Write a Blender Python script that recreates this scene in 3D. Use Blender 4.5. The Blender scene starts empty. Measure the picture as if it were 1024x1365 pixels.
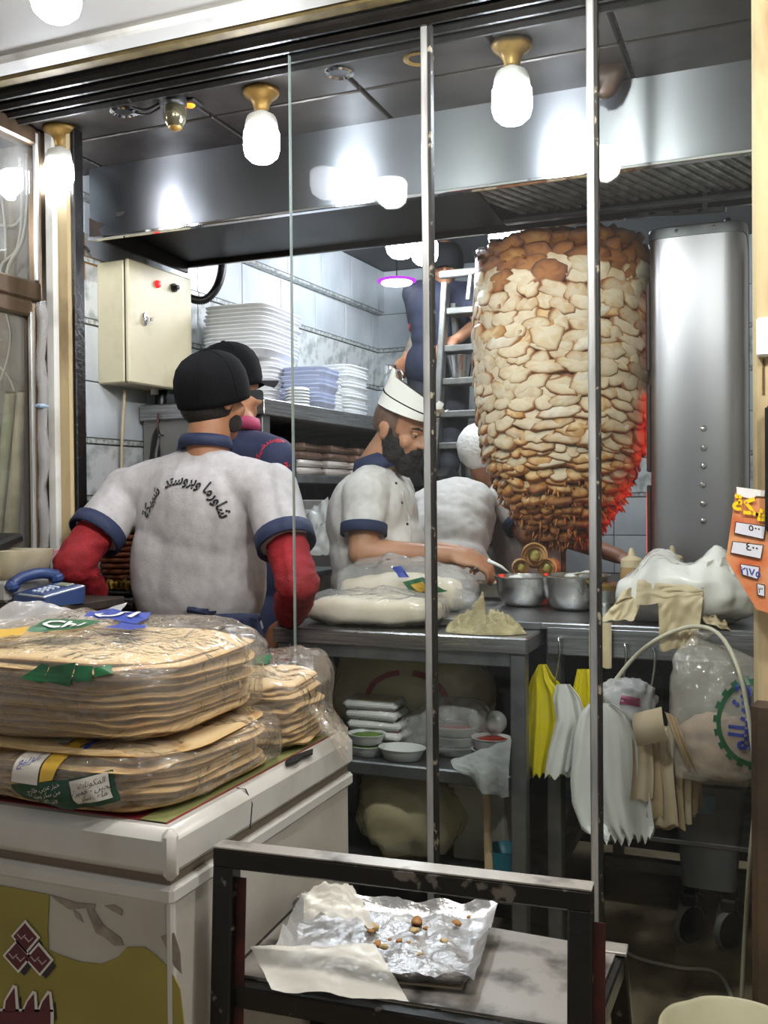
import bpy, bmesh, math, random
from mathutils import Vector, Matrix, noise, Euler
from mathutils.bvhtree import BVHTree
random.seed(7)
PI = math.pi
C = bpy.context.scene.collection
scene = bpy.context.scene
# ------------------------------------------------------------------ camera
F, A, P, R, H = 1300.0, math.radians(22), math.radians(0.75), math.radians(0.5), 1.30
_d0 = Vector((-math.sin(A), math.cos(A), 0)); _r0 = Vector((math.cos(A), math.sin(A), 0)); _z = Vector((0, 0, 1))
cd = _d0*math.cos(P) - _z*math.sin(P); _u0 = _z*math.cos(P) + _d0*math.sin(P)
cr = _r0*math.cos(R) - _u0*math.sin(R); cu = _u0*math.cos(R) + _r0*math.sin(R)
CAM = Vector((0, 0, H))
cam = bpy.data.cameras.new('camera'); cam.sensor_fit = 'HORIZONTAL'; cam.sensor_width = 36
cam.lens = 36*F/1024; cam.clip_start = 0.05; cam.clip_end = 60
cam_o = bpy.data.objects.new('camera', cam); C.objects.link(cam_o)
cam_o.matrix_world = Matrix(((cr.x, cu.x, -cd.x, 0), (cr.y, cu.y, -cd.y, 0), (cr.z, cu.z, -cd.z, H), (0, 0, 0, 1)))
scene.camera = cam_o
# ------------------------------------------------------------------ world, exposure
w = bpy.data.worlds.new('night'); scene.world = w; w.use_nodes = True
w.node_tree.nodes['Background'].inputs[0].default_value = (0.6, 0.6, 0.6, 1)
w.node_tree.nodes['Background'].inputs[1].default_value = 0.55
scene.view_settings.view_transform = 'Standard'; scene.view_settings.look = 'None'
scene.view_settings.gamma = 1; scene.view_settings.use_curve_mapping = False
scene.view_settings.exposure = 0.0
scene.cycles.transparent_max_bounces = 32
scene.cycles.max_bounces = 10
scene.cycles.sample_clamp_indirect = 6
scene.cycles.caustics_reflective = False; scene.cycles.caustics_refractive = False
BULB = 120.0        # emission of the LED bulbs in the stall
STREET = 34.0      # emission of the bulbs under the outside soffit

def at(x, y, Y=None, Z=None, X=None, D=None):
    """point of the place seen at a pixel of the 1024x1365 photograph, on a given plane"""
    v = cd + cr*((x-512)/F) - cu*((y-682.5)/F)
    if Y is not None: t = Y/v.y
    elif Z is not None: t = (Z-H)/v.z
    elif X is not None: t = X/v.x
    else: t = D
    return CAM + v*t
# ------------------------------------------------------------------ materials
MATS = {}
def lin(c):
    if isinstance(c, str):
        c = tuple(int(c[i:i+2], 16)/255 for i in (0, 2, 4))
    return tuple(x/12.92 if x <= .04045 else ((x+.055)/1.055)**2.4 for x in c[:3]) + (1,)
def mat(name, col, rough=.5, metal=0, col2=None, scale=8, lo=.35, hi=.65, bump=0, bscale=60, spec=.5,
        stretch=None, emit=None, estr=0, alpha=1, trans=0, sss=0, detail=5, aniso=0, rough2=None, coat=0):
    """principled with optional noise-mixed second colour, bump and stretched grain"""
    m = bpy.data.materials.new(name); m.use_nodes = True
    nt = m.node_tree; b = nt.nodes['Principled BSDF']
    b.inputs['Base Color'].default_value = lin(col); b.inputs['Roughness'].default_value = rough
    b.inputs['Metallic'].default_value = metal; b.inputs['Specular IOR Level'].default_value = spec
    if aniso: b.inputs['Anisotropic'].default_value = aniso; b.inputs['Anisotropic Rotation'].default_value = .25
    if coat: b.inputs['Coat Weight'].default_value = coat
    if sss:
        b.inputs['Subsurface Weight'].default_value = sss; b.inputs['Subsurface Radius'].default_value = (.02, .01, .006)
    if emit: b.inputs['Emission Color'].default_value = lin(emit); b.inputs['Emission Strength'].default_value = estr
    tc = nt.nodes.new('ShaderNodeTexCoord'); src = tc.outputs['Object']
    if stretch:
        mp = nt.nodes.new('ShaderNodeMapping'); mp.inputs['Scale'].default_value = stretch
        nt.links.new(src, mp.inputs[0]); src = mp.outputs[0]
    if col2 is not None:
        n = nt.nodes.new('ShaderNodeTexNoise'); n.inputs['Scale'].default_value = scale; n.inputs['Detail'].default_value = detail
        nt.links.new(src, n.inputs['Vector'])
        cr_ = nt.nodes.new('ShaderNodeValToRGB'); e = cr_.color_ramp.elements
        e[0].position = lo; e[1].position = hi; e[0].color = lin(col); e[1].color = lin(col2)
        nt.links.new(n.outputs['Fac'], cr_.inputs[0]); nt.links.new(cr_.outputs[0], b.inputs['Base Color'])
        if rough2 is not None:
            mr = nt.nodes.new('ShaderNodeMapRange'); mr.inputs[1].default_value = lo; mr.inputs[2].default_value = hi
            mr.inputs[3].default_value = rough; mr.inputs[4].default_value = rough2
            nt.links.new(n.outputs['Fac'], mr.inputs[0]); nt.links.new(mr.outputs[0], b.inputs['Roughness'])
    if bump:
        n2 = nt.nodes.new('ShaderNodeTexNoise'); n2.inputs['Scale'].default_value = bscale; n2.inputs['Detail'].default_value = 4
        nt.links.new(src, n2.inputs['Vector'])
        bp = nt.nodes.new('ShaderNodeBump'); bp.inputs['Strength'].default_value = bump; bp.inputs['Distance'].default_value = .01
        nt.links.new(n2.outputs['Fac'], bp.inputs['Height']); nt.links.new(bp.outputs[0], b.inputs['Normal'])
    MATS[name] = m
    return m
def film(name, tint, haze=.12, hazecol='ffffff', rough=.12, fres=1.35, bump=.5, bscale=30, base=.03):
    """thin clear plastic or glass: see-through, glossy by angle, a little milky"""
    m = bpy.data.materials.new(name); m.use_nodes = True; nt = m.node_tree; nt.nodes.clear()
    out = nt.nodes.new('ShaderNodeOutputMaterial')
    tr = nt.nodes.new('ShaderNodeBsdfTransparent'); tr.inputs[0].default_value = lin(tint)
    gl = nt.nodes.new('ShaderNodeBsdfGlossy'); gl.inputs['Roughness'].default_value = rough
    di = nt.nodes.new('ShaderNodeBsdfDiffuse'); di.inputs[0].default_value = lin(hazecol)
    fr = nt.nodes.new('ShaderNodeLayerWeight'); fr.inputs[0].default_value = .5; f0 = ((fres-1)/(fres+1))**2   # Schlick
    pw_ = nt.nodes.new('ShaderNodeMath'); pw_.operation = 'POWER'; pw_.inputs[1].default_value = 5
    ad = nt.nodes.new('ShaderNodeMath'); ad.operation = 'MULTIPLY_ADD'; ad.inputs[1].default_value = 1-f0; ad.inputs[2].default_value = f0+base; ad.use_clamp = True
    nt.links.new(fr.outputs['Facing'], pw_.inputs[0]); nt.links.new(pw_.outputs[0], ad.inputs[0])
    m1 = nt.nodes.new('ShaderNodeMixShader'); m1.inputs[0].default_value = haze
    nt.links.new(tr.outputs[0], m1.inputs[1]); nt.links.new(di.outputs[0], m1.inputs[2])
    m2 = nt.nodes.new('ShaderNodeMixShader'); nt.links.new(ad.outputs[0], m2.inputs[0])
    nt.links.new(m1.outputs[0], m2.inputs[1]); nt.links.new(gl.outputs[0], m2.inputs[2])
    if bump:
        tc = nt.nodes.new('ShaderNodeTexCoord')
        n = nt.nodes.new('ShaderNodeTexNoise'); n.inputs['Scale'].default_value = bscale; n.inputs['Detail'].default_value = 3
        n.inputs['Distortion'].default_value = 1.2
        nt.links.new(tc.outputs['Object'], n.inputs['Vector'])
        bp = nt.nodes.new('ShaderNodeBump'); bp.inputs['Strength'].default_value = bump; bp.inputs['Distance'].default_value = .02
        nt.links.new(n.outputs['Fac'], bp.inputs['Height'])
        nt.links.new(bp.outputs[0], gl.inputs['Normal']); nt.links.new(bp.outputs[0], fr.inputs['Normal'])
    nt.links.new(m2.outputs[0], out.inputs[0]); MATS[name] = m
    return m
def emis(name, col, s):
    m = bpy.data.materials.new(name); m.use_nodes = True; nt = m.node_tree; nt.nodes.clear()
    out = nt.nodes.new('ShaderNodeOutputMaterial'); e = nt.nodes.new('ShaderNodeEmission')
    e.inputs[0].default_value = lin(col); e.inputs[1].default_value = s; nt.links.new(e.outputs[0], out.inputs[0])
    MATS[name] = m; return m
def vcol_mat(name, rough=.5, bump=0, bscale=40, sss=0, spec=.5, mott=None):
    """principled coloured by the mesh's own 'Col' attribute (pigment, print, roast)"""
    m = mat(name, 'ffffff', rough, bump=bump, bscale=bscale, sss=sss, spec=spec); nt = m.node_tree
    a = nt.nodes.new('ShaderNodeAttribute'); a.attribute_name = 'Col'
    src = a.outputs['Color']
    if mott:
        tc = nt.nodes.new('ShaderNodeTexCoord'); n = nt.nodes.new('ShaderNodeTexNoise'); n.inputs['Scale'].default_value = mott[0]; n.inputs['Detail'].default_value = 6
        g = nt.nodes.new('ShaderNodeNewGeometry'); nt.links.new(g.outputs['Position'], n.inputs['Vector'])
        r_ = nt.nodes.new('ShaderNodeValToRGB'); r_.color_ramp.elements[0].position = .5; r_.color_ramp.elements[1].position = .72
        nt.links.new(n.outputs['Fac'], r_.inputs[0]); mx = nt.nodes.new('ShaderNodeMix'); mx.data_type = 'RGBA'
        ml = nt.nodes.new('ShaderNodeMath'); ml.operation = 'MULTIPLY'; ml.inputs[1].default_value = mott[2]; nt.links.new(r_.outputs[0], ml.inputs[0])
        nt.links.new(ml.outputs[0], mx.inputs[0]); nt.links.new(src, mx.inputs[6]); mx.inputs[7].default_value = lin(mott[1]); src = mx.outputs[2]
    nt.links.new(src, nt.nodes['Principled BSDF'].inputs['Base Color']); return m

# ------------------------------------------------------------------ mesh builder
def frame(d, up=Vector((0, 0, 1))):
    d = Vector(d).normalized()
    if abs(d.dot(up)) > .97: up = Vector((0, 1, 0))
    x = d.cross(up).normalized(); y = x.cross(d).normalized()
    return x, y, d
class MB:
    def __init__(s): s.v = []; s.f = []; s.c = []; s.cur = None
    def add(s, vs, fs):
        o = len(s.v); s.v += [Vector(p) for p in vs]; s.f += [tuple(i+o for i in f) for f in fs]
        return s
    def box(s, c, d, b=0, rz=0, rx=0, ry=0):
        """box by centre and size, chamfered by b"""
        hx, hy, hz = d[0]/2, d[1]/2, d[2]/2; b = min(b, hx*.9, hy*.9, hz*.9)
        M = Euler((rx, ry, rz)).to_matrix(); c = Vector(c)
        if b <= 0:
            vs = [Vector((x*hx, y*hy, z*hz)) for z in (-1, 1) for y in (-1, 1) for x in (-1, 1)]
            fs = [(0, 2, 3, 1), (4, 5, 7, 6), (0, 1, 5, 4), (2, 6, 7, 3), (0, 4, 6, 2), (1, 3, 7, 5)]
        else:
            vs = []; ix = {}
            for x in (-1, 1):
                for y in (-1, 1):
                    for z in (-1, 1):
                        for ax in range(3):
                            p = [x*(hx-b), y*(hy-b), z*(hz-b)]; p[ax] = (x*hx, y*hy, z*hz)[ax]
                            ix[(x, y, z, ax)] = len(vs); vs.append(Vector(p))
            fs = []
            for ax in range(3):
                o = [i for i in range(3) if i != ax]
                for sg in (-1, 1):
                    q = []
                    for (a, bb) in ((-1, -1), (1, -1), (1, 1), (-1, 1)):
                        k = [0, 0, 0]; k[ax] = sg; k[o[0]] = a; k[o[1]] = bb; q.append(ix[(*k, ax)])
                    flip = (sg == 1) != (ax != 1); fs.append(tuple(q if not flip else q[::-1]))
                for a in (-1, 1):
                    for bb in (-1, 1):
                        k0 = [0, 0, 0]; k0[o[0]] = a; k0[o[1]] = bb; k1 = list(k0); k0[ax] = -1; k1[ax] = 1
                        fs.append((ix[(*k0, o[0])], ix[(*k1, o[0])], ix[(*k1, o[1])], ix[(*k0, o[1])]))
            for x in (-1, 1):
                for y in (-1, 1):
                    for z in (-1, 1): fs.append(tuple(ix[(x, y, z, a)] for a in range(3)))
        return s.add([c + M @ p for p in vs], fs)
    def bar(s, p0, p1, w_, h_=None, b=0, up=Vector((0, 0, 1))):
        """square bar from point to point"""
        h_ = h_ or w_; p0, p1 = Vector(p0), Vector(p1); x, y, d = frame(p1-p0, up); L = (p1-p0).length
        t = MB().box((0, 0, 0), (w_, h_, L), b); m = (p0+p1)/2
        return s.add([m + x*q.x + y*q.y + d*q.z for q in t.v], t.f)
    def tube(s, pts, r, n=8, cap=True):
        pts = [Vector(p) for p in pts]; rs = r if isinstance(r, (list, tuple)) else [r]*len(pts)
        vs = []; fs = []; up = Vector((0.013, .021, 1))
        px_ = None
        for i, p in enumerate(pts):
            d = (pts[min(i+1, len(pts)-1)] - pts[max(i-1, 0)])
            x, y, _ = frame(d, up)
            if px_ is not None:
                x = (px_ - d.normalized()*px_.dot(d.normalized())).normalized(); y = d.normalized().cross(x)
            px_ = x
            for k in range(n):
                a = 2*PI*k/n; vs.append(p + (x*math.cos(a) + y*math.sin(a))*rs[i])
        for i in range(len(pts)-1):
            for k in range(n):
                k2 = (k+1) % n; fs.append((i*n+k, i*n+k2, (i+1)*n+k2, (i+1)*n+k))
        if cap: fs.append(tuple(range(n))[::-1]); fs.append(tuple((len(pts)-1)*n+k for k in range(n)))
        return s.add(vs, fs)
    def lathe(s, prof, c=(0, 0, 0), n=24, axis=(0, 0, 1), wob=None, sx=1, sy=1):
        """profile of (radius, height) turned about an axis"""
        c = Vector(c); ax = Vector(axis).normalized()
        if ax.z > .999: x, y = Vector((1, 0, 0)), Vector((0, 1, 0))
        else: x, y, _ = frame(ax)
        vs = []; fs = []; m = len(prof)
        for (r, h) in prof:
            for k in range(n):
                a = 2*PI*k/n; rr = r*(wob(a, h) if wob else 1)
                vs.append(c + (x*math.cos(a)*sx + y*math.sin(a)*sy)*rr + ax*h)
        for i in range(m-1):
            for k in range(n):
                k2 = (k+1) % n; fs.append((i*n+k, i*n+k2, (i+1)*n+k2, (i+1)*n+k))
        if prof[0][0] > 1e-5: fs.append(tuple(range(n))[::-1])
        if prof[-1][0] > 1e-5: fs.append(tuple((m-1)*n+k for k in range(n)))
        return s.add(vs, fs)
    def ell(s, c, r, n=16, m=10, rot=None, pw=1):
        """ellipsoid or superellipsoid"""
        c = Vector(c); M = rot or Matrix.Identity(3); vs = []; fs = []
        sg = lambda q: math.copysign(abs(q)**pw, q)
        vs.append(c + M @ Vector((0, 0, -r[2])))
        for i in range(1, m):
            t = -PI/2 + PI*i/m
            for k in range(n):
                a = 2*PI*k/n
                vs.append(c + M @ Vector((r[0]*sg(math.cos(t))*sg(math.cos(a)), r[1]*sg(math.cos(t))*sg(math.sin(a)), r[2]*sg(math.sin(t)))))
        vs.append(c + M @ Vector((0, 0, r[2]))); L = len(vs)-1
        for k in range(n):
            k2 = (k+1) % n; fs.append((0, 1+k2, 1+k)); fs.append((L, 1+(m-2)*n+k, 1+(m-2)*n+k2))
        for i in range(m-2):
            for k in range(n):
                k2 = (k+1) % n; a = 1+i*n; fs.append((a+k, a+k2, a+n+k2, a+n+k))
        return s.add(vs, fs)
    def cone(s, p0, r0, p1, r1, n=14, rounded=True):
        """tapered limb, rounded at the ends"""
        p0, p1 = Vector(p0), Vector(p1); x, y, d = frame(p1-p0); L = (p1-p0).length
        prof = []
        if rounded:
            for i in range(4): t = PI/2*(i/4); prof.append((r0*math.sin(t)+1e-6, -r0*math.cos(t)))
        else: prof.append((1e-6, 0))
        prof += [(r0, 0), (r1, L)]
        if rounded:
            for i in range(3, -1, -1): t = PI/2*(i/4); prof.append((r1*math.sin(t)+1e-6, L+r1*math.cos(t)))
        else: prof.append((1e-6, L))
        vs = []; fs = []
        for (r, h) in prof:
            for k in range(n):
                a = 2*PI*k/n; vs.append(p0 + (x*math.cos(a)+y*math.sin(a))*r + d*h)
        for i in range(len(prof)-1):
            for k in range(n):
                k2 = (k+1) % n; fs.append((i*n+k, i*n+k2, (i+1)*n+k2, (i+1)*n+k))
        return s.add(vs, fs)
    def loft(s, secs, n=28, cap=True):
        """stack of superelliptic sections: (centre, rx, ry, yaw, power)"""
        vs = []; fs = []
        for (c, rx, ry, yaw, pw) in secs:
            c = Vector(c)
            for k in range(n):
                a = 2*PI*k/n; ca, sa = math.cos(a), math.sin(a)
                lx = rx*math.copysign(abs(ca)**pw, ca); ly = ry*math.copysign(abs(sa)**pw, sa)
                vs.append(c + Vector((lx*math.cos(yaw)-ly*math.sin(yaw), lx*math.sin(yaw)+ly*math.cos(yaw), 0)))
        m = len(secs)
        for i in range(m-1):
            for k in range(n):
                k2 = (k+1) % n; fs.append((i*n+k, i*n+k2, (i+1)*n+k2, (i+1)*n+k))
        if cap: fs.append(tuple(range(n))[::-1]); fs.append(tuple((m-1)*n+k for k in range(n)))
        return s.add(vs, fs)
    def prism(s, poly, o, ex, ey, t):
        """flat outline in the plane (o, ex, ey) extruded by thickness t along ex x ey"""
        o, ex, ey = Vector(o), Vector(ex), Vector(ey); nz = ex.cross(ey).normalized()*t; n = len(poly)
        vs = [o+ex*a+ey*b for a, b in poly] + [o+ex*a+ey*b+nz for a, b in poly]
        fs = [tuple(range(n))[::-1], tuple(range(n, 2*n))] + [(i, (i+1) % n, n+(i+1) % n, n+i) for i in range(n)]
        return s.add(vs, fs)
    def grid(s, fn, nu, nv, thick=0):
        """sheet fn(u, v) with optional thickness"""
        vs = [Vector(fn(i/nu, j/nv)) for j in range(nv+1) for i in range(nu+1)]
        fs = [(j*(nu+1)+i, j*(nu+1)+i+1, (j+1)*(nu+1)+i+1, (j+1)*(nu+1)+i) for j in range(nv) for i in range(nu)]
        return s.add(vs, fs)
    def warp(s, fn): s.v = [Vector(fn(p)) for p in s.v]; return s
    def crinkle(s, amp, sc, seed=0, ridged=True, zk=1):
        """push points about like crumpled film"""
        o = Vector((seed*3.1, seed*1.7, seed*5.3)); c = sum(s.v, Vector())/len(s.v)
        out = []
        for p in s.v:
            q = Vector((p.x, p.y, p.z*zk))*sc + o; n1 = noise.noise_vector(q)
            if ridged: k = (1-2*abs(noise.noise(q*1.3)))*.6
            else: k = 0
            d = (p-c).normalized()
            out.append(p + (n1 + d*k)*amp)
        s.v = out; return s
ORD = 'bottom second third fourth fifth sixth seventh eighth ninth tenth eleventh twelfth thirteenth fourteenth fifteenth sixteenth seventeenth eighteenth nineteenth twentieth'.split()
def nth(i, n): return 'topmost' if i == n-1 else 'bottom' if i == 0 else ORD[i]+' lowest'
# ------------------------------------------------------------------ scene tree
def place(o, label=None, cat=None, group=None, kind=None):
    if label: o['label'] = label
    if cat: o['category'] = cat
    if group: o['group'] = group
    if kind: o['kind'] = kind
    return o
def thing(name, label, cat, loc=(0, 0, 0), rz=0, group=None):
    o = bpy.data.objects.new(name, None); C.objects.link(o); o.empty_display_size = .05
    o.location = loc; o.rotation_euler = (0, 0, rz); return place(o, label, cat, group)
def rootmat(o):
    while o.parent: o = o.parent
    return Matrix.Translation(o.location) @ o.rotation_euler.to_matrix().to_4x4()
def to_mesh(name, mb, m, smooth=False, fixn=True):
    me = bpy.data.meshes.new(name); me.from_pydata([tuple(p) for p in mb.v], [], mb.f)
    if fixn:
        bm = bmesh.new(); bm.from_mesh(me); bmesh.ops.recalc_face_normals(bm, faces=bm.faces); bm.to_mesh(me); bm.free()
    if m is not None: me.materials.append(MATS[m] if isinstance(m, str) else m)
    if smooth == 'auto':
        for p in me.polygons: p.use_smooth = True
        me.set_sharp_from_angle(angle=math.radians(38))
    elif smooth:
        for p in me.polygons: p.use_smooth = True
    me.update(); return me
def part(name, mb, m, parent, smooth=False, world=True, label=None, kind=None, fixn=True):
    """a mesh under its thing; world=True when authored in world coordinates"""
    if world:
        Mi = rootmat(parent).inverted(); mb.v = [Mi @ p for p in mb.v]
    o = bpy.data.objects.new(name, to_mesh(name, mb, m, smooth, fixn)); C.objects.link(o); o.parent = parent
    if label: o['label'] = label
    if kind: o['kind'] = kind
    return o
def solo(name, mb, m, label, cat, group=None, smooth=False, kind=None, fixn=True):
    """a thing that is one mesh, its origin at its base"""
    xs = [p.x for p in mb.v]; ys = [p.y for p in mb.v]; zs = [p.z for p in mb.v]
    b = Vector(((min(xs)+max(xs))/2, (min(ys)+max(ys))/2, min(zs))); mb.v = [p-b for p in mb.v]
    o = bpy.data.objects.new(name, to_mesh(name, mb, m, smooth, fixn)); C.objects.link(o); o.location = b
    return place(o, label, cat, group, kind)
def struct(name, mb, m, smooth=False):
    o = bpy.data.objects.new(name, to_mesh(name, mb, m, smooth)); C.objects.link(o); o['kind'] = 'structure'; return o
def mesh_obj(name, me, parent=None, loc=(0, 0, 0), rot=None):
    o = bpy.data.objects.new(name, me); C.objects.link(o); o.parent = parent; o.location = loc
    if rot is not None: o.rotation_euler = rot
    return o
def paint(me, fn):
    """write the pigment attribute, fn(co, normal) -> hex or rgb (srgb)"""
    a = me.color_attributes.new('Col', 'FLOAT_COLOR', 'POINT')
    for v in me.vertices: a.data[v.index].color = lin(fn(v.co, v.normal))
def fuse(mb, voxel=.008, smooth=4, name='fused'):
    """one continuous surface out of overlapping volumes"""
    me = to_mesh(name, mb, None); o = bpy.data.objects.new(name, me); C.objects.link(o)
    r = o.modifiers.new('r', 'REMESH'); r.mode = 'VOXEL'; r.voxel_size = voxel
    if smooth:
        s_ = o.modifiers.new('s', 'SMOOTH'); s_.factor = .5; s_.iterations = smooth
    dg = bpy.context.evaluated_depsgraph_get(); out = bpy.data.meshes.new_from_object(o.evaluated_get(dg))
    bpy.data.objects.remove(o); bpy.data.meshes.remove(me)
    q = MB(); q.v = [v.co.copy() for v in out.vertices]; q.f = [tuple(p.vertices) for p in out.polygons]
    bpy.data.meshes.remove(out); return q
def normals(mb):
    n = [Vector() for _ in mb.v]
    for f in mb.f:
        a, b, c = mb.v[f[0]], mb.v[f[1]], mb.v[f[2]]; k = (b-a).cross(c-a)
        for i in f: n[i] += k
    return [q.normalized() for q in n]
def drape(mb, amp, sc, seed=0):
    """soft cloth folds along the surface normal; sc is a 3-vector of frequencies"""
    ns = normals(mb); sc = Vector(sc); o = Vector((seed, seed*2.3, seed*.7))
    mb.v = [p + n*(noise.noise(Vector((p.x*sc.x, p.y*sc.y, p.z*sc.z))+o)*amp + noise.noise(Vector((p.x*sc.x*2.3, p.y*sc.y*2.3, p.z*sc.z*2.3))+o)*amp*.45) for p, n in zip(mb.v, ns)]
    return mb
def tree(mb): return BVHTree.FromPolygons(mb.v, mb.f)
# ------------------------------------------------------------------ lettering
_AR = {'ا': 'FE8D FE8E - -', 'ب': 'FE8F FE90 FE91 FE92', 'ة': 'FE93 FE94 - -', 'ت': 'FE95 FE96 FE97 FE98', 'د': 'FEA9 FEAA - -',
       'ر': 'FEAD FEAE - -', 'س': 'FEB1 FEB2 FEB3 FEB4', 'ش': 'FEB5 FEB6 FEB7 FEB8', 'ك': 'FED9 FEDA FEDB FEDC', 'ل': 'FEDD FEDE FEDF FEE0',
       'م': 'FEE1 FEE2 FEE3 FEE4', 'و': 'FEED FEEE - -', 'ي': 'FEF1 FEF2 FEF3 FEF4', 'ن': 'FEE5 FEE6 FEE7 FEE8', 'خ': 'FEA5 FEA6 FEA7 FEA8',
       'ح': 'FEA1 FEA2 FEA3 FEA4', 'ز': 'FEAF FEB0 - -', 'ع': 'FEC9 FECA FECB FECC', 'ط': 'FEC1 FEC2 FEC3 FEC4', 'ه': 'FEE9 FEEA FEEB FEEC', 'ق': 'FED5 FED6 FED7 FED8'}
def arabic(t):
    """joined letter forms in visual (left to right) order"""
    out = []
    for i, ch in enumerate(t):
        if ch not in _AR: out.append(ch); continue
        f = _AR[ch].split(); pv = t[i-1] if i else ' '; nx = t[i+1] if i+1 < len(t) else ' '
        pj = pv in _AR and _AR[pv].split()[2] != '-'; nj = nx in _AR and f[2] != '-'
        out.append(chr(int(f[3] if pj and nj else f[1] if pj else f[2] if nj else f[0], 16)))
    return ''.join(out[::-1])
def glyphs(text, size=1.0, bold=0.0, res=2):
    """flat lettering as a mesh builder in the xy plane, centred in x, baseline at y 0"""
    c = bpy.data.curves.new('t', 'FONT'); c.body = text; c.size = size; c.align_x = 'CENTER'; c.resolution_u = res; c.offset = bold
    o = bpy.data.objects.new('t', c); C.objects.link(o); dg = bpy.context.evaluated_depsgraph_get()
    me = bpy.data.meshes.new_from_object(o.evaluated_get(dg)); q = MB()
    q.v = [v.co.copy() for v in me.vertices]; q.f = [tuple(p.vertices) for p in me.polygons]
    bpy.data.objects.remove(o); bpy.data.curves.remove(c); bpy.data.meshes.remove(me); return q
def lay(q, o, ex, ey, off=0.0015):
    """put flat lettering on a plane"""
    o, ex, ey = Vector(o), Vector(ex).normalized(), Vector(ey).normalized(); nz = ex.cross(ey)*off
    q.v = [o + ex*p.x + ey*p.y + nz for p in q.v]; return q
def onto(q, bv, d, off=.002):
    """project lettering along d onto a surface"""
    d = Vector(d).normalized(); out = []
    for p in q.v:
        h = bv.ray_cast(p - d*.6, d)
        q_ = h[0] if h[0] else bv.find_nearest(p + d*.4)[0]
        out.append(q_ - d*off)
    q.v = out; return q
# ------------------------------------------------------------------ material library
mat('concrete', 'b09c7c', .8, col2='80705a', scale=5, bump=.25, bscale=40)
mat('tile', 'ccd2d6', .16, col2='a9b2b8', scale=5, lo=.42, hi=.72, detail=8, stretch=(1, 1, .45))
mat('tile_decor', 'cdd1d1', .2, col2='a2a8a6', scale=16, lo=.48, hi=.62, detail=4)
mat('listello', 'c2c6c4', .2, col2='8f9692', scale=60, lo=.4, hi=.6)
mat('grout', '8f8f8c', .9)
mat('steel', 'b9babb', .27, 1, col2='8f8f90', scale=6, stretch=(1, 1, 30), rough2=.38, bump=.03, bscale=90)
mat('steel_hood', '94979b', .3, 1, col2='84868a', scale=3, rough2=.36, aniso=.8)
mat('steel_oven', 'a9a7a8', .34, 1, col2='98969a', scale=2.5, lo=.3, hi=.7, detail=1, rough2=.36)
mat('steel_dull', '8d9091', .38, .9, col2='6b6e70', scale=9, rough2=.5)
mat('chrome', 'd8d8d8', .08, 1)
mat('ceil_panel', '453f3a', .34, .5, col2='2a2522', scale=3.5, rough2=.55, bump=.05, bscale=9)
mat('ceil_dark', '23252c', .5, col2='181a20', scale=5)
mat('black_trim', '191715', .38, .3, col2='0e0d0c', scale=18, bump=.25, bscale=70)
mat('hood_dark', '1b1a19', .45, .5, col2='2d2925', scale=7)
mat('white_trim', 'cfd0cc', .5, col2='a5a39b', scale=7, lo=.5, hi=.75)
mat('gold_trim', '75673f', .6, .3, col2='5a4d30', scale=20)
mat('soffit', 'b4b4b0', .6)
mat('cream_post', 'b8a57e', .7, col2='6f5632', scale=7, lo=.54, hi=.76, bump=.15, bscale=25, stretch=(1, 1, .35))
mat('pillar_base', '4f3f2c', .85, col2='2c2318', scale=5, bump=.4, bscale=18)
mat('wall_paint', 'c9c4b6', .7, col2='9d8a68', scale=4, lo=.55, hi=.8)
mat('brown_alu', '6a5a4a', .35, .7, col2='544636', scale=20, stretch=(1, 1, .1))
mat('alu', 'c4c6c5', .38, .55, col2='8d8f8e', scale=25, stretch=(1, 1, .2))
mat('gasket', '15130f', .7, col2='8a8270', scale=40, lo=.6, hi=.66)
mat('bulb_base', '94763c', .4, .5, col2='75592a', scale=25)
mat('bulb_socket', 'cfcfc8', .4)
mat('black_plastic', '131315', .4)
mat('rubber', '0f0f10', .6)
film('pane_glass', 'fafdfd', haze=.004, rough=.02, fres=1.22, bump=0, base=0)
film('door_glass', 'f2f4f2', haze=.03, rough=.03, fres=1.45, bump=0, base=.03)
emis('bulb_lit', 'f2f6ff', BULB); emis('bulb_street', 'f4f6ff', STREET); emis('bulb_street_mid', 'fffaf5', STREET*4); emis('bulb_street_strong', 'fffaf5', STREET*14)

# ------------------------------------------------------------------ the shell
struct('floor', MB().box((-1.2, 2.0, -.05), (7, 7, .1)), 'concrete')
CEIL = 2.345
# front ceiling of greasy steel sheets with open joints
ce = struct('ceiling', MB().box((-1.05, 2.35, CEIL+.03), (2.6, .62, .02)), 'black_trim')
xs = [-2.3, -1.95, -1.42, -.98, -.6, -.33, .1, .25]
for i in range(len(xs)-1):
    for (y0, y1) in ((2.05, 2.30), (2.30, 2.56)):
        part('ceiling_panel', MB().box(((xs[i]+xs[i+1])/2, (y0+y1)/2, CEIL+.008), (xs[i+1]-xs[i]-.012, y1-y0-.012, .02), .003), 'ceil_panel', ce)
struct('ceiling.001', MB().box((-1.0, 3.95, 2.53), (2.7, 1.86, .04)), 'ceil_dark')
so = struct('ceiling.002', MB().box((-.9, .75, 2.40), (5.2, 2.2, .05)), 'soffit')
struct('trim_1', MB().box((-.9, 1.882, 2.375), (5.2, .065, .03), .006), 'white_trim')
struct('trim_2', MB().box((-.9, 1.942, 2.372), (5.2, .05, .026), .01), 'gold_trim')
t3 = struct('trim_3', MB().box((-.9, 2.03, 2.40), (5.2, .17, .08)), 'black_trim')
for i, (y, h) in enumerate(((1.985, 2.35), (2.022, 2.342), (2.06, 2.336), (2.098, 2.332))):
    part('shutter_rail', MB().box((-.9, y, h+.006), (5.2, .026, .03), .009), 'black_trim', t3)

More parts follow.
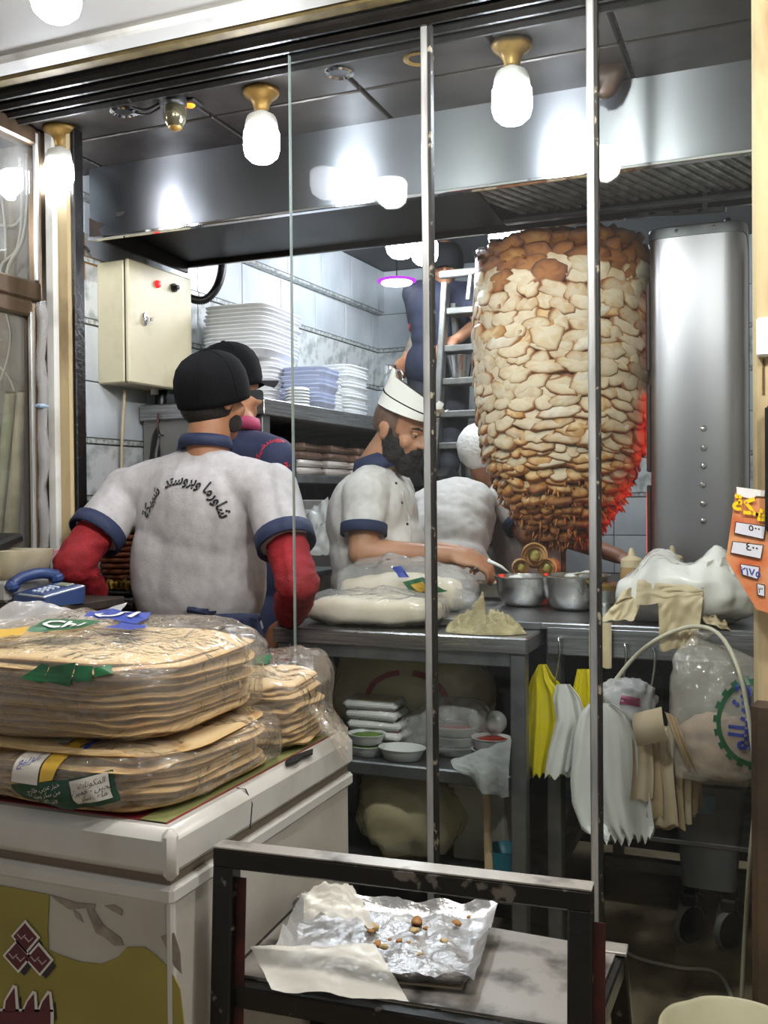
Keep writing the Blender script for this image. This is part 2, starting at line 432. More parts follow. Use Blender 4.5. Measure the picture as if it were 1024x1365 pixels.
# left tiled wall, turned a little; u runs back along the wall
WO = Vector((-2.1134, 2.28, 0)); WT = Vector((.0519, .99865, 0)); WN = Vector((.99865, -.0519, 0))
wall_rz = math.atan2(WT.y, WT.x)
YB = 4.83
def wallpt(u, off, z): return WO + WT*u + WN*off + Vector((0, 0, z))
UL = (YB-2.28)/WT.y
wl = bpy.data.objects.new('wall_left', to_mesh('wall_left', MB().box((UL/2, .03, 1.26), (UL, .06, 2.52)), 'grout'))
C.objects.link(wl); wl['kind'] = 'structure'; wl.location = WO; wl.rotation_euler = (0, 0, wall_rz)
ROWS = [(.93, 1.115, 'tile'), (1.115, 1.30, 'tile'), (1.30, 1.32, 'listello'), (1.32, 1.49, 'tile_decor'), (1.49, 1.51, 'listello'), (1.51, 1.695, 'tile'), (1.695, 1.88, 'tile'),
        (1.88, 1.90, 'listello'), (1.90, 2.08, 'tile_decor'), (2.08, 2.10, 'listello'), (2.10, 2.28, 'tile')]
TCACHE = {}
def tile_mesh(wd, ht, m, t=.007):
    k = (round(wd, 3), round(ht, 3), m, t)
    if k not in TCACHE: TCACHE[k] = to_mesh('tile', MB().box((0, -t/2, 0), (wd-.004, t, ht-.004), .0015), m)
    return TCACHE[k]
def tile_wall(wall, L, rows, y0=0):
    for (z0, z1, m) in rows:
        u = .0
        while u < L-.02:
            wd = min(.31, L-u)
            o = mesh_obj('tile' if m != 'listello' else 'border_tile', tile_mesh(wd, z1-z0, m, .012 if m == 'listello' else .007), wall, (u+wd/2, y0, (z0+z1)/2)); u += .31
tile_wall(wl, UL, ROWS)
# proud upper course with a ledge
part('ledge', MB().box((UL/2, -.02, 2.285), (UL, .05, .012), .003), 'listello', wl, world=False)
part('upper_course', MB().box((UL/2, -.018, 2.41), (UL, .036, .24)), 'grout', wl, world=False)
tile_wall(wl, UL, [(2.292, 2.51, 'tile')], -.036)
# back wall
xb0 = wallpt(UL, 0, 0).x
wb = bpy.data.objects.new('wall_back', to_mesh('wall_back', MB().box((1.1, .03, 1.26), (2.3, .06, 2.52)), 'grout'))
C.objects.link(wb); wb['kind'] = 'structure'; wb.location = (xb0, YB, 0)
tile_wall(wb, 2.2, ROWS + [(2.28, 2.51, 'tile')])
# right wall, mostly hidden by the oven and the pillar
struct('wall_right', MB().box((.15, 3.5, 1.26), (.1, 2.7, 2.52)), 'wall_paint')
# pillars either side of the opening
pr = struct('trim_4', MB().box((.12, 2.14, 1.27), (.33, .2, 2.14), .008), 'cream_post')
part('pillar_base', MB().box((.12, 2.135, .45), (.34, .22, .9), .012), 'pillar_base', pr)
part('plinth', MB().box((.13, 2.12, .08), (.36, .26, .16), .01), 'black_trim', pr)
pl_ = struct('trim_5', MB().box((-1.842, 2.215, 1.17), (.045, .05, 2.34), .006), 'cream_post')
part('white_strip', MB().box((-1.875, 2.20, 1.17), (.034, .05, 2.34), .006), 'white_trim', pl_)
part('dark_channel', MB().box((-1.813, 2.218, 1.17), (.014, .04, 2.34), .003), 'black_trim', pl_)
part('wrap_film', MB().tube([(-1.903+.006*math.sin(i*1.7), 2.17, 1.0+i*.05) for i in range(18)], [.014+.006*math.sin(i*2.3)**2 for i in range(18)], 8).crinkle(.006, 30, 2), film('wrap_film', 'd9d6cc', haze=.25, rough=.2, bump=.8, bscale=40), pl_, smooth=True)
part('blue_tape', MB().box((-1.903, 2.165, 1.567), (.036, .036, .012), .004), mat('blue_tape', '9fb6cf', .4), pl_)

# glazed brown aluminium side window on the left, running towards us
XW = -1.93
w1 = struct('window_1', MB().box((XW, 2.205, 1.17), (.045, .06, 2.34), .006), 'brown_alu')
part('window_frame', MB().box((XW, 1.71, 1.885), (.05, .94, .055), .006), 'brown_alu', w1)
part('window_frame', MB().box((XW+.004, 2.16, 1.35), (.04, .03, 1.01), .005), 'brown_alu', w1)
part('window_frame', MB().box((XW+.004, 1.7, 1.835), (.04, .89, .045), .005), 'brown_alu', w1)
part('window_bead', MB().box((XW+.02, 2.138, 1.34), (.012, .012, .97), .002), 'alu', w1)
part('window_bead', MB().box((XW+.02, 2.165, 2.12), (.012, .012, .41), .002), 'alu', w1)
part('window_frame', MB().box((XW, 1.7, .98), (.05, .94, .06), .006), 'brown_alu', w1)
part('lower_panel', MB().box((XW, 1.7, .475), (.03, .94, .95)), 'brown_alu', w1)
part('window_frame', MB().box((XW, 1.7, 2.315), (.05, .94, .05), .006), 'brown_alu', w1)
part('glass_pane', MB().box((XW, 1.70, 1.41), (.005, .88, .80)), 'door_glass', w1)
part('glass_pane', MB().box((XW, 1.70, 2.10), (.005, .94, .38)), 'door_glass', w1)
# what leans behind it: wall of the neighbouring lobby, rolled sheets, conduits
struct('wall_lobby', MB().box((-2.62, 2.2, 1.2), (.06, 2.2, 2.4)), mat('lobby_paint', '7b766a', .7, col2='4e493f', scale=3))
struct('wall_lobby.001', MB().box((-2.25, 2.262, 1.17), (.62, .02, 2.34)), mat('lobby_dark', '8a857a', .7, col2='6a6459', scale=3))
for (a, b, r, col, lab) in (((34, 520), (12, 740), .021, 'c7bb9d', 'wide beige paper roll leaning behind the side window glass'), ((14, 522), (-4, 740), .016, 'a9b08c', 'narrow greenish roll leaning behind the side window beside the beige roll')):
    p0 = at(a[0], a[1], Y=2.20); p1 = at(b[0], b[1], Y=2.17)
    d_ = (p1-p0).normalized(); p1 = p0 + d_*((p0.z-.06)/-d_.z)
    solo('paper_roll', MB().tube([p0, p0+d_*.01, p1], [r*.9, r, r], 18), mat('roll_'+col, col, .6, col2='8c8266', scale=9, bump=.1), lab, 'roll', smooth='auto')
def conduit(pts, r, col, lab):
    pts = [Vector(p) for p in pts]; out = []
    for i in range(len(pts)-1):
        p0 = pts[max(i-1, 0)]; p1 = pts[i]; p2 = pts[i+1]; p3 = pts[min(i+2, len(pts)-1)]
        for k in range(6):
            t = k/6; out.append(.5*((2*p1)+(p2-p0)*t+(2*p0-5*p1+4*p2-p3)*t*t+(3*p1-p0-3*p2+p3)*t**3))
    out.append(pts[-1]); return MB().tube(out, r, 8)
if 'wire_grey' not in MATS: mat('wire_grey', 'b9b6aa', .5); mat('wire_dark', '3a3733', .5)
for k_, (pts, r, lab) in enumerate((
    ([(36, 205), (38, 260), (30, 320), (10, 362), (14, 420)], .009, 'thick pale conduit hanging behind the upper side window'),
    ([(26, 210), (30, 270), (24, 330), (2, 356), (5, 400)], .009, 'second pale conduit crossing behind the upper side window'),
    ([(-2, 240), (6, 290), (8, 340), (6, 372)], .007, 'thin pale conduit at the left edge behind the side window'),
    ([(-4, 300), (20, 300), (34, 280)], .008, 'short pale conduit bent sideways behind the upper side window'),
    ([(2, 400), (14, 440), (10, 480), (-4, 520)], .006, 'loose white wire curling behind the lower side window'),
    ([(-4, 486), (10, 500), (20, 522)], .005, 'thin white wire ending at the paper rolls behind the side window'))):
    m_ = conduit([at(x, y, Y=2.2+.012*(k_ % 4)) for x, y in pts], r*.6, 'wire_grey', lab)
    solo('cable', m_, 'wire_grey', lab, 'cable', smooth=True)

# framed glass screen along the front
GY = 2.04
w2 = bpy.data.objects.new('window_2', None); C.objects.link(w2); w2['kind'] = 'structure'; w2.location = (-.55, GY, 0)
edges = [-1.052, -.715, -.354, -.03]
for i in range(3):
    part('glass_pane', MB().box(((edges[i]+edges[i+1])/2, GY, 1.17), (edges[i+1]-edges[i]-(.004 if i else 0), .008, 2.33), .001), 'pane_glass', w2)
for x in (edges[1], edges[2]):
    m_ = part('mullion', MB().box((x, GY, 1.17), (.017, .03, 2.34), .003), 'alu', w2)
    part('gasket', MB().box((x+.0115, GY-.004, 1.17), (.007, .022, 2.34), .001), 'gasket', m_)
part('edge_strip', MB().box((edges[0], GY, 1.17), (.0022, .010, 2.33)), mat('glass_edge', '8f9c99', .3, .2), w2)
# bottom rail on the floor
part('floor_rail', MB().box((-.54, GY, .012), (1.02, .03, .024), .003), 'alu', w2)

# ------------------------------------------------------------------ extraction hood
hd = thing('extraction_hood', 'long brushed steel extraction hood under the ceiling with dark greasy underside', 'hood', (-1.02, 2.76, 2.13))
HX0, HX1, HY0, HY1, HZ0, HZ1 = -2.0, .02, 2.51, 3.04, 2.125, 2.40
part('front_panel', MB().box(((HX0+HX1)/2, HY0, (HZ0+CEIL)/2), (HX1-HX0, .012, CEIL-HZ0), .002), 'steel_hood', hd)
part('front_lip', MB().box(((HX0+HX1)/2, HY0-.004, HZ0-.002), (HX1-HX0, .024, .01), .002), 'chrome', hd)
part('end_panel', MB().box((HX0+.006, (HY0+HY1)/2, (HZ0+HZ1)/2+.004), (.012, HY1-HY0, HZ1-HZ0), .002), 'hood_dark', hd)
part('end_panel', MB().box((HX1-.006, (HY0+HY1)/2, (HZ0+HZ1)/2+.004), (.012, HY1-HY0, HZ1-HZ0), .002), 'steel_hood', hd)
part('back_panel', MB().box(((HX0+HX1)/2, HY1, 2.28), (HX1-HX0, .012, .26), .002), 'hood_dark', hd)
part('back_lip', MB().box(((HX0+HX1)/2, HY1+.008, 2.155), (HX1-HX0, .012, .012), .002), 'chrome', hd)
part('top_panel', MB().box(((HX0+HX1)/2, (HY0+HY1)/2, HZ1), (HX1-HX0, HY1-HY0, .012), .002), 'hood_dark', hd)
part('grease_tray', MB().box((-1.39, 2.775, 2.185), (1.18, .5, .008), .002, rx=-.06), 'hood_dark', hd)
for i in range(24):
    x = -.92 + i*.034; y1_ = min(3.0, 2.56+(-.0-x)/.435) if x > -.19 else 3.0
    if y1_ > 2.62: part('baffle_slat', MB().bar((x, 2.56, 2.20), (x+(y1_-2.56)*.435, y1_, 2.19), .020, .012, .003), 'alu', hd)
part('filter_frame', MB().bar((-.79, 2.985, 2.162), (.0, 2.985, 2.162), .03, .014, .003), 'steel_dull', hd)
mat('grime', '140d08', .8, col2='24170c', scale=30)
for g_ in ([(-2.0, 2.13), (-1.955, 2.13), (-1.965, 2.15), (-1.94, 2.165), (-1.97, 2.175), (-2.0, 2.19)], [(-1.9, 2.18), (-1.87, 2.185), (-1.865, 2.195), (-1.895, 2.195)]):
    part('grime_patch', MB().prism(g_, (0, 2.504, 0), (1, 0, 0), (0, 0, 1), .001), 'grime', hd)
# light slit fitting on hood edge by the spit motor
mo = thing('spit_rail', 'perforated steel rail running under the hood above the meat cone', 'rail', at(790, 296, Y=3.1))
part('rail_bar', MB().bar(at(668, 300, Y=3.12), at(968, 279, Y=3.0), .018, .016, .002), 'steel_dull', mo)
for k in range(9):
    t = .1+k*.1; p = at(668, 300, Y=3.12).lerp(at(968, 279, Y=3.0), t)
    part('rail_hole', MB().box(p+Vector((0, -.010, 0)), (.018, .004, .006), .001), 'black_plastic', mo)
part('rail_hanger', MB().bar(at(700, 298, Y=3.12), at(700, 298, Y=3.12)+Vector((0, 0, .3)), .012), 'steel_dull', mo)
part('rail_hanger', MB().bar(at(940, 281, Y=3.0), at(940, 281, Y=3.0)+Vector((0, 0, .2)), .012), 'steel_dull', mo)
# pipe and patch on the wall under the hood's left end
part('stain_patch', MB().box((.42, -.002, 2.10), (.28, .01, .16), .004), mat('rust_stain', '8c6434', .8, col2='4a3018', scale=8), wl, world=False)

# ------------------------------------------------------------------ light fittings
def bulb(loc, lab, cat='lamp', s=1.0, grp=None, mt='bulb_lit', base=True):
    """LED bulb hanging from a flared brass ceiling base"""
    t = thing('ceiling_bulb', lab, cat, loc, 0, grp); z = lambda q: q*s
    if base:
        part('ceiling_rose', MB().lathe([(z(.0455), 0), (z(.0475), -z(.006)), (z(.043), -z(.014)), (z(.030), -z(.024)), (z(.022), -z(.036)), (z(.0185), -z(.05)), (z(.017), -z(.056))], n=28), 'bulb_base', t, smooth=True, world=False)
    part('heat_sink', MB().lathe([(z(.015), -z(.05)), (z(.018), -z(.058)), (z(.034), -z(.066)), (z(.039), -z(.08)), (z(.042), -z(.104))], n=36, wob=lambda a, h: 1+.04*math.cos(a*18)), 'bulb_socket', t, smooth=True, world=False)
    part('diffuser', MB().lathe([(z(.042), -z(.104)), (z(.0455), -z(.108)), (z(.046), -z(.125)), (z(.046), -z(.15)), (z(.041), -z(.167)), (z(.027), -z(.180)), (z(.012), -z(.1845)), (.0005, -z(.185))], n=28), mt, t, smooth=True, world=False)
    return t
for (px_, py_, lab) in ((80, 158, 'lit white bulb on a brass base at the left end of the stall ceiling'), (348, 108, 'lit white bulb on a brass base over the cook in the black cap'), (682, 46, 'lit white bulb on a brass base above the meat cone behind the glass')):
    p = at(px_, py_, Y=2.20); bulb((p.x, 2.20, CEIL-.002), lab, grp='bulbs along the stall ceiling', s=1.0)
for (x, y, Y, lab) in ((534, 305, 3.55, 'lit bulb peeping below the hood edge left of the post'), (672, 293, 3.55, 'lit bulb peeping below the hood edge beside the meat cone'), (566, 318, 4.0, 'large lit bulb hanging in the back room over the ladder')):
    p = at(x, y, Y=Y); b_ = bulb((p.x, p.y, p.z+.115), lab, grp='bulbs of the back room', s=1.25, base=True)
    part('drop_rod', MB().tube([(0, 0, 0), (0, 0, 2.512-b_.location.z)], .008, 8), 'black_plastic', b_, world=False)
p = at(75, -60, Z=2.372)
for i, (x, y, lab) in enumerate(((-1.234, 1.458, 'lit bulb under the white outer soffit at the top left'), (-1.09, 1.30, 'lit bulb under the outer soffit over the bread freezer, above the picture'), (-.45, 1.30, 'lit bulb under the outer soffit over the black stool, above the picture'), (.55, 1.30, 'lit bulb under the outer soffit near the right pillar, above the picture'))):
    bulb((x, y, 2.374), lab, grp='bulbs under the soffit', s=1.0, mt='bulb_street' if i == 0 else 'bulb_street_mid' if i == 1 else 'bulb_street_strong')
struct('ceiling.003', MB().box((-2.28, 1.75, 2.36), (.62, 1.0, .02)), 'soffit')
bulb((-2.32, 1.62, 2.346), 'unseen bulb added to light the side lobby, left of the picture', mt='bulb_street_mid')  # unseen bulb added to brighten the lobby behind the side window
# lamp reflection in the glass, built as a hung glowing disc with magenta rim
p = at(529, 377, Y=4.3)
fl = thing('disc_reflection', 'flat glowing disc with magenta rim, a built glass reflection hung by the tiled corner', 'lamp', p)
part('reflection_disc', MB().lathe([(.0005, -.006), (.07, -.006), (.075, 0), (.07, .006), (.0005, .007)], n=32), emis('disc_white', 'fff3e6', 5), fl, smooth='auto', world=False)
part('reflection_rim', MB().lathe([(.075, .004), (.092, .006), (.092, .012), (.07, .014)], n=32), emis('disc_rim', 'b53ad0', 1.6), fl, smooth='auto', world=False)
part('disc_cord', MB().tube([(0, 0, .008), (0, 0, 2.512-p.z)], .003, 6), 'black_plastic', fl, world=False)
# recessed fittings in the steel ceiling
for (x, y, lab) in ((165, 147, 'dark recessed ring fitting in the ceiling between the two left bulbs'), (452, 95, 'dark recessed spotlight in the ceiling right of the second bulb'), (558, 76, 'small brass recessed spotlight beside the left glass post')):
    p = at(x, y, Z=CEIL)
    t = thing('recessed_light', lab, 'ceiling light', (p.x, p.y, CEIL-.003), 0, 'recessed fittings')
    part('ring', MB().lathe([(.036, .002), (.037, -.003), (.03, -.006), (.024, -.002), (.023, .002)], n=24), 'chrome' if x != 558 else 'bulb_base', t, smooth='auto', world=False)
    part('lens', MB().lathe([(.0005, -.001), (.024, -.001), (.024, .001)], n=20), 'black_plastic', t, smooth='auto', world=False)
p = at(233, 128, Z=CEIL)
t = thing('dome_camera', 'egg shaped bronze dome fitting on the ceiling between the left bulbs', 'dome', (p.x, p.y, CEIL-.002))
part('mount', MB().lathe([(.03, 0), (.031, -.02), (.028, -.026)], n=24), 'black_plastic', t, smooth='auto', world=False)
part('dome', MB().ell((0, 0, -.045), (.031, .031, .042), 20, 12), mat('bronze_dome', '6e6a56', .16, .8), t, smooth=True, world=False)
part('brass_tip', MB().ell((0, 0, -.072), (.02, .02, .017), 16, 8), 'bulb_base', t, smooth=True, world=False)
p = at(253, 135, Z=CEIL)
t = thing('socket_plate', 'small orange lit socket plate beside the bronze dome on the ceiling', 'socket', (p.x, p.y, CEIL-.002))
part('plate', MB().box((0, 0, -.004), (.055, .05, .008), .003), 'black_plastic', t, world=False)
part('glow_cap', MB().lathe([(.0005, -.013), (.012, -.012), (.016, -.006)], n=16), mat('amber', 'c27a1c', .3, emit='e08a1c', estr=1.2), t, smooth=True, world=False)
for i, (a, b) in enumerate((((175, 142), (212, 138)), ((178, 150), (214, 143)))):
    p0, p1 = at(*a, Z=CEIL-.006), at(*b, Z=CEIL-.006); mid = (p0+p1)/2 - Vector((0, 0, .012))
    solo('ceiling_wire', conduit([p0, mid, p1], .003, '', ''), 'black_plastic', ('upper' if i == 0 else 'lower') + ' black wire looping from the ceiling ring to the bronze dome', 'wire', smooth=True)
p = at(808, 55, Y=2.42)
t = thing('ceiling_bracket', 'brown curved ceiling bracket with a steel bolt right of the second post', 'bracket', (p.x, p.y, CEIL-.02))
part('bracket_body', MB().loft([((0, 0, .02), .045, .03, 0, .8), ((0, 0, -.01), .04, .026, 0, .8), ((.0, 0, -.045), .022, .02, 0, .9), ((-.004, 0, -.055), .008, .01, 0, 1)], 20), mat('rust_brown', '4a3424', .5, .3, col2='2c1f16', scale=14), t, smooth=True, world=False)
part('bolt', MB().lathe([(.0005, .012), (.012, .011), (.014, 0)], (-.024, -.024, -.03), 14, (0, -1, 0)), 'chrome', t, smooth='auto', world=False)
# ------------------------------------------------------------------ chest freezer
mat('freezer_white', 'b9b4aa', .42, col2='a29b8e', scale=5, lo=.45, hi=.8, bump=.03, bscale=20)
mat('freezer_lid', 'c6c4be', .32, col2='b0aca2', scale=9, lo=.5, hi=.8)
mat('vinyl_yellow', '958a42', .5, col2='867a38', scale=4)
mat('glue', '9a8f82', .8, col2='7b7065', scale=40)
mat('maroon', '55202a', .5); mat('navy_print', '22222c', .5); mat('white_print', 'ded8d0', .5)
mat('dark_gap', '141210', .8)
FX0, FX1, FY0, FY1 = -1.885, -.825, 1.20, 1.86
fz = thing('chest_freezer', 'worn white chest freezer with peeling yellow sticker, carrying the bagged flatbread', 'freezer', ((FX0+FX1)/2, (FY0+FY1)/2, 0))
part('body', MB().box(((FX0+FX1)/2, (FY0+FY1)/2, .395), (FX1-FX0-.012, FY1-FY0-.012, .67), .012), 'freezer_white', fz, smooth='auto')
part('top_band', MB().box(((FX0+FX1)/2, (FY0+FY1)/2, .718), (FX1-FX0, FY1-FY0, .028), .006), 'freezer_lid', fz)
part('lid_gap', MB().box(((FX0+FX1)/2, (FY0+FY1)/2, .737), (FX1-FX0-.02, FY1-FY0-.02, .014)), mat('gap_brown', '6d6152', .8), fz)
ld = part('lid', MB().box(((FX0+FX1)/2, (FY0+FY1)/2, .779), (FX1-FX0+.006, FY1-FY0+.006, .074), .016), 'freezer_lid', fz, smooth='auto')
part('print_sheet', MB().box(((FX0+FX1)/2-.0, (FY0+FY1)/2, .8165), (FX1-FX0-.05, FY1-FY0-.05, .003)), mat('lid_red', '8e3334', .45, col2='6d2527', scale=6), ld, label='red printed top of the lid')
part('print_border', MB().box((FX1-.05, (FY0+FY1)/2, .8175), (.045, FY1-FY0-.05, .003)), mat('lid_green', '8f935f', .5), ld)
part('print_swash', MB().prism([(0, 0), (.05, .012), (.085, .032), (.11, .03), (.10, .045), (.07, .048), (.03, .025), (-.02, .02)], (FX1-.24, 1.52, .8185), (1, 0, 0), (0, 1, 0), .001), 'white_print', ld)
part('lid_chip', MB().prism([(0, 0), (.008, .03), (.004, .06), (.01, .09), (-.004, .12), (-.016, .06), (-.012, .02)], (FX1-.006, 1.57, .8165), (1, 0, 0), (0, 1, 0), .003), 'dark_gap', ld)
part('crack', MB().tube([(FX1-.02, 1.42, .817), (FX1-.006, 1.425, .815), (FX1+.0035, 1.43, .79), (FX1+.0035, 1.425, .765), (FX1+.0035, 1.422, .75)], .0012, 5), 'dark_gap', ld)
part('corner_guard', MB().box((FX1-.009, FY0+.009, .778), (.026, .026, .0765), .01), 'freezer_lid', ld, smooth='auto')
for (x, y) in ((FX0+.08, FY0+.08), (FX1-.08, FY0+.08), (FX0+.08, FY1-.08), (FX1-.08, FY1-.08)):
    part('foot', MB().lathe([(.03, 0), (.03, .03), (.022, .062)], (x, y, 0), 14), 'black_plastic', fz, smooth='auto')
part('side_seam', MB().box((FX1-.0085, FY0+.0085, .39), (.012, .012, .64), .003), 'freezer_lid', fz)
def fpoly(pts, t, off=0): return MB().prism([(at(x, y, Y=FY0).x, at(x, y, Y=FY0).z) for x, y in pts], (0, FY0+.0055-off, 0), (1, 0, 0), (0, 0, 1), t)
part('sticker', fpoly([(-150, 1160), (0, 1182), (63, 1194), (61, 1240), (62, 1268), (80, 1276), (105, 1284), (132, 1287), (155, 1278), (167, 1264), (190, 1264), (205, 1275), (225, 1295), (238, 1320), (243, 1365), (243, 1500), (-150, 1500)], .002), 'vinyl_yellow', fz, label='peeling yellow vinyl sticker')
GLU = [[(64, 1194), (100, 1205), (125, 1207), (122, 1214), (135, 1235), (158, 1252), (162, 1262), (150, 1262), (135, 1250), (125, 1245), (112, 1212), (90, 1214), (70, 1200)],
       [(137, 1209), (150, 1208), (161, 1215), (160, 1222), (148, 1216)], [(95, 1215), (103, 1220), (108, 1231), (98, 1224)], [(212, 1250), (230, 1245), (238, 1270), (240, 1300), (230, 1290), (222, 1270)]]
for g in GLU: part('glue_patch', fpoly(g, .001, .0005), 'glue', fz)
lg = None
for k, (cx, cy) in enumerate(((33, 1249), (22, 1275), (51, 1279))):
    dm = lambda s, ox=0, oy=0: [(cx+ox-15*s, cy+oy-1), (cx+ox, cy+oy-18*s), (cx+ox+16*s, cy+oy+1), (cx+ox+2, cy+oy+18*s)]
    part('logo_shadow', fpoly(dm(.95, 7, 9), .001, .003), 'navy_print', fz)
    part('logo_outline', fpoly(dm(1.25), .001, .004), 'white_print', fz)
    part('logo_diamond', fpoly(dm(1.0), .001, .005), 'maroon', fz)
    for (ox, oy) in ((-5, -6), (5, -2)):
        part('logo_stroke', fpoly([(cx+ox-5, cy+oy+2), (cx+ox-4, cy+oy+1), (cx+ox+1, cy+oy+7), (cx+ox+6, cy+oy+2), (cx+ox+7, cy+oy+3), (cx+ox+1, cy+oy+9)], .001, .006), mat('pinkish', 'b59a9c', .5) if 'pinkish' not in MATS else 'pinkish', fz)
for k, pts in enumerate(([(6, 1349), (8, 1334), (19, 1317), (21, 1349)], [(31, 1349), (37, 1335), (45, 1325), (46, 1349)], [(52, 1349), (57, 1335), (65, 1325), (67, 1349)])):
    part('letter_shadow', fpoly([(x+7, y+12) for x, y in pts], .001, .003), 'navy_print', fz)
    part('letter_outline', fpoly([(pts[0][0]-3, pts[0][1]), (pts[1][0]-3, pts[1][1]), (pts[2][0]-2, pts[2][1]-4), (pts[2][0]+3, pts[2][1]-2), (pts[3][0]+4, pts[3][1])], .001, .004), 'white_print', fz)
    part('letter', fpoly(pts, .001, .005), 'maroon', fz)
part('letter', fpoly([(-140, 1346), (67, 1349), (67, 1420), (-140, 1420)], .001, .005), 'maroon', fz)
part('letter_outline', fpoly([(-140, 1343), (71, 1346), (71, 1425), (-140, 1425)], .001, .004), 'white_print', fz)

# ------------------------------------------------------------------ black metal stool with a low back
mat('black_paint', '121211', .38, .2, col2='6f6a63', scale=22, lo=.64, hi=.68, rough2=.5, bump=.12, bscale=45)
mat('worn_top', 'b9b4ac', .36, .6, col2='4a4643', scale=14, lo=.52, hi=.72, rough2=.5, bump=.08, bscale=40)
mat('seat_plate', 'a29d97', .42, .55, col2='3a3734', scale=9, lo=.5, hi=.66, detail=8, rough2=.3)
mat('red_rust', '5a2620', .6, .2, col2='2a1512', scale=14)
SL, SR = Vector((-.785, 1.288, 0)), Vector((-.25, 1.322, 0)); SB = Vector((-.03, .34, 0)); SZ, ST = .565, .745
ex_ = (SR-SL).normalized(); ey_ = Vector((-ex_.y, ex_.x, 0))
st = thing('metal_stool', 'black painted square-tube metal stool with a low back rail, holding the foil tray', 'stool', (SL+SR)/2+ey_*.15)
def zz(p, z): return Vector((p.x, p.y, z))
BL, BR = SL+ey_*.32, SR+ey_*.27+ex_*.022
for p in (SL, SR):
    lg_ = part('upright', MB().bar(zz(p, .0)-ey_*.05, zz(p, ST-.0), .033, .033, .003, up=ey_), 'black_paint', st)
    part('rust_edge', MB().bar(zz(p+ex_*.0175, .02)-ey_*.05, zz(p+ex_*.0175, ST-.02), .0015, .03, 0, up=ex_), 'red_rust', lg_)
tr_ = part('back_rail', MB().bar(zz(SL, ST+.012)-ex_*.0165, zz(SR, ST+.012)+ex_*.0165, .033, .03, .003), 'black_paint', st)
part('worn_strip', MB().bar(zz(SL, ST+.0278)-ex_*.016, zz(SR, ST+.0278)+ex_*.016, .032, .0022, 0), 'worn_top', tr_)
for p, q in ((BL, -1), (BR, 1)):
    l_ = part('leg', MB().bar(zz(p, SZ+.002), zz(p+ex_*(.035 if q > 0 else .006)+ey_*.1, 0), .033, .033, .003, up=ey_), 'black_paint', st)
    part('leg_cap', MB().box(zz(p, SZ+.004), (.036, .036, .006), .001, rz=.06), 'worn_top', l_)
for a, b in ((SL, SR), (BL, BR), (SL, BL), (SR, BR)):
    part('seat_rail', MB().bar(zz(a, SZ-.018), zz(b, SZ-.018), .03, .034, .003), 'black_paint', st)
part('seat_plate', MB().prism([(SL.x-.002, SL.y+.012), (SR.x+.002, SR.y+.012), (BR.x+.002, BR.y), (BL.x-.002, BL.y)], (0, 0, SZ), (1, 0, 0), (0, 1, 0), .004), 'seat_plate', st)
for a, b in ((SL, BL), (SR, BR)):
    part('stretcher', MB().bar(zz(a, .2)-ey_*.035, zz(b, .2)+ey_*.06, .025, .025, .002), 'black_paint', st)
# foil lined tray with crumbs on it
mat('foil', 'e6e7e8', .3, .8, bump=.5, bscale=48, col2='c6c6c6', scale=10)
mat('foil_card', 'a89a80', .7)
TZ = SZ+.012
fc = [at(402, 1188, Z=TZ+.03), at(664, 1202, Z=TZ+.03), at(632, 1308, Z=TZ+.014), at(356, 1282, Z=TZ+.014)]
ft = thing('foil_tray', 'crumpled foil lined tray with food scraps lying on the black stool', 'tray', (sum(fc, Vector())/4)*1.0); ft.location.z = SZ+.004
def foil(u, v):
    p = fc[3].lerp(fc[2], u).lerp(fc[0].lerp(fc[1], u), v)
    e = min(u, 1-u, v, 1-v); lip = max(0, .06-e)/.06
    n = noise.noise(Vector((u*9, v*7, 3)))*.006 + abs(noise.noise(Vector((u*17, v*13, 8))))*.006
    return Vector((p.x, p.y, SZ+.007+n+.028*lip*(.7+.6*noise.noise(Vector((u*6, v*6, 1))))+.012*v))
part('foil_sheet', MB().grid(foil, 44, 34), 'foil', ft, smooth=True)
part('card_base', MB().prism([(p.x, p.y) for p in (fc[3].lerp(fc[1], .06), fc[2].lerp(fc[0], .06), fc[1].lerp(fc[3], .06), fc[0].lerp(fc[2], .06))], (0, 0, SZ+.0042), (1, 0, 0), (0, 1, 0), .003), 'foil_card', ft)
mat('scrap', 'b98a4a', .5, col2='7d4a22', scale=40); mat('scrap_pale', 'cdb98a', .5, col2='a98b4f', scale=40)
for i, (x, y, s) in enumerate(((496, 1236, 12), (495, 1241, 7), (503, 1258, 9), (512, 1262, 8), (532, 1254, 7), (555, 1228, 13), (553, 1240, 9), (567, 1237, 6), (609, 1230, 9), (592, 1254, 8), (520, 1252, 4), (545, 1256, 4), (560, 1272, 5), (625, 1222, 5), (470, 1196, 9), (478, 1200, 6))):
    p = at(x, y, Z=SZ+.024); r_ = s*.00075
    solo('food_scrap', MB().ell(p, (r_*1.25, r_*.8, r_*.45), 8, 5, Matrix.Rotation(i*1.1, 3, 'Z')).crinkle(r_*.5, 160, i), 'scrap' if i % 3 else 'scrap_pale',
         'small brown scrap of bread on the crumpled foil tray' if i % 3 else 'small pale scrap of bread on the crumpled foil tray', 'crumb', 'scraps on the foil tray', smooth=True)
film('greasy_film', 'f6f3ea', haze=.72, hazecol='e4e1d6', rough=.22, bump=.25, bscale=12, fres=1.28, base=0)
a0, a1, a2, a3 = at(334, 1248, Z=TZ+.05), at(500, 1245, Z=TZ+.05), at(545, 1322, Z=TZ+.03), at(362, 1306, Z=TZ+.03)
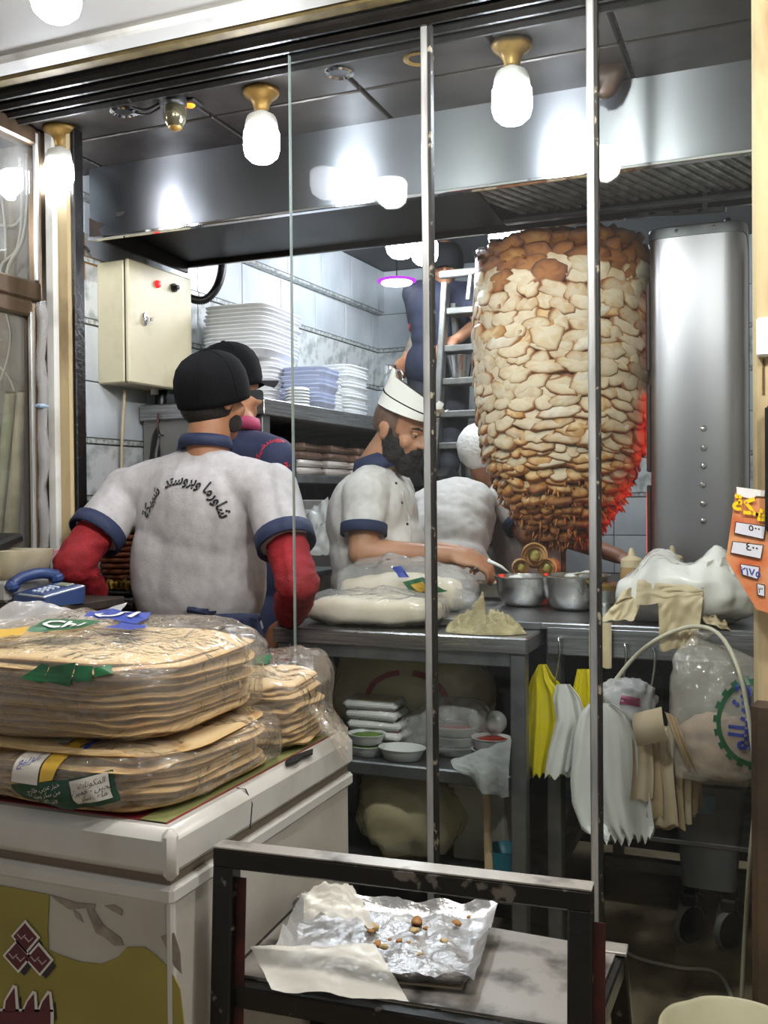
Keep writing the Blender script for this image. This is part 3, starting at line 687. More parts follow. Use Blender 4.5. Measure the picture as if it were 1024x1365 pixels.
def film1(u, v):
    p = a3.lerp(a2, u).lerp(a0.lerp(a1, u), v); b_ = math.sin(u*PI)*math.sin(v*PI)
    rr = Vector((0, 0, .022+.018*v+.012*b_ + .005*noise.noise(Vector((u*4, v*4, 9))) + .0015*noise.noise(Vector((u*13, v*11, 2)))))
    return Vector((p.x, p.y, SZ+.006)) + rr
solo('plastic_film', MB().grid(film1, 30, 22), 'greasy_film', 'milky greasy plastic film lying over the left front of the foil tray', 'plastic film', smooth=True)
b0, b1, b2, b3 = at(405, 1190, Z=TZ+.06), at(470, 1180, Z=TZ+.07), at(500, 1235, Z=TZ+.03), at(405, 1225, Z=TZ+.03)
solo('plastic_film', MB().grid(lambda u, v: b3.lerp(b2, u).lerp(b0.lerp(b1, u), v)+Vector((0, 0, .012*noise.noise(Vector((u*6, v*6, 4)))+.01*math.sin(u*PI))), 20, 18), 'greasy_film', 'clear crumpled plastic film standing at the back left of the foil tray', 'plastic film', smooth=True)

# ------------------------------------------------------------------ steel counters
LX0, LX1, LY0, LY1, LZ = -1.24, -.555, 2.275, 2.76, .965
lc = thing('steel_counter', 'low steel work counter with shelves behind the left glass pane', 'counter', ((LX0+LX1)/2, (LY0+LY1)/2, 0))
part('top', MB().box(((LX0+LX1)/2, (LY0+LY1)/2, LZ-.02), (LX1-LX0, LY1-LY0, .04), .004), 'steel', lc)
part('apron', MB().box(((LX0+LX1)/2, LY0+.02, LZ-.055), (LX1-LX0-.03, .02, .035), .002), 'steel_dull', lc)
for x in (LX0+.03, LX1-.025):
    for y in (LY0+.025, LY1-.03):
        l_ = part('leg', MB().box((x, y, (LZ-.04)/2), (.038, .038, LZ-.04), .003), 'steel_dull', lc)
        part('foot', MB().lathe([(.026, 0), (.026, .012), (.02, .03)], (x, y, 0), 14), 'black_plastic', l_, smooth='auto')
part('shelf', MB().box(((LX0+LX1)/2, (LY0+LY1)/2, .612), (LX1-LX0-.04, LY1-LY0-.02, .035), .004), 'steel_dull', lc)
part('shelf', MB().box(((LX0+LX1)/2, (LY0+LY1)/2, .33), (LX1-LX0-.04, LY1-LY0-.02, .03), .004), 'steel_dull', lc)
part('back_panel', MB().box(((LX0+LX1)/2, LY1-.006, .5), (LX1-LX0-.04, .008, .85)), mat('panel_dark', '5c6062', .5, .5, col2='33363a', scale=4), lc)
UX0, UX1, UY0, UY1, UZ = -.88, .02, 2.43, 3.56, .985
uc = thing('steel_counter', 'long steel serving counter with hooks on its apron, carrying tray, bowls and bags', 'counter', ((UX0+UX1)/2, (UY0+UY1)/2, 0))
part('top', MB().box(((UX0+UX1)/2, (UY0+UY1)/2, UZ-.009), (UX1-UX0, UY1-UY0, .018), .003), 'steel', uc)
part('front_edge', MB().box(((UX0-.555)/2+.0, UY0+.004, UZ-.009), (-.555-UX0, .012, .0185), .002), 'steel_dull', uc)
part('apron', MB().box((-.26, UY0+.006, UZ-.045), (.565, .014, .072), .003), 'steel', uc)
for x, y in ((-.53, 2.47), (-.03, 2.47), (-.53, UY1-.04), (-.03, UY1-.04), (-.86, UY1-.04), (-.86, 2.82)):
    part('leg', MB().box((x, y, (UZ-.02)/2), (.038, .038, UZ-.02), .003), 'steel_dull', uc)
part('shade_panel', MB().box(((UX0+UX1)/2, UY1-.015, .5), (UX1-UX0-.05, .01, .9)), 'panel_dark', uc)  # dark sheet added to hide the bright wall, stands in for under-counter shade
part('low_beam', MB().bar((-.53, 3.2, .12), (-.03, 3.2, .12), .035, .04, .003), 'steel_dull', uc)
part('low_beam', MB().bar((-.53, 2.47, .36), (-.53, UY1-.04, .36), .03, .035, .003), 'steel_dull', uc)
part('low_shelf', MB().box((-.44, 3.22, .30), (.85, .6, .014), .002), 'steel_dull', uc)
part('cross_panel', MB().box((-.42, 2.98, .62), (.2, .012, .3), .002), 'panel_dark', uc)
for i, (x, y) in enumerate(((746, 852), (834, 860), (872, 866))):
    p = at(x, y, Y=UY0-.002); q = [p, p+Vector((0, -.014, .004)), p+Vector((.004, -.02, -.012)), p+Vector((.001, -.016, -.05)), p+Vector((-.008, -.014, -.10)), p+Vector((-.014, -.03, -.115)), p+Vector((-.016, -.045, -.10))]
    part('hook', conduit(q, .0032, '', ''), 'chrome', uc, smooth=True)
# wall counter on the left behind the cook
kc = thing('side_counter', 'dark side counter against the tiled left wall behind the cook in the cap', 'counter', (-1.87, 2.6, 0))
part('top', MB().box((-1.89, 2.56, 1.005), (.38, .47, .03), .004), 'steel_dull', kc)
part('cabinet_body', MB().box((-1.89, 2.57, .495), (.36, .43, .99), .004), 'panel_dark', kc)
part('grip_bar', MB().bar((-2.06, 2.315, 1.0), (-1.71, 2.315, 1.0), .02, .018, .004), 'black_plastic', kc)
# small table by the window for till and phone
tb = thing('side_table', 'small dark table by the side window carrying the desk phone', 'table', (-1.78, 2.04, 0))
part('top', MB().box((-1.755, 2.03, 1.035), (.28, .24, .025), .004), mat('dark_wood', '3a332c', .5, col2='2a241f', scale=6, stretch=(1, 8, 1)), tb)
for x in (-1.875, -1.635):
    for y in (1.93, 2.13): part('leg', MB().box((x, y, .512), (.026, .026, 1.024), .002), 'dark_wood', tb)

# ------------------------------------------------------------------ steel cabinet along the tiled wall
cb = thing('shelf_cabinet', 'stainless cabinet against the tiled wall, stacked with white foam boxes', 'cabinet', wallpt(1.35, .26, 0), wall_rz)
U0, U1, CD, CZ = .58, 2.2, .50, 1.635
def lb(u0, u1, o0, o1, z0, z1, b=.003): return MB().box((u0-1.35+(u1-u0)/2, -(o0+o1)/2+.26, (z0+z1)/2), (u1-u0, o1-o0, z1-z0), b)
part('end_panel', lb(U0, U0+.02, .02, CD, .02, CZ-.005), mat('cab_panel', '9a9894', .42, .7, col2='86837e', scale=5), cb, world=False)
part('end_panel', lb(U1-.02, U1, .02, CD, .02, CZ-.005), 'cab_panel', cb, world=False)
part('corner_post', lb(U0, U0+.05, CD-.012, CD+.01, .02, CZ), 'steel_dull', cb, world=False)
part('top', lb(U0-.02, U1+.3, .02, CD+.03, CZ-.055, CZ), 'steel', cb, world=False)
for z in (.9, 1.36):
    part('shelf', lb(U0+.02, U1-.02, .03, CD-.01, z, z+.03), 'steel_dull', cb, world=False)
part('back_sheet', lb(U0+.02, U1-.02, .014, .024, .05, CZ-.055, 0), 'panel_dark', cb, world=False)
part('door', lb(U0+.06, U1-.04, CD-.005, CD+.012, .93, 1.30), 'cab_panel', cb, world=False)
part('door', lb(U0+.06, U1-.04, CD-.005, CD+.012, .08, .88), 'cab_panel', cb, world=False)
q = glyphs('MAC', .075, .0); p = wallpt(U0, 0, 0)
lay(q, at(233, 584, Y=p.y+.0), -WN*-1, (0, 0, 1), .003)
part('raised_letters', q, mat('letter_grey', '6f6c68', .4, .7), cb, fixn=False)
# ------------------------------------------------------------------ the meat cone
vcol_mat('meat', .3, bump=.35, bscale=38, sss=.08, mott=(26, 'a8703c', .38))
mat('meat_core', '9c5c28', .45, col2='5f2c10', scale=16, lo=.4, hi=.65, bump=.8, bscale=45)
mat('meat_shred', 'b87a3c', .5, col2='8a4e20', scale=30)
DC = at(750, 560, Y=3.12); DX, DY = DC.x, 3.12
_pp = [(322, 30), (325, 62), (331, 84), (341, 103), (354, 111), (372, 113), (400, 114.5), (450, 115.5), (500, 115), (545, 112), (590, 105), (625, 95), (655, 81), (680, 66), (700, 50), (713, 36), (722, 18)]
_k = (at(850, 560, Y=3.12)-at(750, 560, Y=3.12)); KX = ((Vector((DX, DY, 0))-CAM).dot(cd))/F
PROF = [(h*KX, at(750, y, Y=3.12).z) for y, h in _pp]
def rad(z):
    for (r0, z0), (r1, z1) in zip(PROF, PROF[1:]):
        if z1 <= z <= z0: return r0+(r1-r0)*(z0-z)/(z0-z1)
    return PROF[0][0] if z > PROF[0][1] else PROF[-1][0]
ZT, ZB = PROF[0][1], PROF[-1][1]
dn = thing('shawarma_cone', 'huge stacked chicken shawarma cone on an upright spit beside the steel oven', 'shawarma', (DX, DY, UZ))
core = [(.0005, ZB-UZ+.005)] + [((r-.012), z-UZ) for r, z in PROF[::-1]] + [(.0005, ZT-UZ+.004)]
cm = MB().lathe(core, n=56); cm.crinkle(.006, 22, 3)
part('meat_core', cm, 'meat_core', dn, smooth=True, world=False)
part('spit', MB().tube([(0, 0, .012), (0, 0, ZT-UZ+.06)], .0085, 12), mat('spit_rust', '8b6048', .4, .7, col2='6b3f2a', scale=30), dn, smooth='auto', world=False)
part('drip_plate', MB().lathe([(.0005, 0), (.05, 0), (.05, .012), (.02, .016), (.0005, .016)], n=24), 'steel_dull', dn, smooth='auto', world=False)
PAL = {'crust': (('a8703a', '8c5426', '5f3010'), ('9c6230', '7d4820', '53280e'), ('b88248', '96602c', '6a3814')), 'pale': (('d9c8aa', 'd3bf9c', '8c5426'), ('d6c6a8', 'ccb48c', '844c20'), ('e0d4be', 'd6c6a8', '9a6430'), ('cdba9c', 'c2a47a', '7a431a')),
       'gold': (('d2b282', 'bd8f54', '8a4c1e'), ('cda878', 'b27d42', '7d4018'), ('d9bd90', 'bf9358', '94561f')),
       'brown': (('c8985a', 'ae7438', '80481c'), ('bb864a', '9f642e', '733c16'), ('d0a66c', 'b27a40', '8a5020'))}
SL_ = {}
def slice_mesh(kind, k):
    rnd = random.Random(k*13+len(kind)); n = 14; rings = ((.5, .85), (.80, .74), (.97, .40), (1.06, -.35)); c3 = rnd.choice(PAL[kind])
    ph = rnd.random()*9; vs = [Vector((0, -1, 0))]; cols = [c3[0]]
    for (q, h) in rings:
        for i in range(n):
            a = 2*PI*i/n; wob = 1+.38*noise.noise(Vector((math.cos(a)*1.9+ph, math.sin(a)*1.9, k*2.7)))+.12*math.cos(2*a+ph)
            ca, sa = math.cos(a), math.sin(a)
            vs.append(Vector((q*wob*math.copysign(abs(ca)**.8, ca), -h*(1+.25*noise.noise(Vector((q*ca*2, q*sa*2, ph)))), q*wob*math.copysign(abs(sa)**.8, sa))))
            cols.append(c3[0] if q < .6 and rnd.random() < .7 else c3[1] if q < .95 else c3[2])
    fs = [(0, 1+i, 1+(i+1) % n) for i in range(n)]
    for r_ in range(len(rings)-1):
        for i in range(n): a = 1+r_*n; fs.append((a+i, a+n+i, a+n+(i+1) % n, a+(i+1) % n))
    m = MB(); m.v = vs; m.f = fs; me = to_mesh('meat_slice', m, 'meat', True)
    at_ = me.color_attributes.new('Col', 'FLOAT_COLOR', 'POINT')
    for i, c in enumerate(cols): at_.data[i].color = lin(c)
    return me
rnd = random.Random(5); slots = []
z = ZB+.012; row = 0
while z < ZT-.012:
    r = rad(z); t = (z-ZB)/(ZT-ZB)
    hh = (.022 if t < .14 else .027 if t < .3 else .034 if t < .62 else .043)*rnd.uniform(.9, 1.12)
    wd = (.040 if t < .14 else .056 if t < .3 else .066 if t < .62 else .07)
    if t > .94: hh = .03; wd = .045
    n = max(5, int(2*PI*r/wd)); off = rnd.random()*6.28
    a = off
    while a < off+2*PI-.4*wd/max(r, .05):
        w_ = wd*rnd.uniform(.65, 1.45); a += w_/2/max(r, .04); zz_ = z+rnd.uniform(-.35, .35)*hh
        zone = 'crust' if t > .895 or (.785 < t < .815 and rnd.random() < .6) else 'brown' if t < .12 else ('brown' if rnd.random() < .55 else 'gold') if t < .19 else ('gold' if rnd.random() < .6 else 'pale') if t < .28 else ('pale' if rnd.random() < .86 else 'gold')
        if .815 <= t <= .895: zone = 'pale' if rnd.random() < .62 else 'crust'
        slots.append((a, zz_, w_, hh, zone, t)); a += w_/2/max(r, .04)
    z += hh*.86; row += 1
vis = []; hid = []
vd = math.atan2(-DY, -DX)
for s in slots:
    da = abs((s[0]-vd+PI) % (2*PI)-PI)
    (vis if da < 1.62 else hid).append((da, s))
vis.sort(key=lambda q: q[0]); hid = [s for _, s in hid]+[s for _, s in vis[300:]]; vis = [s for _, s in vis[:300]]
def slice_mat(s, k):
    a, z, w_, h, zone, t = s; r = rad(z); dz = .02; sl = (rad(min(z+dz, ZT))-rad(max(z-dz, ZB)))/(2*dz)
    rr = random.Random(k); th = .0105 if zone != 'brown' else .010
    M = Matrix.Translation((r*math.cos(a)*.985, r*math.sin(a)*.985, z-UZ)) @ Matrix.Rotation(a+PI/2, 4, 'Z') @ Matrix.Rotation(math.atan(sl)*-.9+rr.uniform(-.22, .22), 4, 'X') @ Matrix.Rotation(rr.uniform(-.35, .35), 4, 'Y') @ Matrix.Diagonal((w_*.63, th*rr.uniform(.7, 1.35), h*.74*rr.uniform(.8, 1.3), 1))
    return M
VAR = {z_: [slice_mesh(z_, k) for k in range(9)] for z_ in PAL}
for k, s in enumerate(vis):
    o = bpy.data.objects.new('meat_slice', VAR[s[4]][k % 9]); C.objects.link(o); o.parent = dn; o.matrix_local = slice_mat(s, k)
bm = bmesh.new(); cl = None
hm = MB(); hc = []
for k, s in enumerate(hid):
    me = VAR[s[4]][k % 9]; M = slice_mat(s, k+999); hm.add([M @ v.co for v in me.vertices], [tuple(p.vertices) for p in me.polygons]); hc += [tuple(d.color) for d in me.color_attributes['Col'].data]
ho = part('meat_slices', hm, 'meat', dn, smooth=True, world=False, kind='stuff', fixn=False); ca_ = ho.data.color_attributes.new('Col', 'FLOAT_COLOR', 'POINT')
for i, c in enumerate(hc): ca_.data[i].color = c
# frayed shreds at the bottom and the crusty top
sh = MB()
for k in range(900):
    a = rnd.random()*2*PI; t = rnd.random()**1.8; z = ZB+.005+t*.2; r = rad(z)*rnd.uniform(.93, 1.03); L = rnd.uniform(.014, .042)
    p = Vector((r*math.cos(a), r*math.sin(a), z-UZ)); d_ = Vector((math.cos(a)*.35+rnd.uniform(-.5, .5), math.sin(a)*.35+rnd.uniform(-.5, .5), -1 if rnd.random() < .7 else .3)).normalized()
    sh.tube([p, p+d_*L*.5+Vector((0, 0, -.002)), p+d_*L], [.0035, .0045, .001], 4, cap=False)
for k in range(700):
    a = rnd.random()*2*PI; z = ZT-rnd.random()**1.5*.13; r = rad(z)*rnd.uniform(.6, 1.02); p = Vector((r*math.cos(a), r*math.sin(a), min(z, ZT)-UZ+.002))
    d_ = Vector((rnd.uniform(-1, 1), rnd.uniform(-1, 1), rnd.uniform(-.3, .3))).normalized(); L = rnd.uniform(.01, .03)
    sh.tube([p, p+d_*L*.5+Vector((0, 0, .003)), p+d_*L], [.004, .005, .001], 4, cap=False)
part('crust_shreds', sh, 'meat_shred', dn, smooth=True, world=False, kind='stuff')
# ------------------------------------------------------------------ the upright oven
OX0, OX1, OY0, OY1 = at(864, 500, Y=2.95).x, at(995, 500, Y=2.95).x, 2.95, 3.30
OZ0, OZ1 = UZ, at(930, 298, Y=2.95).z
ov = thing('gas_oven', 'tall upright stainless oven with riveted front standing right of the meat cone', 'oven', ((OX0+OX1)/2, (OY0+OY1)/2, OZ0))
def osec(z, g=0): return ((( OX0+OX1)/2, (OY0+OY1)/2, z), (OX1-OX0)/2+g, (OY1-OY0)/2+g, 0, .28)
part('housing', MB().loft([osec(OZ0+.02), osec(OZ0+.4), osec(OZ0+.8), osec(OZ1-.03)], 56), 'steel_oven', ov, smooth='auto')
part('top_band', MB().loft([osec(OZ1-.032, .003), osec(OZ1-.004, .004), osec(OZ1, -.002)], 56), 'steel_dull', ov, smooth='auto')
part('base', MB().loft([osec(OZ0, -.01), osec(OZ0+.022, -.006)], 56), 'black_plastic', ov, smooth='auto')
for x, y in ((938, 571), (938, 597), (938, 621), (937, 646), (938, 671), (938, 694)):
    p = at(x, y, Y=OY0); part('rivet', MB().lathe([(.010, -.001), (.009, .004), (.005, .007), (.0005, .008)], (p.x, OY0, p.z), 12, (0, -1, 0)), 'chrome', ov, smooth=True)
for x in (902, 952):
    p = at(x, 297, Y=OY0); part('screw', MB().lathe([(.006, 0), (.005, .003), (.0005, .004)], (p.x, OY0-.004, OZ1-.016), 10, (0, -1, 0)), 'chrome', ov, smooth=True)
p = at(970, 278, Y=3.0); part('knob', MB().lathe([(.006, 0), (.006, .012), (.010, .014), (.010, .022), (.004, .026)], (p.x, 3.02, OZ1), 12), 'black_plastic', ov, smooth='auto')
mat('burner_frame', '3a2c26', .6, .5)
for k in range(3):
    z0 = OZ0+.10+k*.30
    b_ = part('burner', MB().box((OX0-.004, 3.12, z0+.12), (.012, .26, .26), .003), 'burner_frame', ov)
    part('ember_panel', MB().box((OX0-.011, 3.12, z0+.12), (.004, .22, .22), .001), emis('ember_%d' % k, 'ff3412', (3.0, .8, .1)[k]), b_)

# ------------------------------------------------------------------ tray and things on the long counter
TX0, TX1, TY0, TY1 = -1.05, -.40, 2.92, 3.50; TZ0 = UZ
mat('steel_tray', 'a8a49c', .33, .95, col2='8a8378', scale=8, rough2=.45)
ty = thing('steel_tray', 'wide shallow steel catering tray below the meat cone with bread and shavings', 'tray', (-.72, 3.2, TZ0))
# tray sits on a raised block at the left, open top
def tray_part(name, b): part(name, b, 'steel_tray', ty)
tray_part('floor_sheet', MB().box((-.74, 2.985, TZ0+.014), (.60, .125, .006), .001))
for (c_, d_) in (((-.74, 2.92, TZ0+.03), (.62, .008, .045)), ((-.74, 3.05, TZ0+.03), (.62, .008, .045)), ((-1.05, 2.985, TZ0+.03), (.008, .13, .045)), ((-.43, 2.985, TZ0+.03), (.008, .13, .045))):
    tray_part('rim', MB().box(c_, d_, .002))
# bowls
def bowl(c, r, h, lab, m='chrome', fill=None, inner=None):
    t = thing('steel_bowl', lab, 'bowl', c)
    prof = [(.0005, 0), (r*.62, 0), (r*.80, h*.12), (r*.93, h*.42), (r*.97, h*.8), (r, h*.94), (r*1.08, h*.97), (r*1.08, h), (r*.99, h), (r*.94, h*.8), (r*.9, h*.45), (r*.75, h*.15), (.0005, h*.08)]
    part('shell', MB().lathe(prof, n=40), m, t, smooth='auto', world=False)
    if fill: part('sauce', MB().lathe([(r*.93, h*.78), (r*.6, h*.84), (.0005, h*.86)], n=28).crinkle(.004, 30, 3), fill, t, smooth=True, world=False)
    return t
mat('steel_bowl', 'c9c8c6', .2, 1, col2='b2b0ad', scale=10, rough2=.3)
mat('garlic', 'eee9dc', .5, bump=.3, bscale=60); mat('pickle', 'a8743c', .5, col2='6f7a2c', scale=40, bump=.4, bscale=60)
pA = at(713, 802, Z=UZ); bA = bowl((pA.x, 2.80, UZ), .088, .088, 'steel bowl of white garlic sauce with a spoon in front of the wraps', 'steel_bowl', 'garlic')
pB = at(786, 806, Z=UZ); bB = bowl((pB.x-.015, 2.745, UZ), .092, .098, 'deeper steel bowl right of the garlic bowl, with a white ladle handle', 'steel_bowl', 'pickle')
def spoon(a, b, m, lab):
    a, b = Vector(a), Vector(b); d_ = (b-a); t = thing('spoon', lab, 'spoon', a)
    part('handle', MB().tube([a, a+d_*.5+Vector((0, 0, .006)), b], [.004, .0045, .006], 8), m, t, smooth=True)
    part('spoon_bowl', MB().ell(a, (.022, .016, .008), 12, 8), m, t, smooth=True); return t
mat('white_plastic', 'e6e6e2', .35)
spoon((bA.location.x-.03, 2.80, UZ+.082), at(650, 747, Y=2.76), 'white_plastic', 'white plastic spoon leaning out of the garlic sauce bowl')
spoon((bB.location.x-.01, 2.745, UZ+.094), (bB.location.x+.075, 2.69, UZ+.11), 'white_plastic', 'white ladle lying across the deeper steel bowl')
# steel shaker
p = at(818, 811, Z=UZ); t = thing('steel_shaker', 'small steel shaker with a brass coloured lid beside the bottle', 'shaker', (p.x, 2.66, UZ))
part('can', MB().lathe([(.034, 0), (.036, .004), (.036, .03), (.037, .032), (.036, .035), (.036, .066)], n=28), 'steel_bowl', t, smooth='auto', world=False)
part('lid', MB().lathe([(.0375, .066), (.0375, .078), (.033, .082), (.0005, .084)], n=28), 'bulb_base', t, smooth='auto', world=False)
def squeeze(px_, pyt, pyb, Y, col, lab, sauce):
    top = at(px_, pyt, Y=Y); t = thing('sauce_bottle', lab, 'bottle', (top.x, Y, UZ), 0, 'squeeze bottles'); H_ = top.z-UZ; r = .031
    part('body', MB().lathe([(.0005, .001), (r*.9, 0), (r, .01), (r, H_*.58), (r*.97, H_*.66), (r*.9, H_*.7)], n=24), col, t, smooth='auto', world=False)
    part('sauce', MB().lathe([(.0005, .003), (r*1.005, .006), (r*1.005, H_*.40), (.0005, H_*.40)], n=24), sauce, t, smooth='auto', world=False)
    part('cap', MB().lathe([(r*.95, H_*.7), (r*.95, H_*.81), (r*.8, H_*.84), (.011, H_*.87), (.005, H_*.99), (.0005, H_)], n=20), 'bottle_cap', t, smooth='auto', world=False)
mat('bottle_cap', 'd9c7a2', .4); mat('bottle_pet', 'b08f5f', .25, col2='9a7a4c', scale=12); mat('sauce_dark', '2a2a2e', .2); mat('bottle_white', 'd3cab6', .3)
squeeze(842, 730, 795, 2.72, 'bottle_pet', 'tan squeeze bottle with dark sauce next to the steel shaker', 'sauce_dark')
squeeze(896, 727, 795, 2.82, 'bottle_white', 'squeeze bottle peeping over the left side of the white bag', 'bottle_white')
squeeze(953, 727, 795, 2.80, 'bottle_white', 'squeeze bottle peeping over the knot side of the white bag', 'bottle_white')
# wraps
mat('wrap_bread', 'd8b47a', .6, col2='b07c42', scale=22, bump=.2, bscale=50); mat('wrap_fill', '8a8a3a', .6, col2='c7b06a', scale=60)
def wrap(px_, py_, Y, r, L, ang, lab, tilt=0):
    p = at(px_, py_, Y=Y); t = thing('shawarma_wrap', lab, 'wrap', p, ang)
    sp = [Vector(((r*(.32+.68*k/40))*math.cos(k*.42), 0, (r*(.32+.68*k/40))*math.sin(k*.42))) for k in range(41)]
    m = MB(); n = len(sp)
    for (y, g) in ((0, 1.0), (L*.5, 1.03), (L, .96)):
        for q in sp: m.v += [Vector((q.x*g, y+.004*math.sin(q.x*90), q.z*g))]
    for y0 in range(2):
        for i in range(n-1): m.f.append((y0*n+i, y0*n+i+1, (y0+1)*n+i+1, (y0+1)*n+i))
    part('rolled_bread', m, 'wrap_bread', t, smooth=True, world=False)
    part('inner_bread', MB().lathe([(.0005, .016), (r*.97, .016), (r*.97, L*.95), (.0005, L*.95)], (0, 0, 0), 20, (0, 1, 0)), 'wrap_bread', t, smooth='auto', world=False)
    part('filling', MB().ell((0, .012, 0), (r*.42, .012, r*.42), 12, 8).crinkle(.004, 80, 2), 'wrap_fill', t, smooth=True, world=False)
wrap(713, 741, 2.99, .042, .06, .25, 'large rolled shawarma wrap with open end on top of the others')
wrap(695, 757, 2.97, .028, .06, .3, 'small rolled wrap lying at the left of the big wrap')
wrap(728, 757, 3.0, .03, .05, -.2, 'small rolled wrap tucked under the right of the big wrap')
# open breads with shavings under the cook's hand
mat('flat_dough', 'd9bd84', .6, col2='b98e50', scale=14, bump=.2, bscale=40)
for i, (x, y, r_) in enumerate(((655, 776, .05), (634, 779, .035), (668, 774, .04))):
    p = at(x, y, Y=2.97); solo('flatbread_piece', MB().ell((p.x, 2.97, UZ+.035+i*.006), (r_, .045, .007), 18, 6).crinkle(.005, 40, i), 'flat_dough', ('round folded flatbread in the tray below the cook\'s hand', 'small folded flatbread at the front left of the tray', 'folded flatbread next to the garlic bowl')[i], 'bread', smooth=True)
sv = MB(); r2 = random.Random(3)
for k in range(90):
    p = Vector((r2.uniform(-.62, -.45), r2.uniform(2.95, 3.03), UZ+.022+r2.random()*.035)); sv.ell(p, (r2.uniform(.006, .014), r2.uniform(.004, .009), .004), 6, 4, Matrix.Rotation(r2.random()*3, 3, 'Z'))
for k in range(30):
    p = Vector((r2.uniform(-.93, -.82), r2.uniform(2.95, 3.0), UZ+.04+r2.random()*.012)); sv.ell(p, (r2.uniform(.006, .012), r2.uniform(.004, .008), .004), 6, 4, Matrix.Rotation(r2.random()*3, 3, 'Z'))
solo('meat_shavings', sv, mat('shaving', 'b3632e', .5, col2='7a3718', scale=50), 'heap of brown shaved chicken in the tray', 'meat', kind='stuff', smooth=True)
# folded cloth on the low counter
mat('dish_cloth', 'b9ad8a', .85, col2='a3966f', scale=30, bump=.5, bscale=180)
def heap(c, rx, ry, h, seed, folds=6, res=(44, 34)):
    def fn(u, v):
        a = u*2*PI; q = v**.8; k = 1+.16*noise.noise(Vector((math.cos(a)*1.6, math.sin(a)*1.6, seed)))
        zz = h*(1-q**2.2)*(.55+.6*abs(noise.noise(Vector((math.cos(a)*q*2.2, math.sin(a)*q*2.2, seed+4)))))+.012*q*(1-q)*math.sin(a*folds+q*5)*4*.3
        zz += .014*abs(noise.noise(Vector((math.cos(a)*q*4.5+seed, math.sin(a)*q*5, 2))))*(1-q*.5)
        return Vector((c[0]+rx*q*k*math.cos(a), c[1]+ry*q*k*math.sin(a), c[2]+max(zz, .003 if q > .97 else .006)))
    return MB().grid(fn, *res)
cc = Vector((at(652, 840, Z=LZ).x, 2.345, LZ)); pk = at(640, 806, Y=2.345)
def clothf(u, v):
    a = u*2*PI; q = v; k = 1+.22*noise.noise(Vector((math.cos(a)*1.8, math.sin(a)*1.8, 5))); x = .104*q*k*math.cos(a); y = .055*q*k*math.sin(a)
    n1 = noise.noise(Vector((x*26+3, y*34, 1.7))); n2 = noise.noise(Vector((x*58, y*58+7, 4.1))); dome = max(0, 1-q*q)**.6
    z_ = dome*(.012+.052*(1-min(1, abs(n1)*2.6))**1.4*(.55+.45*dome))+.008*(1-abs(n2)*2)*dome**.5
    z_ += (pk.z-LZ-.03)*math.exp(-(((cc.x+x-pk.x)/.016)**2+(y/.02)**2))
    return Vector((cc.x+x, cc.y+y, LZ+max(z_, .0015)))
cq = MB().grid(clothf, 96, 48)
solo('dish_cloth', cq, 'dish_cloth', 'crumpled beige dish cloth on the corner of the low steel counter', 'cloth', smooth=True)

# ------------------------------------------------------------------ flatbread in clear bags
vcol_mat('bread', .7, bump=.3, bscale=45)
film('bread_bag', 'fdfcf9', haze=.11, hazecol='fff3df', rough=.09, bump=1.0, bscale=19, base=.06, fres=1.45)
mat('print_green', '1d5c36', .4); mat('print_blue', '2b3f93', .4); mat('print_yellow', 'c9a23a', .45); mat('print_grey', 'c9c4ba', .5); mat('print_dgreen', '15402c', .45)
def bread_mesh(k):
    n = 36; vs = []; fs = []; cols = []
    for (q, h) in ((1.0, -.3), (1.02, .1), (.97, .5)):
        for i in range(n):
            a = 2*PI*i/n; ca, sa = math.cos(a), math.sin(a); w_ = 1+.045*noise.noise(Vector((ca*1.5, sa*1.5, k)))
            vs.append(Vector((q*w_*math.copysign(abs(ca)**.5, ca), q*w_*math.copysign(abs(sa)**.5, sa), h*1.0 + .9*noise.noise(Vector((ca*2.2, sa*2.2, k+5.0))))))
            c = noise.noise(Vector((ca*5, sa*5, k*3.1+h))); cols.append('a57c48' if c > .32 else 'c9a873' if h < .3 else 'dcc294')
    vs += [Vector((0, 0, .45)), Vector((0, 0, -.3))]; cols += ['d9c49c', 'd9c49c']
    for r_ in range(2):
        for i in range(n): fs.append((r_*n+i, r_*n+(i+1) % n, (r_+1)*n+(i+1) % n, (r_+1)*n+i))
    for i in range(n): fs.append((2*n+i, 2*n+(i+1) % n, 3*n)); fs.append((i, 3*n+1, (i+1) % n))
    m = MB(); m.v = vs; m.f = fs; me = to_mesh('flatbread', m, 'bread', True); ca_ = me.color_attributes.new('Col', 'FLOAT_COLOR', 'POINT')
    for i, c in enumerate(cols): ca_.data[i].color = lin(c)
    return me
BM = [bread_mesh(k) for k in range(7)]; rb = random.Random(11)
def bread_stack(c, rx, ry, h, n, lab, grp, rz=0):
    t = h/n
    for i in range(n):
        o = mesh_obj('flatbread', BM[rb.randrange(7)], None, (c[0]+rb.uniform(-.008, .008), c[1]+rb.uniform(-.008, .008), c[2]+t*(i+.5)), (rb.uniform(-.015, .015), rb.uniform(-.015, .015), rz+rb.choice((0, PI))+rb.uniform(-.08, .08)))
        o.scale = (rx*rb.uniform(.95, 1.03), ry*rb.uniform(.95, 1.03), t*.92); place(o, nth(i, n)+' '+lab, 'flatbread', grp)
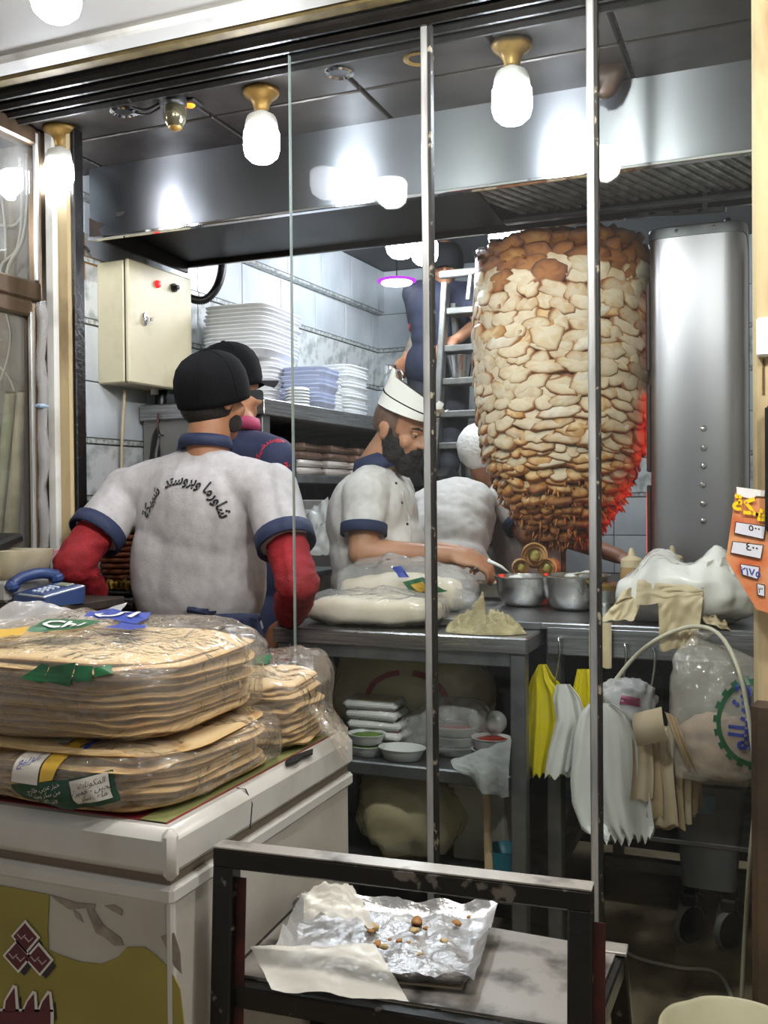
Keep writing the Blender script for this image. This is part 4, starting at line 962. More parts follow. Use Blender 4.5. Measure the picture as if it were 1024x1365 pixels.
def bread_bag(c, rx, ry, h, lab, seed, rz=0, tail=None, name='bread_bag'):
    M = Matrix.Rotation(rz, 3, 'Z'); m = MB().ell((0, 0, 0), (rx, ry, h/2), 72, 36, pw=.42)
    m.crinkle(.014, 8, seed).crinkle(.008, 22, seed+3); m.warp(lambda p: Vector((p.x, p.y, p.z+(.022*max(0, p.y/ry)+.0)*max(0, p.z/h*2)**2)))
    lim = -h/2+.002
    m.warp(lambda p: Vector((p.x, p.y, max(p.z, lim))))
    m.v = [M @ p + Vector((c[0], c[1], c[2]+h/2)) for p in m.v]
    t = thing(name, lab, 'bread bag', (c[0], c[1], c[2]))
    f_ = part('film', m, 'bread_bag', t, smooth=True, fixn=True)
    bv = tree(MB().add([p + Vector(t.location) for p in m.v], m.f))
    if tail:
        p0, p1, w0, w1 = Vector(tail[0]), Vector(tail[1]), tail[2], tail[3]; d_ = p1-p0; sx_ = d_.cross(Vector((0, 0, 1))).normalized()
        part('bag_neck', MB().grid(lambda u, v: p0+d_*v+sx_*((u-.5)*(w0+(w1-w0)*v))+Vector((0, 0, .016*math.sin(u*23+v*3)*(.4+v)+.012*noise.noise(Vector((u*6, v*5, seed)))-.03*v*v)), 28, 14), 'bread_bag', t, smooth=True)
    return t, bv
def patch(t, bv, quad, d, m, name='print_patch', off=.004, n=12):
    """printed patch of film laid onto the bag"""
    q = [Vector(x) for x in quad]; g = MB().grid(lambda u, v: q[0].lerp(q[1], u).lerp(q[3].lerp(q[2], u), v), n, n)
    onto(g, bv, d, off); return part(name, g, m, t, smooth=True)
def patch_text(t, bv, text, o, ex, ey, size, d, m, off=.006, bold=0):
    q = lay(glyphs(text, size, bold), o, ex, ey, 0); onto(q, bv, d, off); return part('print_text', q, m, t, fixn=False)
FZ = .8195
B1 = (-1.105, 1.415, FZ); t1, v1 = bread_bag(B1, .262, .215, .098, 'lower front bag of flatbread on the freezer, with a dark green ingredients label', 1, 0)
bread_stack((B1[0], B1[1], FZ+.005), .245, .197, .09, 9, 'flatbread in the lower front bag on the freezer', 'flatbreads in the lower front bag')
B2 = (-1.135, 1.43, FZ+.099); t2, v2 = bread_bag(B2, .265, .215, .15, 'upper front bag of flatbread with green, yellow and blue print on top', 4, .03)
bread_stack((B2[0], B2[1], B2[2]+.006), .246, .196, .128, 13, 'flatbread in the upper front bag on the freezer', 'flatbreads in the upper front bag')
B3 = (-.975, 1.715, FZ); t3b, v3 = bread_bag(B3, .135, .125, .15, 'smaller bag of flatbread at the back right corner of the freezer', 8, .1, ((-.88, 1.74, FZ+.09), (-.80, 1.77, FZ+.02), .10, .16))
bread_stack((B3[0], B3[1], FZ+.006), .118, .108, .125, 11, 'flatbread in the small bag at the freezer back corner', 'flatbreads in the small back bag', .1)
B4 = (-1.64, 1.66, FZ); t4, v4 = bread_bag(B4, .20, .17, .20, 'tall bag of flatbread behind the others at the left edge, under loose clear film', 12, 0, ((-1.5, 1.66, FZ+.20), (-1.34, 1.76, FZ+.23), .10, .2))
bread_stack((B4[0], B4[1], FZ+.006), .18, .15, .17, 15, 'flatbread in the tall bag at the left edge', 'flatbreads in the tall left bag')
yv = (0, 1, 0); zn = (0, 0, -1)
def fp(x, y, Y=1.19): return at(x, y, Y=Y)
patch(t1, v1, [fp(20, 1082), fp(95, 1082), fp(92, 1040), fp(18, 1044)], yv, 'print_dgreen')
patch(t1, v1, [fp(92, 1082), fp(150, 1072), fp(140, 1030), fp(88, 1040)], yv, 'print_dgreen', off=.0035)
patch(t1, v1, [fp(100, 1074), fp(144, 1066), fp(136, 1032), fp(92, 1042)], yv, 'print_grey', off=.006)
patch(t1, v1, [fp(20, 1040), fp(52, 1046), fp(54, 1000), fp(22, 1000)], yv, 'print_grey', off=.0045)
patch(t1, v1, [fp(54, 1042), fp(70, 1040), fp(80, 1000), fp(56, 998)], yv, 'print_yellow')
patch(t1, v1, [fp(84, 1006), fp(92, 1014), fp(88, 998), fp(82, 998)], yv, 'print_blue')
exl = (fp(140, 1040)-fp(96, 1050)).normalized()
mat('ink', '1c1a1c', .5)
for k, tx in enumerate((arabic('المكونات'), arabic('طحين - خميرة'), arabic('ماء . سكر'))):
    patch_text(t1, v1, tx, fp(120+k*2, 1048+k*8.5), exl, (0, 0, 1), .0125, yv, 'ink', .008)
for k, tx in enumerate((arabic('خبز عربي طازج'), arabic('من سكر وملح'), arabic('وزن ١٢٥٠'))):
    patch_text(t1, v1, tx, fp(60+k*3, 1053+k*9), exl, (0, 0, 1), .011, yv, 'print_grey', .0065)
patch_text(t1, v1, arabic('الربيع'), fp(37, 1017), exl, (0, 0, 1), .016, yv, 'print_blue', .007)
zq = B2[2]+.19
def tp(x, y): return at(x, y, Z=B2[2]+.15)
patch(t2, v2, [fp(16, 906), fp(46, 914), fp(52, 890), fp(40, 888)], yv, 'print_green')
patch(t2, v2, [fp(47, 910), fp(84, 918), fp(88, 886), fp(53, 892)], yv, 'print_green')
patch(t2, v2, [fp(86, 912), fp(112, 910), fp(108, 892), fp(89, 890)], yv, 'print_green')
patch(t2, v2, [fp(114, 906), fp(134, 902), fp(122, 892), fp(110, 894)], yv, 'print_green')
def tq(cx, cy, w_, h_, a): return [Vector((cx+dx*w_/2*math.cos(a)-dy*h_/2*math.sin(a), cy+dx*w_/2*math.sin(a)+dy*h_/2*math.cos(a), 1.1)) for dx, dy in ((-1, -1), (1, -1), (1, 1), (-1, 1))]
patch(t2, v2, tq(-1.235, 1.32, .05, .07, .4), zn, 'print_yellow')
patch(t2, v2, tq(-1.175, 1.39, .10, .085, .3), zn, 'print_green', off=.005)
patch(t2, v2, tq(-1.15, 1.51, .10, .09, .3), zn, 'print_blue', off=.005)
patch(t2, v2, tq(-1.08, 1.44, .05, .09, .3), zn, 'print_blue')
ext = Vector((math.cos(.3), math.sin(.3), 0)); eyt = Vector((-ext.y, ext.x, 0))
patch_text(t2, v2, arabic('ال'), Vector((-1.145, 1.49, 1.1)), ext, eyt, .08, zn, 'white_plastic', .008, .001)
patch_text(t2, v2, 'Chi', Vector((-1.17, 1.37, 1.1)), ext, eyt, .055, zn, 'white_plastic', .008, .001)
patch(t3b, v3, [at(338, 890, Z=FZ+.15), at(356, 892, Z=FZ+.15), at(362, 884, Z=FZ+.15), at(342, 884, Z=FZ+.15)], zn, 'print_green')
# loose clear film over the far left bag
lf0, lf1, lf2, lf3 = at(-60, 850, Z=1.05), at(120, 838, Z=1.06), at(170, 806, Z=1.09), at(-60, 812, Z=1.10)
solo('plastic_film', MB().grid(lambda u, v: lf0.lerp(lf1, u).lerp(lf3.lerp(lf2, u), v)+Vector((0, 0, .012*math.sin(u*9+v*4)+.008*noise.noise(Vector((u*8, v*6, 2)))+.0)), 50, 26), film('loose_film', 'fdfcf9', haze=.35, rough=.14, bump=.7, bscale=14, fres=1.4, base=.02), 'loose crumpled clear film spread over the breads at the left edge', 'plastic film', smooth=True)
# ------------------------------------------------------------------ control box on the tiled wall
mat('box_cream', 'cfc7a8', .45, col2='bdb491', scale=10, lo=.5, hi=.8, bump=.05, bscale=60)
UB = .37; pB0 = wallpt(UB, 0, 0)
bx = thing('control_box', 'cream metal electrical control box on the tiled wall with red lamp and key', 'control box', wallpt(UB+.17, .065, 1.69), wall_rz)
def cbx(u0, u1, o0, o1, z0, z1, b=.004): return MB().box(((u0+u1)/2-.17-UB, -(o0+o1)/2+.065, (z0+z1)/2-1.69), (u1-u0, o1-o0, z1-z0), b)
part('case', cbx(UB, UB+.34, .005, .115, 1.69, 2.09), 'box_cream', bx, world=False)
part('seam', cbx(UB+.004, UB+.336, .115, .121, 1.694, 2.086, 0), 'dark_gap', bx, world=False)
dr = part('door', cbx(UB-.002, UB+.342, .121, .138, 1.688, 2.092, .005), 'box_cream', bx, world=False)
def onbox(u, z): return Vector((u-.17, -.138+.065, z-1.69))
part('indicator', MB().lathe([(.013, 0), (.013, .006), (.010, .012), (.0005, .014)], onbox(.145, 2.035), 16, (0, -1, 0)), mat('red_lamp', 'c8202a', .25, emit='ff2a2a', estr=.8), dr, smooth='auto', world=False)
part('selector', MB().lathe([(.015, 0), (.015, .008), (.008, .01), (.008, .022), (.0005, .024)], onbox(.235, 2.04), 16, (0, -1, 0)), 'black_plastic', dr, smooth='auto', world=False)
part('lock_plate', MB().lathe([(.014, 0), (.014, .005), (.006, .007), (.0005, .007)], onbox(.075, 1.905), 16, (0, -1, 0), sy=1.6), 'chrome', dr, smooth='auto', world=False)
part('key', MB().box(onbox(.085, 1.905)+Vector((0, -.018, 0)), (.002, .03, .012), .0005), 'chrome', dr, world=False)
part('hinge_gland', MB().lathe([(.014, 0), (.014, -.018)], (.05, .0, 0), 14), 'white_plastic', bx, smooth='auto', world=False)
# wires by the box
def wire(pts, r, m, lab, cat='wire'): return solo('wire', conduit(pts, r, '', ''), m, lab, cat, smooth=True)
wire([at(108, 337, Y=2.58), at(109, 400, Y=2.585), at(108, 460, Y=2.585), at(112, 490, Y=2.585), at(106, 512, Y=2.585)], .0022, 'wire_dark', 'thin dark wire running down the narrow side of the control box')
wire([at(104, 334, Y=2.60), at(112, 328, Y=2.585), at(119, 335, Y=2.58)], .004, 'wire_dark', 'short twisted wire end on top of the control box')
wire([at(98, 524, Y=2.3), at(104, 528, Y=2.3), at(110, 522, Y=2.3)], .002, 'wire_dark', 'short wire twist on the post below the control box')
wire([at(98, 545, Y=2.3), at(108, 560, Y=2.3), at(114, 580, Y=2.3), at(106, 576, Y=2.3), at(97, 568, Y=2.3)], .003, 'wire_dark', 'dark wire loop hanging from the post below the control box')
wire([at(113, 582, Y=2.31), at(113, 610, Y=2.31), at(114, 660, Y=2.31)], .0018, 'wire_dark', 'thin wire hanging straight down by the tiled wall')
wire([wallpt(.45, .05, 1.675), wallpt(.45, .035, 1.5), wallpt(.452, .03, 1.3), wallpt(.45, .03, 1.03)], .005, mat('wire_tan', 'c9b998', .5), 'tan cable running down the tiles from the control box')
# thick bundle of black cables
cbun = thing('cable_bundle', 'thick black taped cable bundle hanging below the control box', 'cable', wallpt(.62, .06, 1.03))
part('sheath', conduit([wallpt(.62, .07, 1.69), wallpt(.6, .075, 1.55), wallpt(.57, .07, 1.35), wallpt(.56, .07, 1.03)], .022, '', '').crinkle(.006, 30, 2), 'black_plastic', cbun, smooth=True)
part('sheath', conduit([wallpt(.63, .06, 1.66), wallpt(.68, .06, 1.5), wallpt(.70, .06, 1.25), wallpt(.70, .06, 1.03)], .016, '', ''), 'black_plastic', cbun, smooth=True)
for k in range(3):
    part('loop', conduit([wallpt(.58+.02*k, .09, 1.62), wallpt(.545, .11, 1.58-.01*k), wallpt(.56, .11, 1.53), wallpt(.61+.01*k, .10, 1.54), wallpt(.62, .09, 1.60)], .0025, '', ''), 'wire_dark' if k else mat('wire_red', '6a3a34', .5), cbun, smooth=True)
p = wallpt(.86, .06, 2.03)
ct = thing('corrugated_hose', 'black corrugated hose looping from the hood to behind the control box', 'hose', p)
hp = [at(295, 338, Y=3.1), at(296, 360, Y=3.1), at(288, 385, Y=3.08), at(272, 400, Y=3.06), at(250, 396, Y=3.03), at(233, 380, Y=3.0), at(222, 374, Y=2.97)]
cpts = []; base = conduit(hp, .01, '', '')
pts_ = [sum((base.v[i*8+k] for k in range(8)), Vector())/8 for i in range(len(base.v)//8)]
fine = []
for a_, b_ in zip(pts_, pts_[1:]): fine += [a_.lerp(b_, k/3) for k in range(3)]
fine.append(pts_[-1])
part('hose', MB().tube(fine, [.017 if i % 2 else .013 for i in range(len(fine))], 12), 'black_plastic', ct, smooth=True)
# ------------------------------------------------------------------ foam boxes on the cabinet
mat('foam', 'eef0f1', .55, col2='dfe2e4', scale=20); mat('foam_blue', 'c3cbe4', .5, col2='b3bcd9', scale=20)
def foam_stack(u, off, n, w_, d_, dz, rz, lab, grp, m='foam', z0=CZ, jit=.006, lean=0):
    me = to_mesh('foam_box', MB().loft([((0, 0, 0), w_*.42, d_*.42, 0, .35), ((0, 0, dz*1.6), w_*.49, d_*.49, 0, .35), ((0, 0, dz*1.75), w_*.5, d_*.5, 0, .35), ((0, 0, dz*2.0), w_*.5, d_*.5, 0, .35), ((0, 0, dz*2.0), w_*.46, d_*.46, 0, .35), ((0, 0, dz*.95), w_*.40, d_*.40, 0, .35)], 28), m, 'auto')
    r_ = random.Random(n*7+int(u*100))
    for i in range(n):
        p = wallpt(u+r_.uniform(-jit, jit)+lean*i, off+r_.uniform(-jit, jit), z0+dz*i+.001)
        o = mesh_obj('foam_box', me, None, p, (0, 0, wall_rz+rz+r_.uniform(-.03, .03))); place(o, nth(i, n)+' '+lab, 'foam box', grp)
foam_stack(1.02, .22, 13, .28, .22, .0145, .15, 'white foam box in the lower part of the big stack behind the caps', 'foam boxes of the big stack', 'foam')
foam_stack(.98, .22, 12, .36, .27, .0145, .1, 'white foam box in the wide upper block behind the caps', 'foam boxes of the wide upper block', 'foam', z0=CZ+.185, lean=.001)
foam_stack(1.08, .40, 9, .22, .17, .016, .1, 'bluish foam tray in the stack on the steel cabinet beside the cap', 'bluish foam trays', 'foam_blue', lean=.003)
foam_stack(1.33, .28, 10, .22, .2, .0145, .0, 'white foam box in the neat stack left of the tiled corner', 'foam boxes of the neat stack', 'foam')
foam_stack(1.58, .26, 15, .24, .22, .0145, .05, 'white foam box in the taller neat stack nearer the tiled corner', 'foam boxes of the taller neat stack', 'foam')
foam_stack(.71, .22, 3, .26, .2, .02, .4, 'white foam lid lying at the near end of the steel cabinet', 'foam lids at the cabinet end', 'foam')
for k in range(6):
    p = wallpt(.90, .46, CZ+.004+k*.011)
    solo('paper_cup_lid', MB().lathe([(.0005, 0), (.045, 0), (.04, .008), (.03, .012), (.0005, .012)], p, 20), 'foam', nth(k, 6)+' small white paper lid in the short stack on the cabinet edge', 'lid', 'paper lids on the cabinet edge', smooth='auto')
pp_ = wallpt(2.27, .42, CZ+.002)
solo('paper_sheets', MB().grid(lambda u, v: pp_+WT*((u-.5)*.26)+WN*((v-.5)*.16)+Vector((0, 0, .012+.012*math.sin(u*5)*v+.008*noise.noise(Vector((u*4, v*4, 1))))), 16, 12), 'foam', 'loose white paper sheets at the far end of the steel cabinet', 'paper', smooth=True)
# packs inside the cabinet opening
mat('pack_brown', '8a6a58', .4, col2='6a5648', scale=20, bump=.3); mat('pack_film', 'b9a9a0', .25, col2='d8cfc9', scale=14, bump=.5, bscale=30)
for i, u in enumerate((1.0, 1.22, 1.45, 1.68)):
    for k in range(4):
        p = wallpt(u, .36, 1.391+k*.03)
        o = solo('bread_pack', MB().box(p+Vector((0, 0, .014)), (.19, .2, .026), .01, rz=wall_rz+.05*k).crinkle(.003, 30, k+i), 'pack_brown' if k > 1 else 'pack_film', nth(k, 4)+(' flat wrapped pack' if k < 2 else ' brown flat pack')+' of the '+('nearest', 'second', 'third', 'farthest')[i]+' stack in the cabinet opening', 'food pack', 'packs in the cabinet opening', smooth='auto')
# white plastic sheets on the counter between the two cooks
film('milky', 'f2f2ee', haze=.62, hazecol='e4e4e0', rough=.22, bump=.4, bscale=18)
def sheet(q, n, amp, seed, m, lab, cat='plastic sheet', bulge=0, name='plastic_sheet'):
    q = [Vector(x) for x in q]; nn = (q[1]-q[0]).cross(q[3]-q[0]).normalized()
    g = MB().grid(lambda u, v: q[0].lerp(q[1], u).lerp(q[3].lerp(q[2], u), v)+nn*(amp*noise.noise(Vector((u*5+seed, v*5, seed)))+amp*.5*noise.noise(Vector((u*12, v*12, seed)))+bulge*math.sin(u*PI)*math.sin(v*PI)), n, n)
    return solo(name, g, m, lab, cat, smooth=True)
sheet([at(398, 735, Y=2.86), at(446, 735, Y=2.86), at(438, 662, Y=2.98), at(396, 690, Y=2.98)], 16, .02, 3, 'milky', 'curved milky plastic sheet standing between the cook in the cap and the bearded cook', bulge=.03)
sheet([at(402, 742, Y=2.83), at(448, 738, Y=2.83), at(446, 690, Y=2.90), at(404, 712, Y=2.90)], 16, .015, 8, 'milky', 'second milky plastic sheet lying in front of the standing one', bulge=.02)
pw_ = thing('work_table', 'low table behind the low counter carrying the milky plastic sheets', 'table', (-1.5, 2.93, 0))
part('top', MB().box((-1.47, 2.93, 1.06), (.17, .2, .02), .003), 'steel_dull', pw_)
part('stand', MB().box((-1.47, 2.93, .525), (.12, .14, 1.05), .003), 'steel_dull', pw_)
# ------------------------------------------------------------------ low counter: bagged dough and bags
mat('dough', 'efe6d4', .6, col2='dccdb0', scale=12, bump=.25, bscale=28)
film('clear_bag', 'fdfcf9', haze=.2, rough=.12, bump=.9, bscale=16, fres=1.45, base=.02)
def cushion(c, r, h, seed, amp=.012, sc=10, pw=.6, n=(56, 28), rz=0):
    m = MB().ell((0, 0, 0), (r[0], r[1], h/2), n[0], n[1], pw=pw).crinkle(amp, sc, seed).crinkle(amp*.5, sc*2.6, seed+2)
    M = Matrix.Rotation(rz, 3, 'Z'); lo = -h/2; m.warp(lambda p: Vector((p.x, p.y, max(p.z, lo)))); m.v = [M @ p+Vector((c[0], c[1], c[2]+h/2)) for p in m.v]; return m
xb = at(500, 820, Y=2.42).x
bgA = thing('dough_bag', 'flat clear bag of pale flatbread lying on the low steel counter', 'bread bag', (xb, 2.42, LZ))
part('bread_fill', cushion((xb, 2.42, LZ), (.185, .085), .075, 3, .008), 'dough', bgA, smooth=True)
part('film', cushion((xb, 2.42, LZ), (.195, .094), .085, 5, .012), 'clear_bag', bgA, smooth=True)
xc = at(535, 770, Y=2.60).x
bgB = thing('bread_bag', 'puffed clear bag with green and blue print in front of the bearded cook', 'bread bag', (xc, 2.62, LZ))
part('bread_fill', cushion((xc-.01, 2.62, LZ), (.175, .078), .115, 9, .010), 'dough', bgB, smooth=True)
mB = cushion((xc, 2.62, LZ), (.195, .095), .155, 6, .022, 8, .8); bvB = tree(mB)
part('film', mB, 'clear_bag', bgB, smooth=True)
patch(bgB, bvB, [at(536, 776, Y=2.5), at(560, 770, Y=2.5), at(590, 790, Y=2.5), at(550, 795, Y=2.5)], (0, 1, 0), 'print_green', off=.004)
patch(bgB, bvB, [at(546, 780, Y=2.5), at(560, 776, Y=2.5), at(575, 788, Y=2.5), at(556, 790, Y=2.5)], (0, 1, 0), 'print_yellow', off=.006)
patch(bgB, bvB, [at(518, 757, Y=2.5), at(530, 755, Y=2.5), at(544, 770, Y=2.5), at(530, 770, Y=2.5)], (0, 1, 0), 'print_blue', off=.004)
xd = at(612, 795, Y=2.66).x
solo('plastic_film', cushion((xd, 2.62, UZ), (.06, .04), .05, 12, .016, 16), 'clear_bag', 'scrunched clear film at the right end of the printed bread bag', 'plastic film', smooth=True)
# ------------------------------------------------------------------ shelf under the low counter
SZ1 = .6305
film('cream_bag', 'f2e9c8', haze=.45, hazecol='eee0b4', rough=.2, bump=.6, bscale=14)
mat('bag_print', '8f4a50', .5); mat('foam_dirty', 'c9cac8', .5); mat('red_sauce', '8c2a1a', .35); mat('greens', '5c7a34', .5)
xg = at(540, 950, Y=2.56).x
bb = thing('plastic_bag', 'large translucent cream bag with a maroon ring print on the shelf under the low counter', 'plastic bag', (xg, 2.60, SZ1))
mm = cushion((xg+.01, 2.60, SZ1), (.22, .12), .27, 21, .02, 7, .75); bvg = tree(mm)
part('film', mm, 'cream_bag', bb, smooth=True)
for k in range(22):
    a0_, a1_ = -.15+k*.155, -.15+(k+1)*.155
    if 1.25 < a0_ < 1.6: continue
    cx_, cz_ = at(535, 945, Y=2.44).x, at(535, 945, Y=2.44).z
    rr = lambda a, s: Vector((cx_+.125*s*math.cos(a), 2.40, cz_+.10*s*math.sin(a)))
    patch(bb, bvg, [rr(a0_, .86), rr(a1_, .86), rr(a1_, 1), rr(a0_, 1)], (0, 1, 0), 'bag_print', 'print_ring', .004, 3)
def foam_dish(c, rx, ry, h, lab, m='foam_dirty', fill=None, grp=None, nm='foam_dish'):
    t = thing(nm, lab, 'dish', c, 0, grp)
    part('dish', MB().lathe([(.0005, 0), (rx*.7, 0), (rx*.78, .003), (rx*.97, h*.9), (rx*1.03, h*.95), (rx*1.03, h), (rx*.94, h*.97), (rx*.74, h*.2), (.0005, h*.15)], n=32, sy=ry/rx), m, t, smooth='auto', world=False)
    if fill: part('food', MB().lathe([(rx*.9, h*.75), (rx*.5, h*.95), (.0005, h)], n=20, sy=ry/rx).crinkle(.004, 40, 1), fill, t, smooth=True, world=False)
    return t
p = at(542, 1008, Z=SZ1); foam_dish((p.x, 2.335, SZ1), .062, .045, .032, 'empty white oval foam dish at the shelf front')
p = at(492, 1000, Z=SZ1)
for k in range(2): foam_dish((at(488, 990, Y=2.34).x, 2.345, SZ1+k*.03), .05, .042, .028, ('lower', 'upper')[k]+' foam dish of green pickles beside the freezer edge', 'foam_dirty', 'greens', 'pickle dishes')
xs_ = at(505, 960, Y=2.40).x
for k in range(5):
    t = thing('food_pack', 'film wrapped foam tray in the crooked stack, '+('bottom', 'second', 'third', 'fourth', 'top')[k]+' one', 'food pack', (xs_-.005*k, 2.425, SZ1+.001+k*.027), .05*(-1)**k, 'wrapped trays under the counter')
    part('foam_tray', MB().box((0, 0, .012), (.15, .095, .022), .008), 'foam_dirty', t, world=False)
    part('wrap', MB().box((0, 0, .0135), (.154, .099, .026), .01).crinkle(.002, 40, k), 'clear_bag', t, world=False, smooth='auto')
    part('contents', MB().box((.01, -.0, .024), (.11, .07, .004), .001), ('greens', 'red_sauce', 'pack_brown', 'red_sauce', 'print_yellow')[k], t, world=False)
p = at(565, 975, Y=2.42); solo('clear_bag', cushion((p.x-.01, 2.43, SZ1), (.05, .04), .10, 31, .014, 18), 'clear_bag', 'small scrunched clear bag beside the oval dish', 'plastic bag', smooth=True)
p = at(605, 990, Y=2.42)
for k in range(3): foam_dish((p.x, 2.43, SZ1+k*.026), .066, .05, .026, ('lowest', 'middle', 'topmost')[k]+' foam plate in the wrapped stack left of the red sauce bowls', 'foam_dirty', 'red_sauce' if k == 2 else None, 'foam plates')
solo('clear_bag', cushion((p.x, 2.43, SZ1), (.085, .06), .135, 37, .014, 14), 'clear_bag', 'clear bag pulled over the stack of foam plates', 'plastic bag', smooth=True)
p = at(655, 985, Y=2.42)
for k in range(2): foam_dish((p.x+.008, 2.39, SZ1+k*.03), .05, .042, .034, ('lower', 'upper')[k]+' white bowl of red sauce at the right of the shelf', 'foam_dirty', 'red_sauce', 'sauce bowls')
p = at(668, 948, Y=2.42)
for k, (dx_, dz_) in enumerate(((0, 0.07), (-.045, .07))):
    solo('plastic_cup', MB().ell((p.x-.02+dx_, 2.44, SZ1+.09), (.03, .03, .03), 16, 10), 'milky', ('right', 'left')[k]+' round clear cup lid standing above the red sauce bowls', 'cup', smooth=True)
# rag hanging off the shelf
film_q = [at(600, 1014, Y=2.268), at(682, 985, Y=2.268), at(678, 1040, Y=2.25), at(636, 1050, Y=2.25)]
def rag(u, v):
    p = film_q[0].lerp(film_q[1], u); q = at(614+u*66, 1026+26*math.sin(u*2.2)+14*u, Y=2.25)
    r_ = p.lerp(q, v**.9); return r_+Vector((0, -.012*math.sin(u*13+v*2)*v-.012*math.sin(v*PI), .006*noise.noise(Vector((u*7, v*7, 3)))))
solo('rag', MB().grid(rag, 30, 22), mat('grey_rag', '9a9c9a', .8, col2='868886', scale=12, bump=.3, bscale=60), 'grey rag draped over the shelf front below the sauce bowls', 'cloth', smooth=True)
# lower shelf
xh = at(545, 1085, Y=2.44).x; SZ2 = .3455
solo('plastic_bag', cushion((xh, 2.47, SZ2), (.145, .11), .225, 41, .022, 8, .8), 'cream_bag', 'tied cream plastic bag standing on the lowest shelf', 'plastic bag', smooth=True)
px1 = at(632, 1065, Y=2.45)
wb_ = thing('white_crate', 'pale board box with a dark smear on the lowest shelf right of the cream bag', 'box', (px1.x, 2.5, SZ2))
part('box', MB().box((px1.x+.01, 2.55, SZ2+.1), (.14, .2, .2), .006), mat('board', 'b9b4a4', .7, col2='8f887a', scale=8), wb_)
part('lid', MB().box((px1.x+.01, 2.545, SZ2+.206), (.155, .215, .012), .003, rx=.08), 'board', wb_)
part('smear', MB().ell((px1.x+.05, 2.5, SZ2+.212), (.04, .03, .004), 14, 5), 'black_plastic', wb_, smooth=True)
p = at(652, 1130, Y=2.34); solo('broom_handle', MB().tube([(p.x, 2.34, SZ2), (p.x-.012, 2.36, SZ2+.235)], .011, 10), mat('beige_rod', 'b89c7a', .6), 'short beige stick standing in front of the pale box', 'stick', smooth='auto')
p = at(672, 1160, Y=2.36); solo('teal_tub', MB().lathe([(.0005, 0), (.042, 0), (.046, .07), (.048, .075), (.043, .072), (.03, .05), (.0005, .045)], (p.x, 2.38, SZ2), 24), mat('teal', '2f7f90', .4), 'teal plastic tub at the right end of the lowest shelf', 'tub', smooth='auto')

# ------------------------------------------------------------------ hanging bundles of bags on the hooks
film('yellow_bag', 'e8d42a', haze=.9, hazecol='dccb1e', rough=.3, bump=.5, bscale=20)
film('white_bag', 'eeeeea', haze=.92, hazecol='dcdcd6', rough=.35, bump=.4, bscale=20)
mat('kraft', 'b79f7c', .75, col2='9c8463', scale=12, bump=.15, bscale=50); mat('kraft_white', 'c9b79a', .75, col2='b39f80', scale=12)
def bundle(name, lab, cat, left, right, Y0, n, m, dy=.012, seed=1, grp=None, jag=4, pname='bag_sheet'):
    """sheets hanging one behind the other; outlines given as pixel rows (y, x) on the front plane"""
    ys = [l[0] for l in left]
    def ed(tab, y):
        for (y0, x0), (y1, x1) in zip(tab, tab[1:]):
            if y0 <= y <= y1: return x0+(x1-x0)*(y-y0)/(y1-y0)
        return tab[-1][1]
    top = at((left[0][1]+right[0][1])/2, ys[0], Y=Y0); t = thing(name, lab, cat, (top.x, Y0, at(0, ys[-1], Y=Y0).z), 0, grp); r_ = random.Random(seed)
    for k in range(n):
        sh_ = r_.uniform(-3, 3); dn_ = r_.uniform(-10, 3) if k else 0; f1, f2 = r_.uniform(7, 15), r_.random()*6
        def fn(u, v, k=k):
            y = ys[0]+(ys[-1]+dn_-ys[0])*v; jy = jag*math.sin(u*f1*3+f2)*(v > .96); a, b = ed(left, y), ed(right, y)
            x = a+(b-a)*u+sh_*v; p = at(x, y+jy, Y=Y0)
            fold = (.010*math.sin(u*f1+f2+v)+.005*math.sin(u*f1*2.3+v*5))*(.25+.75*v)
            return Vector((p.x, Y0-.006+k*dy*(.3+.7*min(1, v*3))+fold, p.z))
        part(pname, MB().grid(fn, 26, 26), m, t, smooth=True)
    return t
bundle('bag_bundle', 'bundle of yellow plastic carrier bags hanging on the left hook', 'bag bundle', [(886, 718), (905, 708), (925, 703), (960, 701), (1000, 701), (1032, 701)], [(886, 727), (905, 735), (925, 752), (960, 760), (1000, 756), (1032, 752)], 2.385, 5, 'yellow_bag', seed=2)
bundle('bag_bundle', 'second yellow carrier bag bundle hanging half behind the right post', 'bag bundle', [(892, 770), (920, 764), (950, 766), (975, 768)], [(892, 790), (920, 800), (950, 802), (975, 798)], 2.40, 4, 'yellow_bag', seed=3)
bundle('bag_bundle', 'small bundle of milky white bags between the two yellow bundles', 'bag bundle', [(912, 742), (930, 738), (960, 742), (1000, 733), (1034, 729)], [(912, 760), (930, 772), (960, 780), (1000, 786), (1034, 788)], 2.37, 3, 'white_bag', seed=4)
bundle('bag_bundle', 'large bundle of white carrier bags hanging by the right post', 'bag bundle', [(938, 785), (950, 774), (980, 766), (1040, 761), (1070, 764), (1100, 776), (1118, 800)], [(938, 815), (950, 832), (980, 848), (1040, 862), (1070, 868), (1100, 872), (1118, 866)], 2.33, 7, 'white_bag', dy=.009, seed=6, jag=8)
film('print_pink_bag', 'e9e4e6', haze=.35, rough=.2, bump=.7, bscale=24)
p = at(838, 935, Y=2.385); sc_ = thing('scrunched_bag', 'scrunched clear bag with a pink print above the white bag bundle', 'plastic bag', (p.x, 2.385, p.z-.04))
mS = cushion((p.x, 2.385, p.z-.045), (.055, .03), .09, 51, .012, 24); part('film', mS, 'print_pink_bag', sc_, smooth=True)
patch(sc_, tree(mS.__class__().add([q+Vector(sc_.location) for q in mS.v], mS.f)), [at(822, 944, Y=2.3), at(850, 948, Y=2.3), at(850, 936, Y=2.3), at(824, 932, Y=2.3)], (0, 1, 0), mat('print_magenta', '8a3a5a', .4), off=.003)
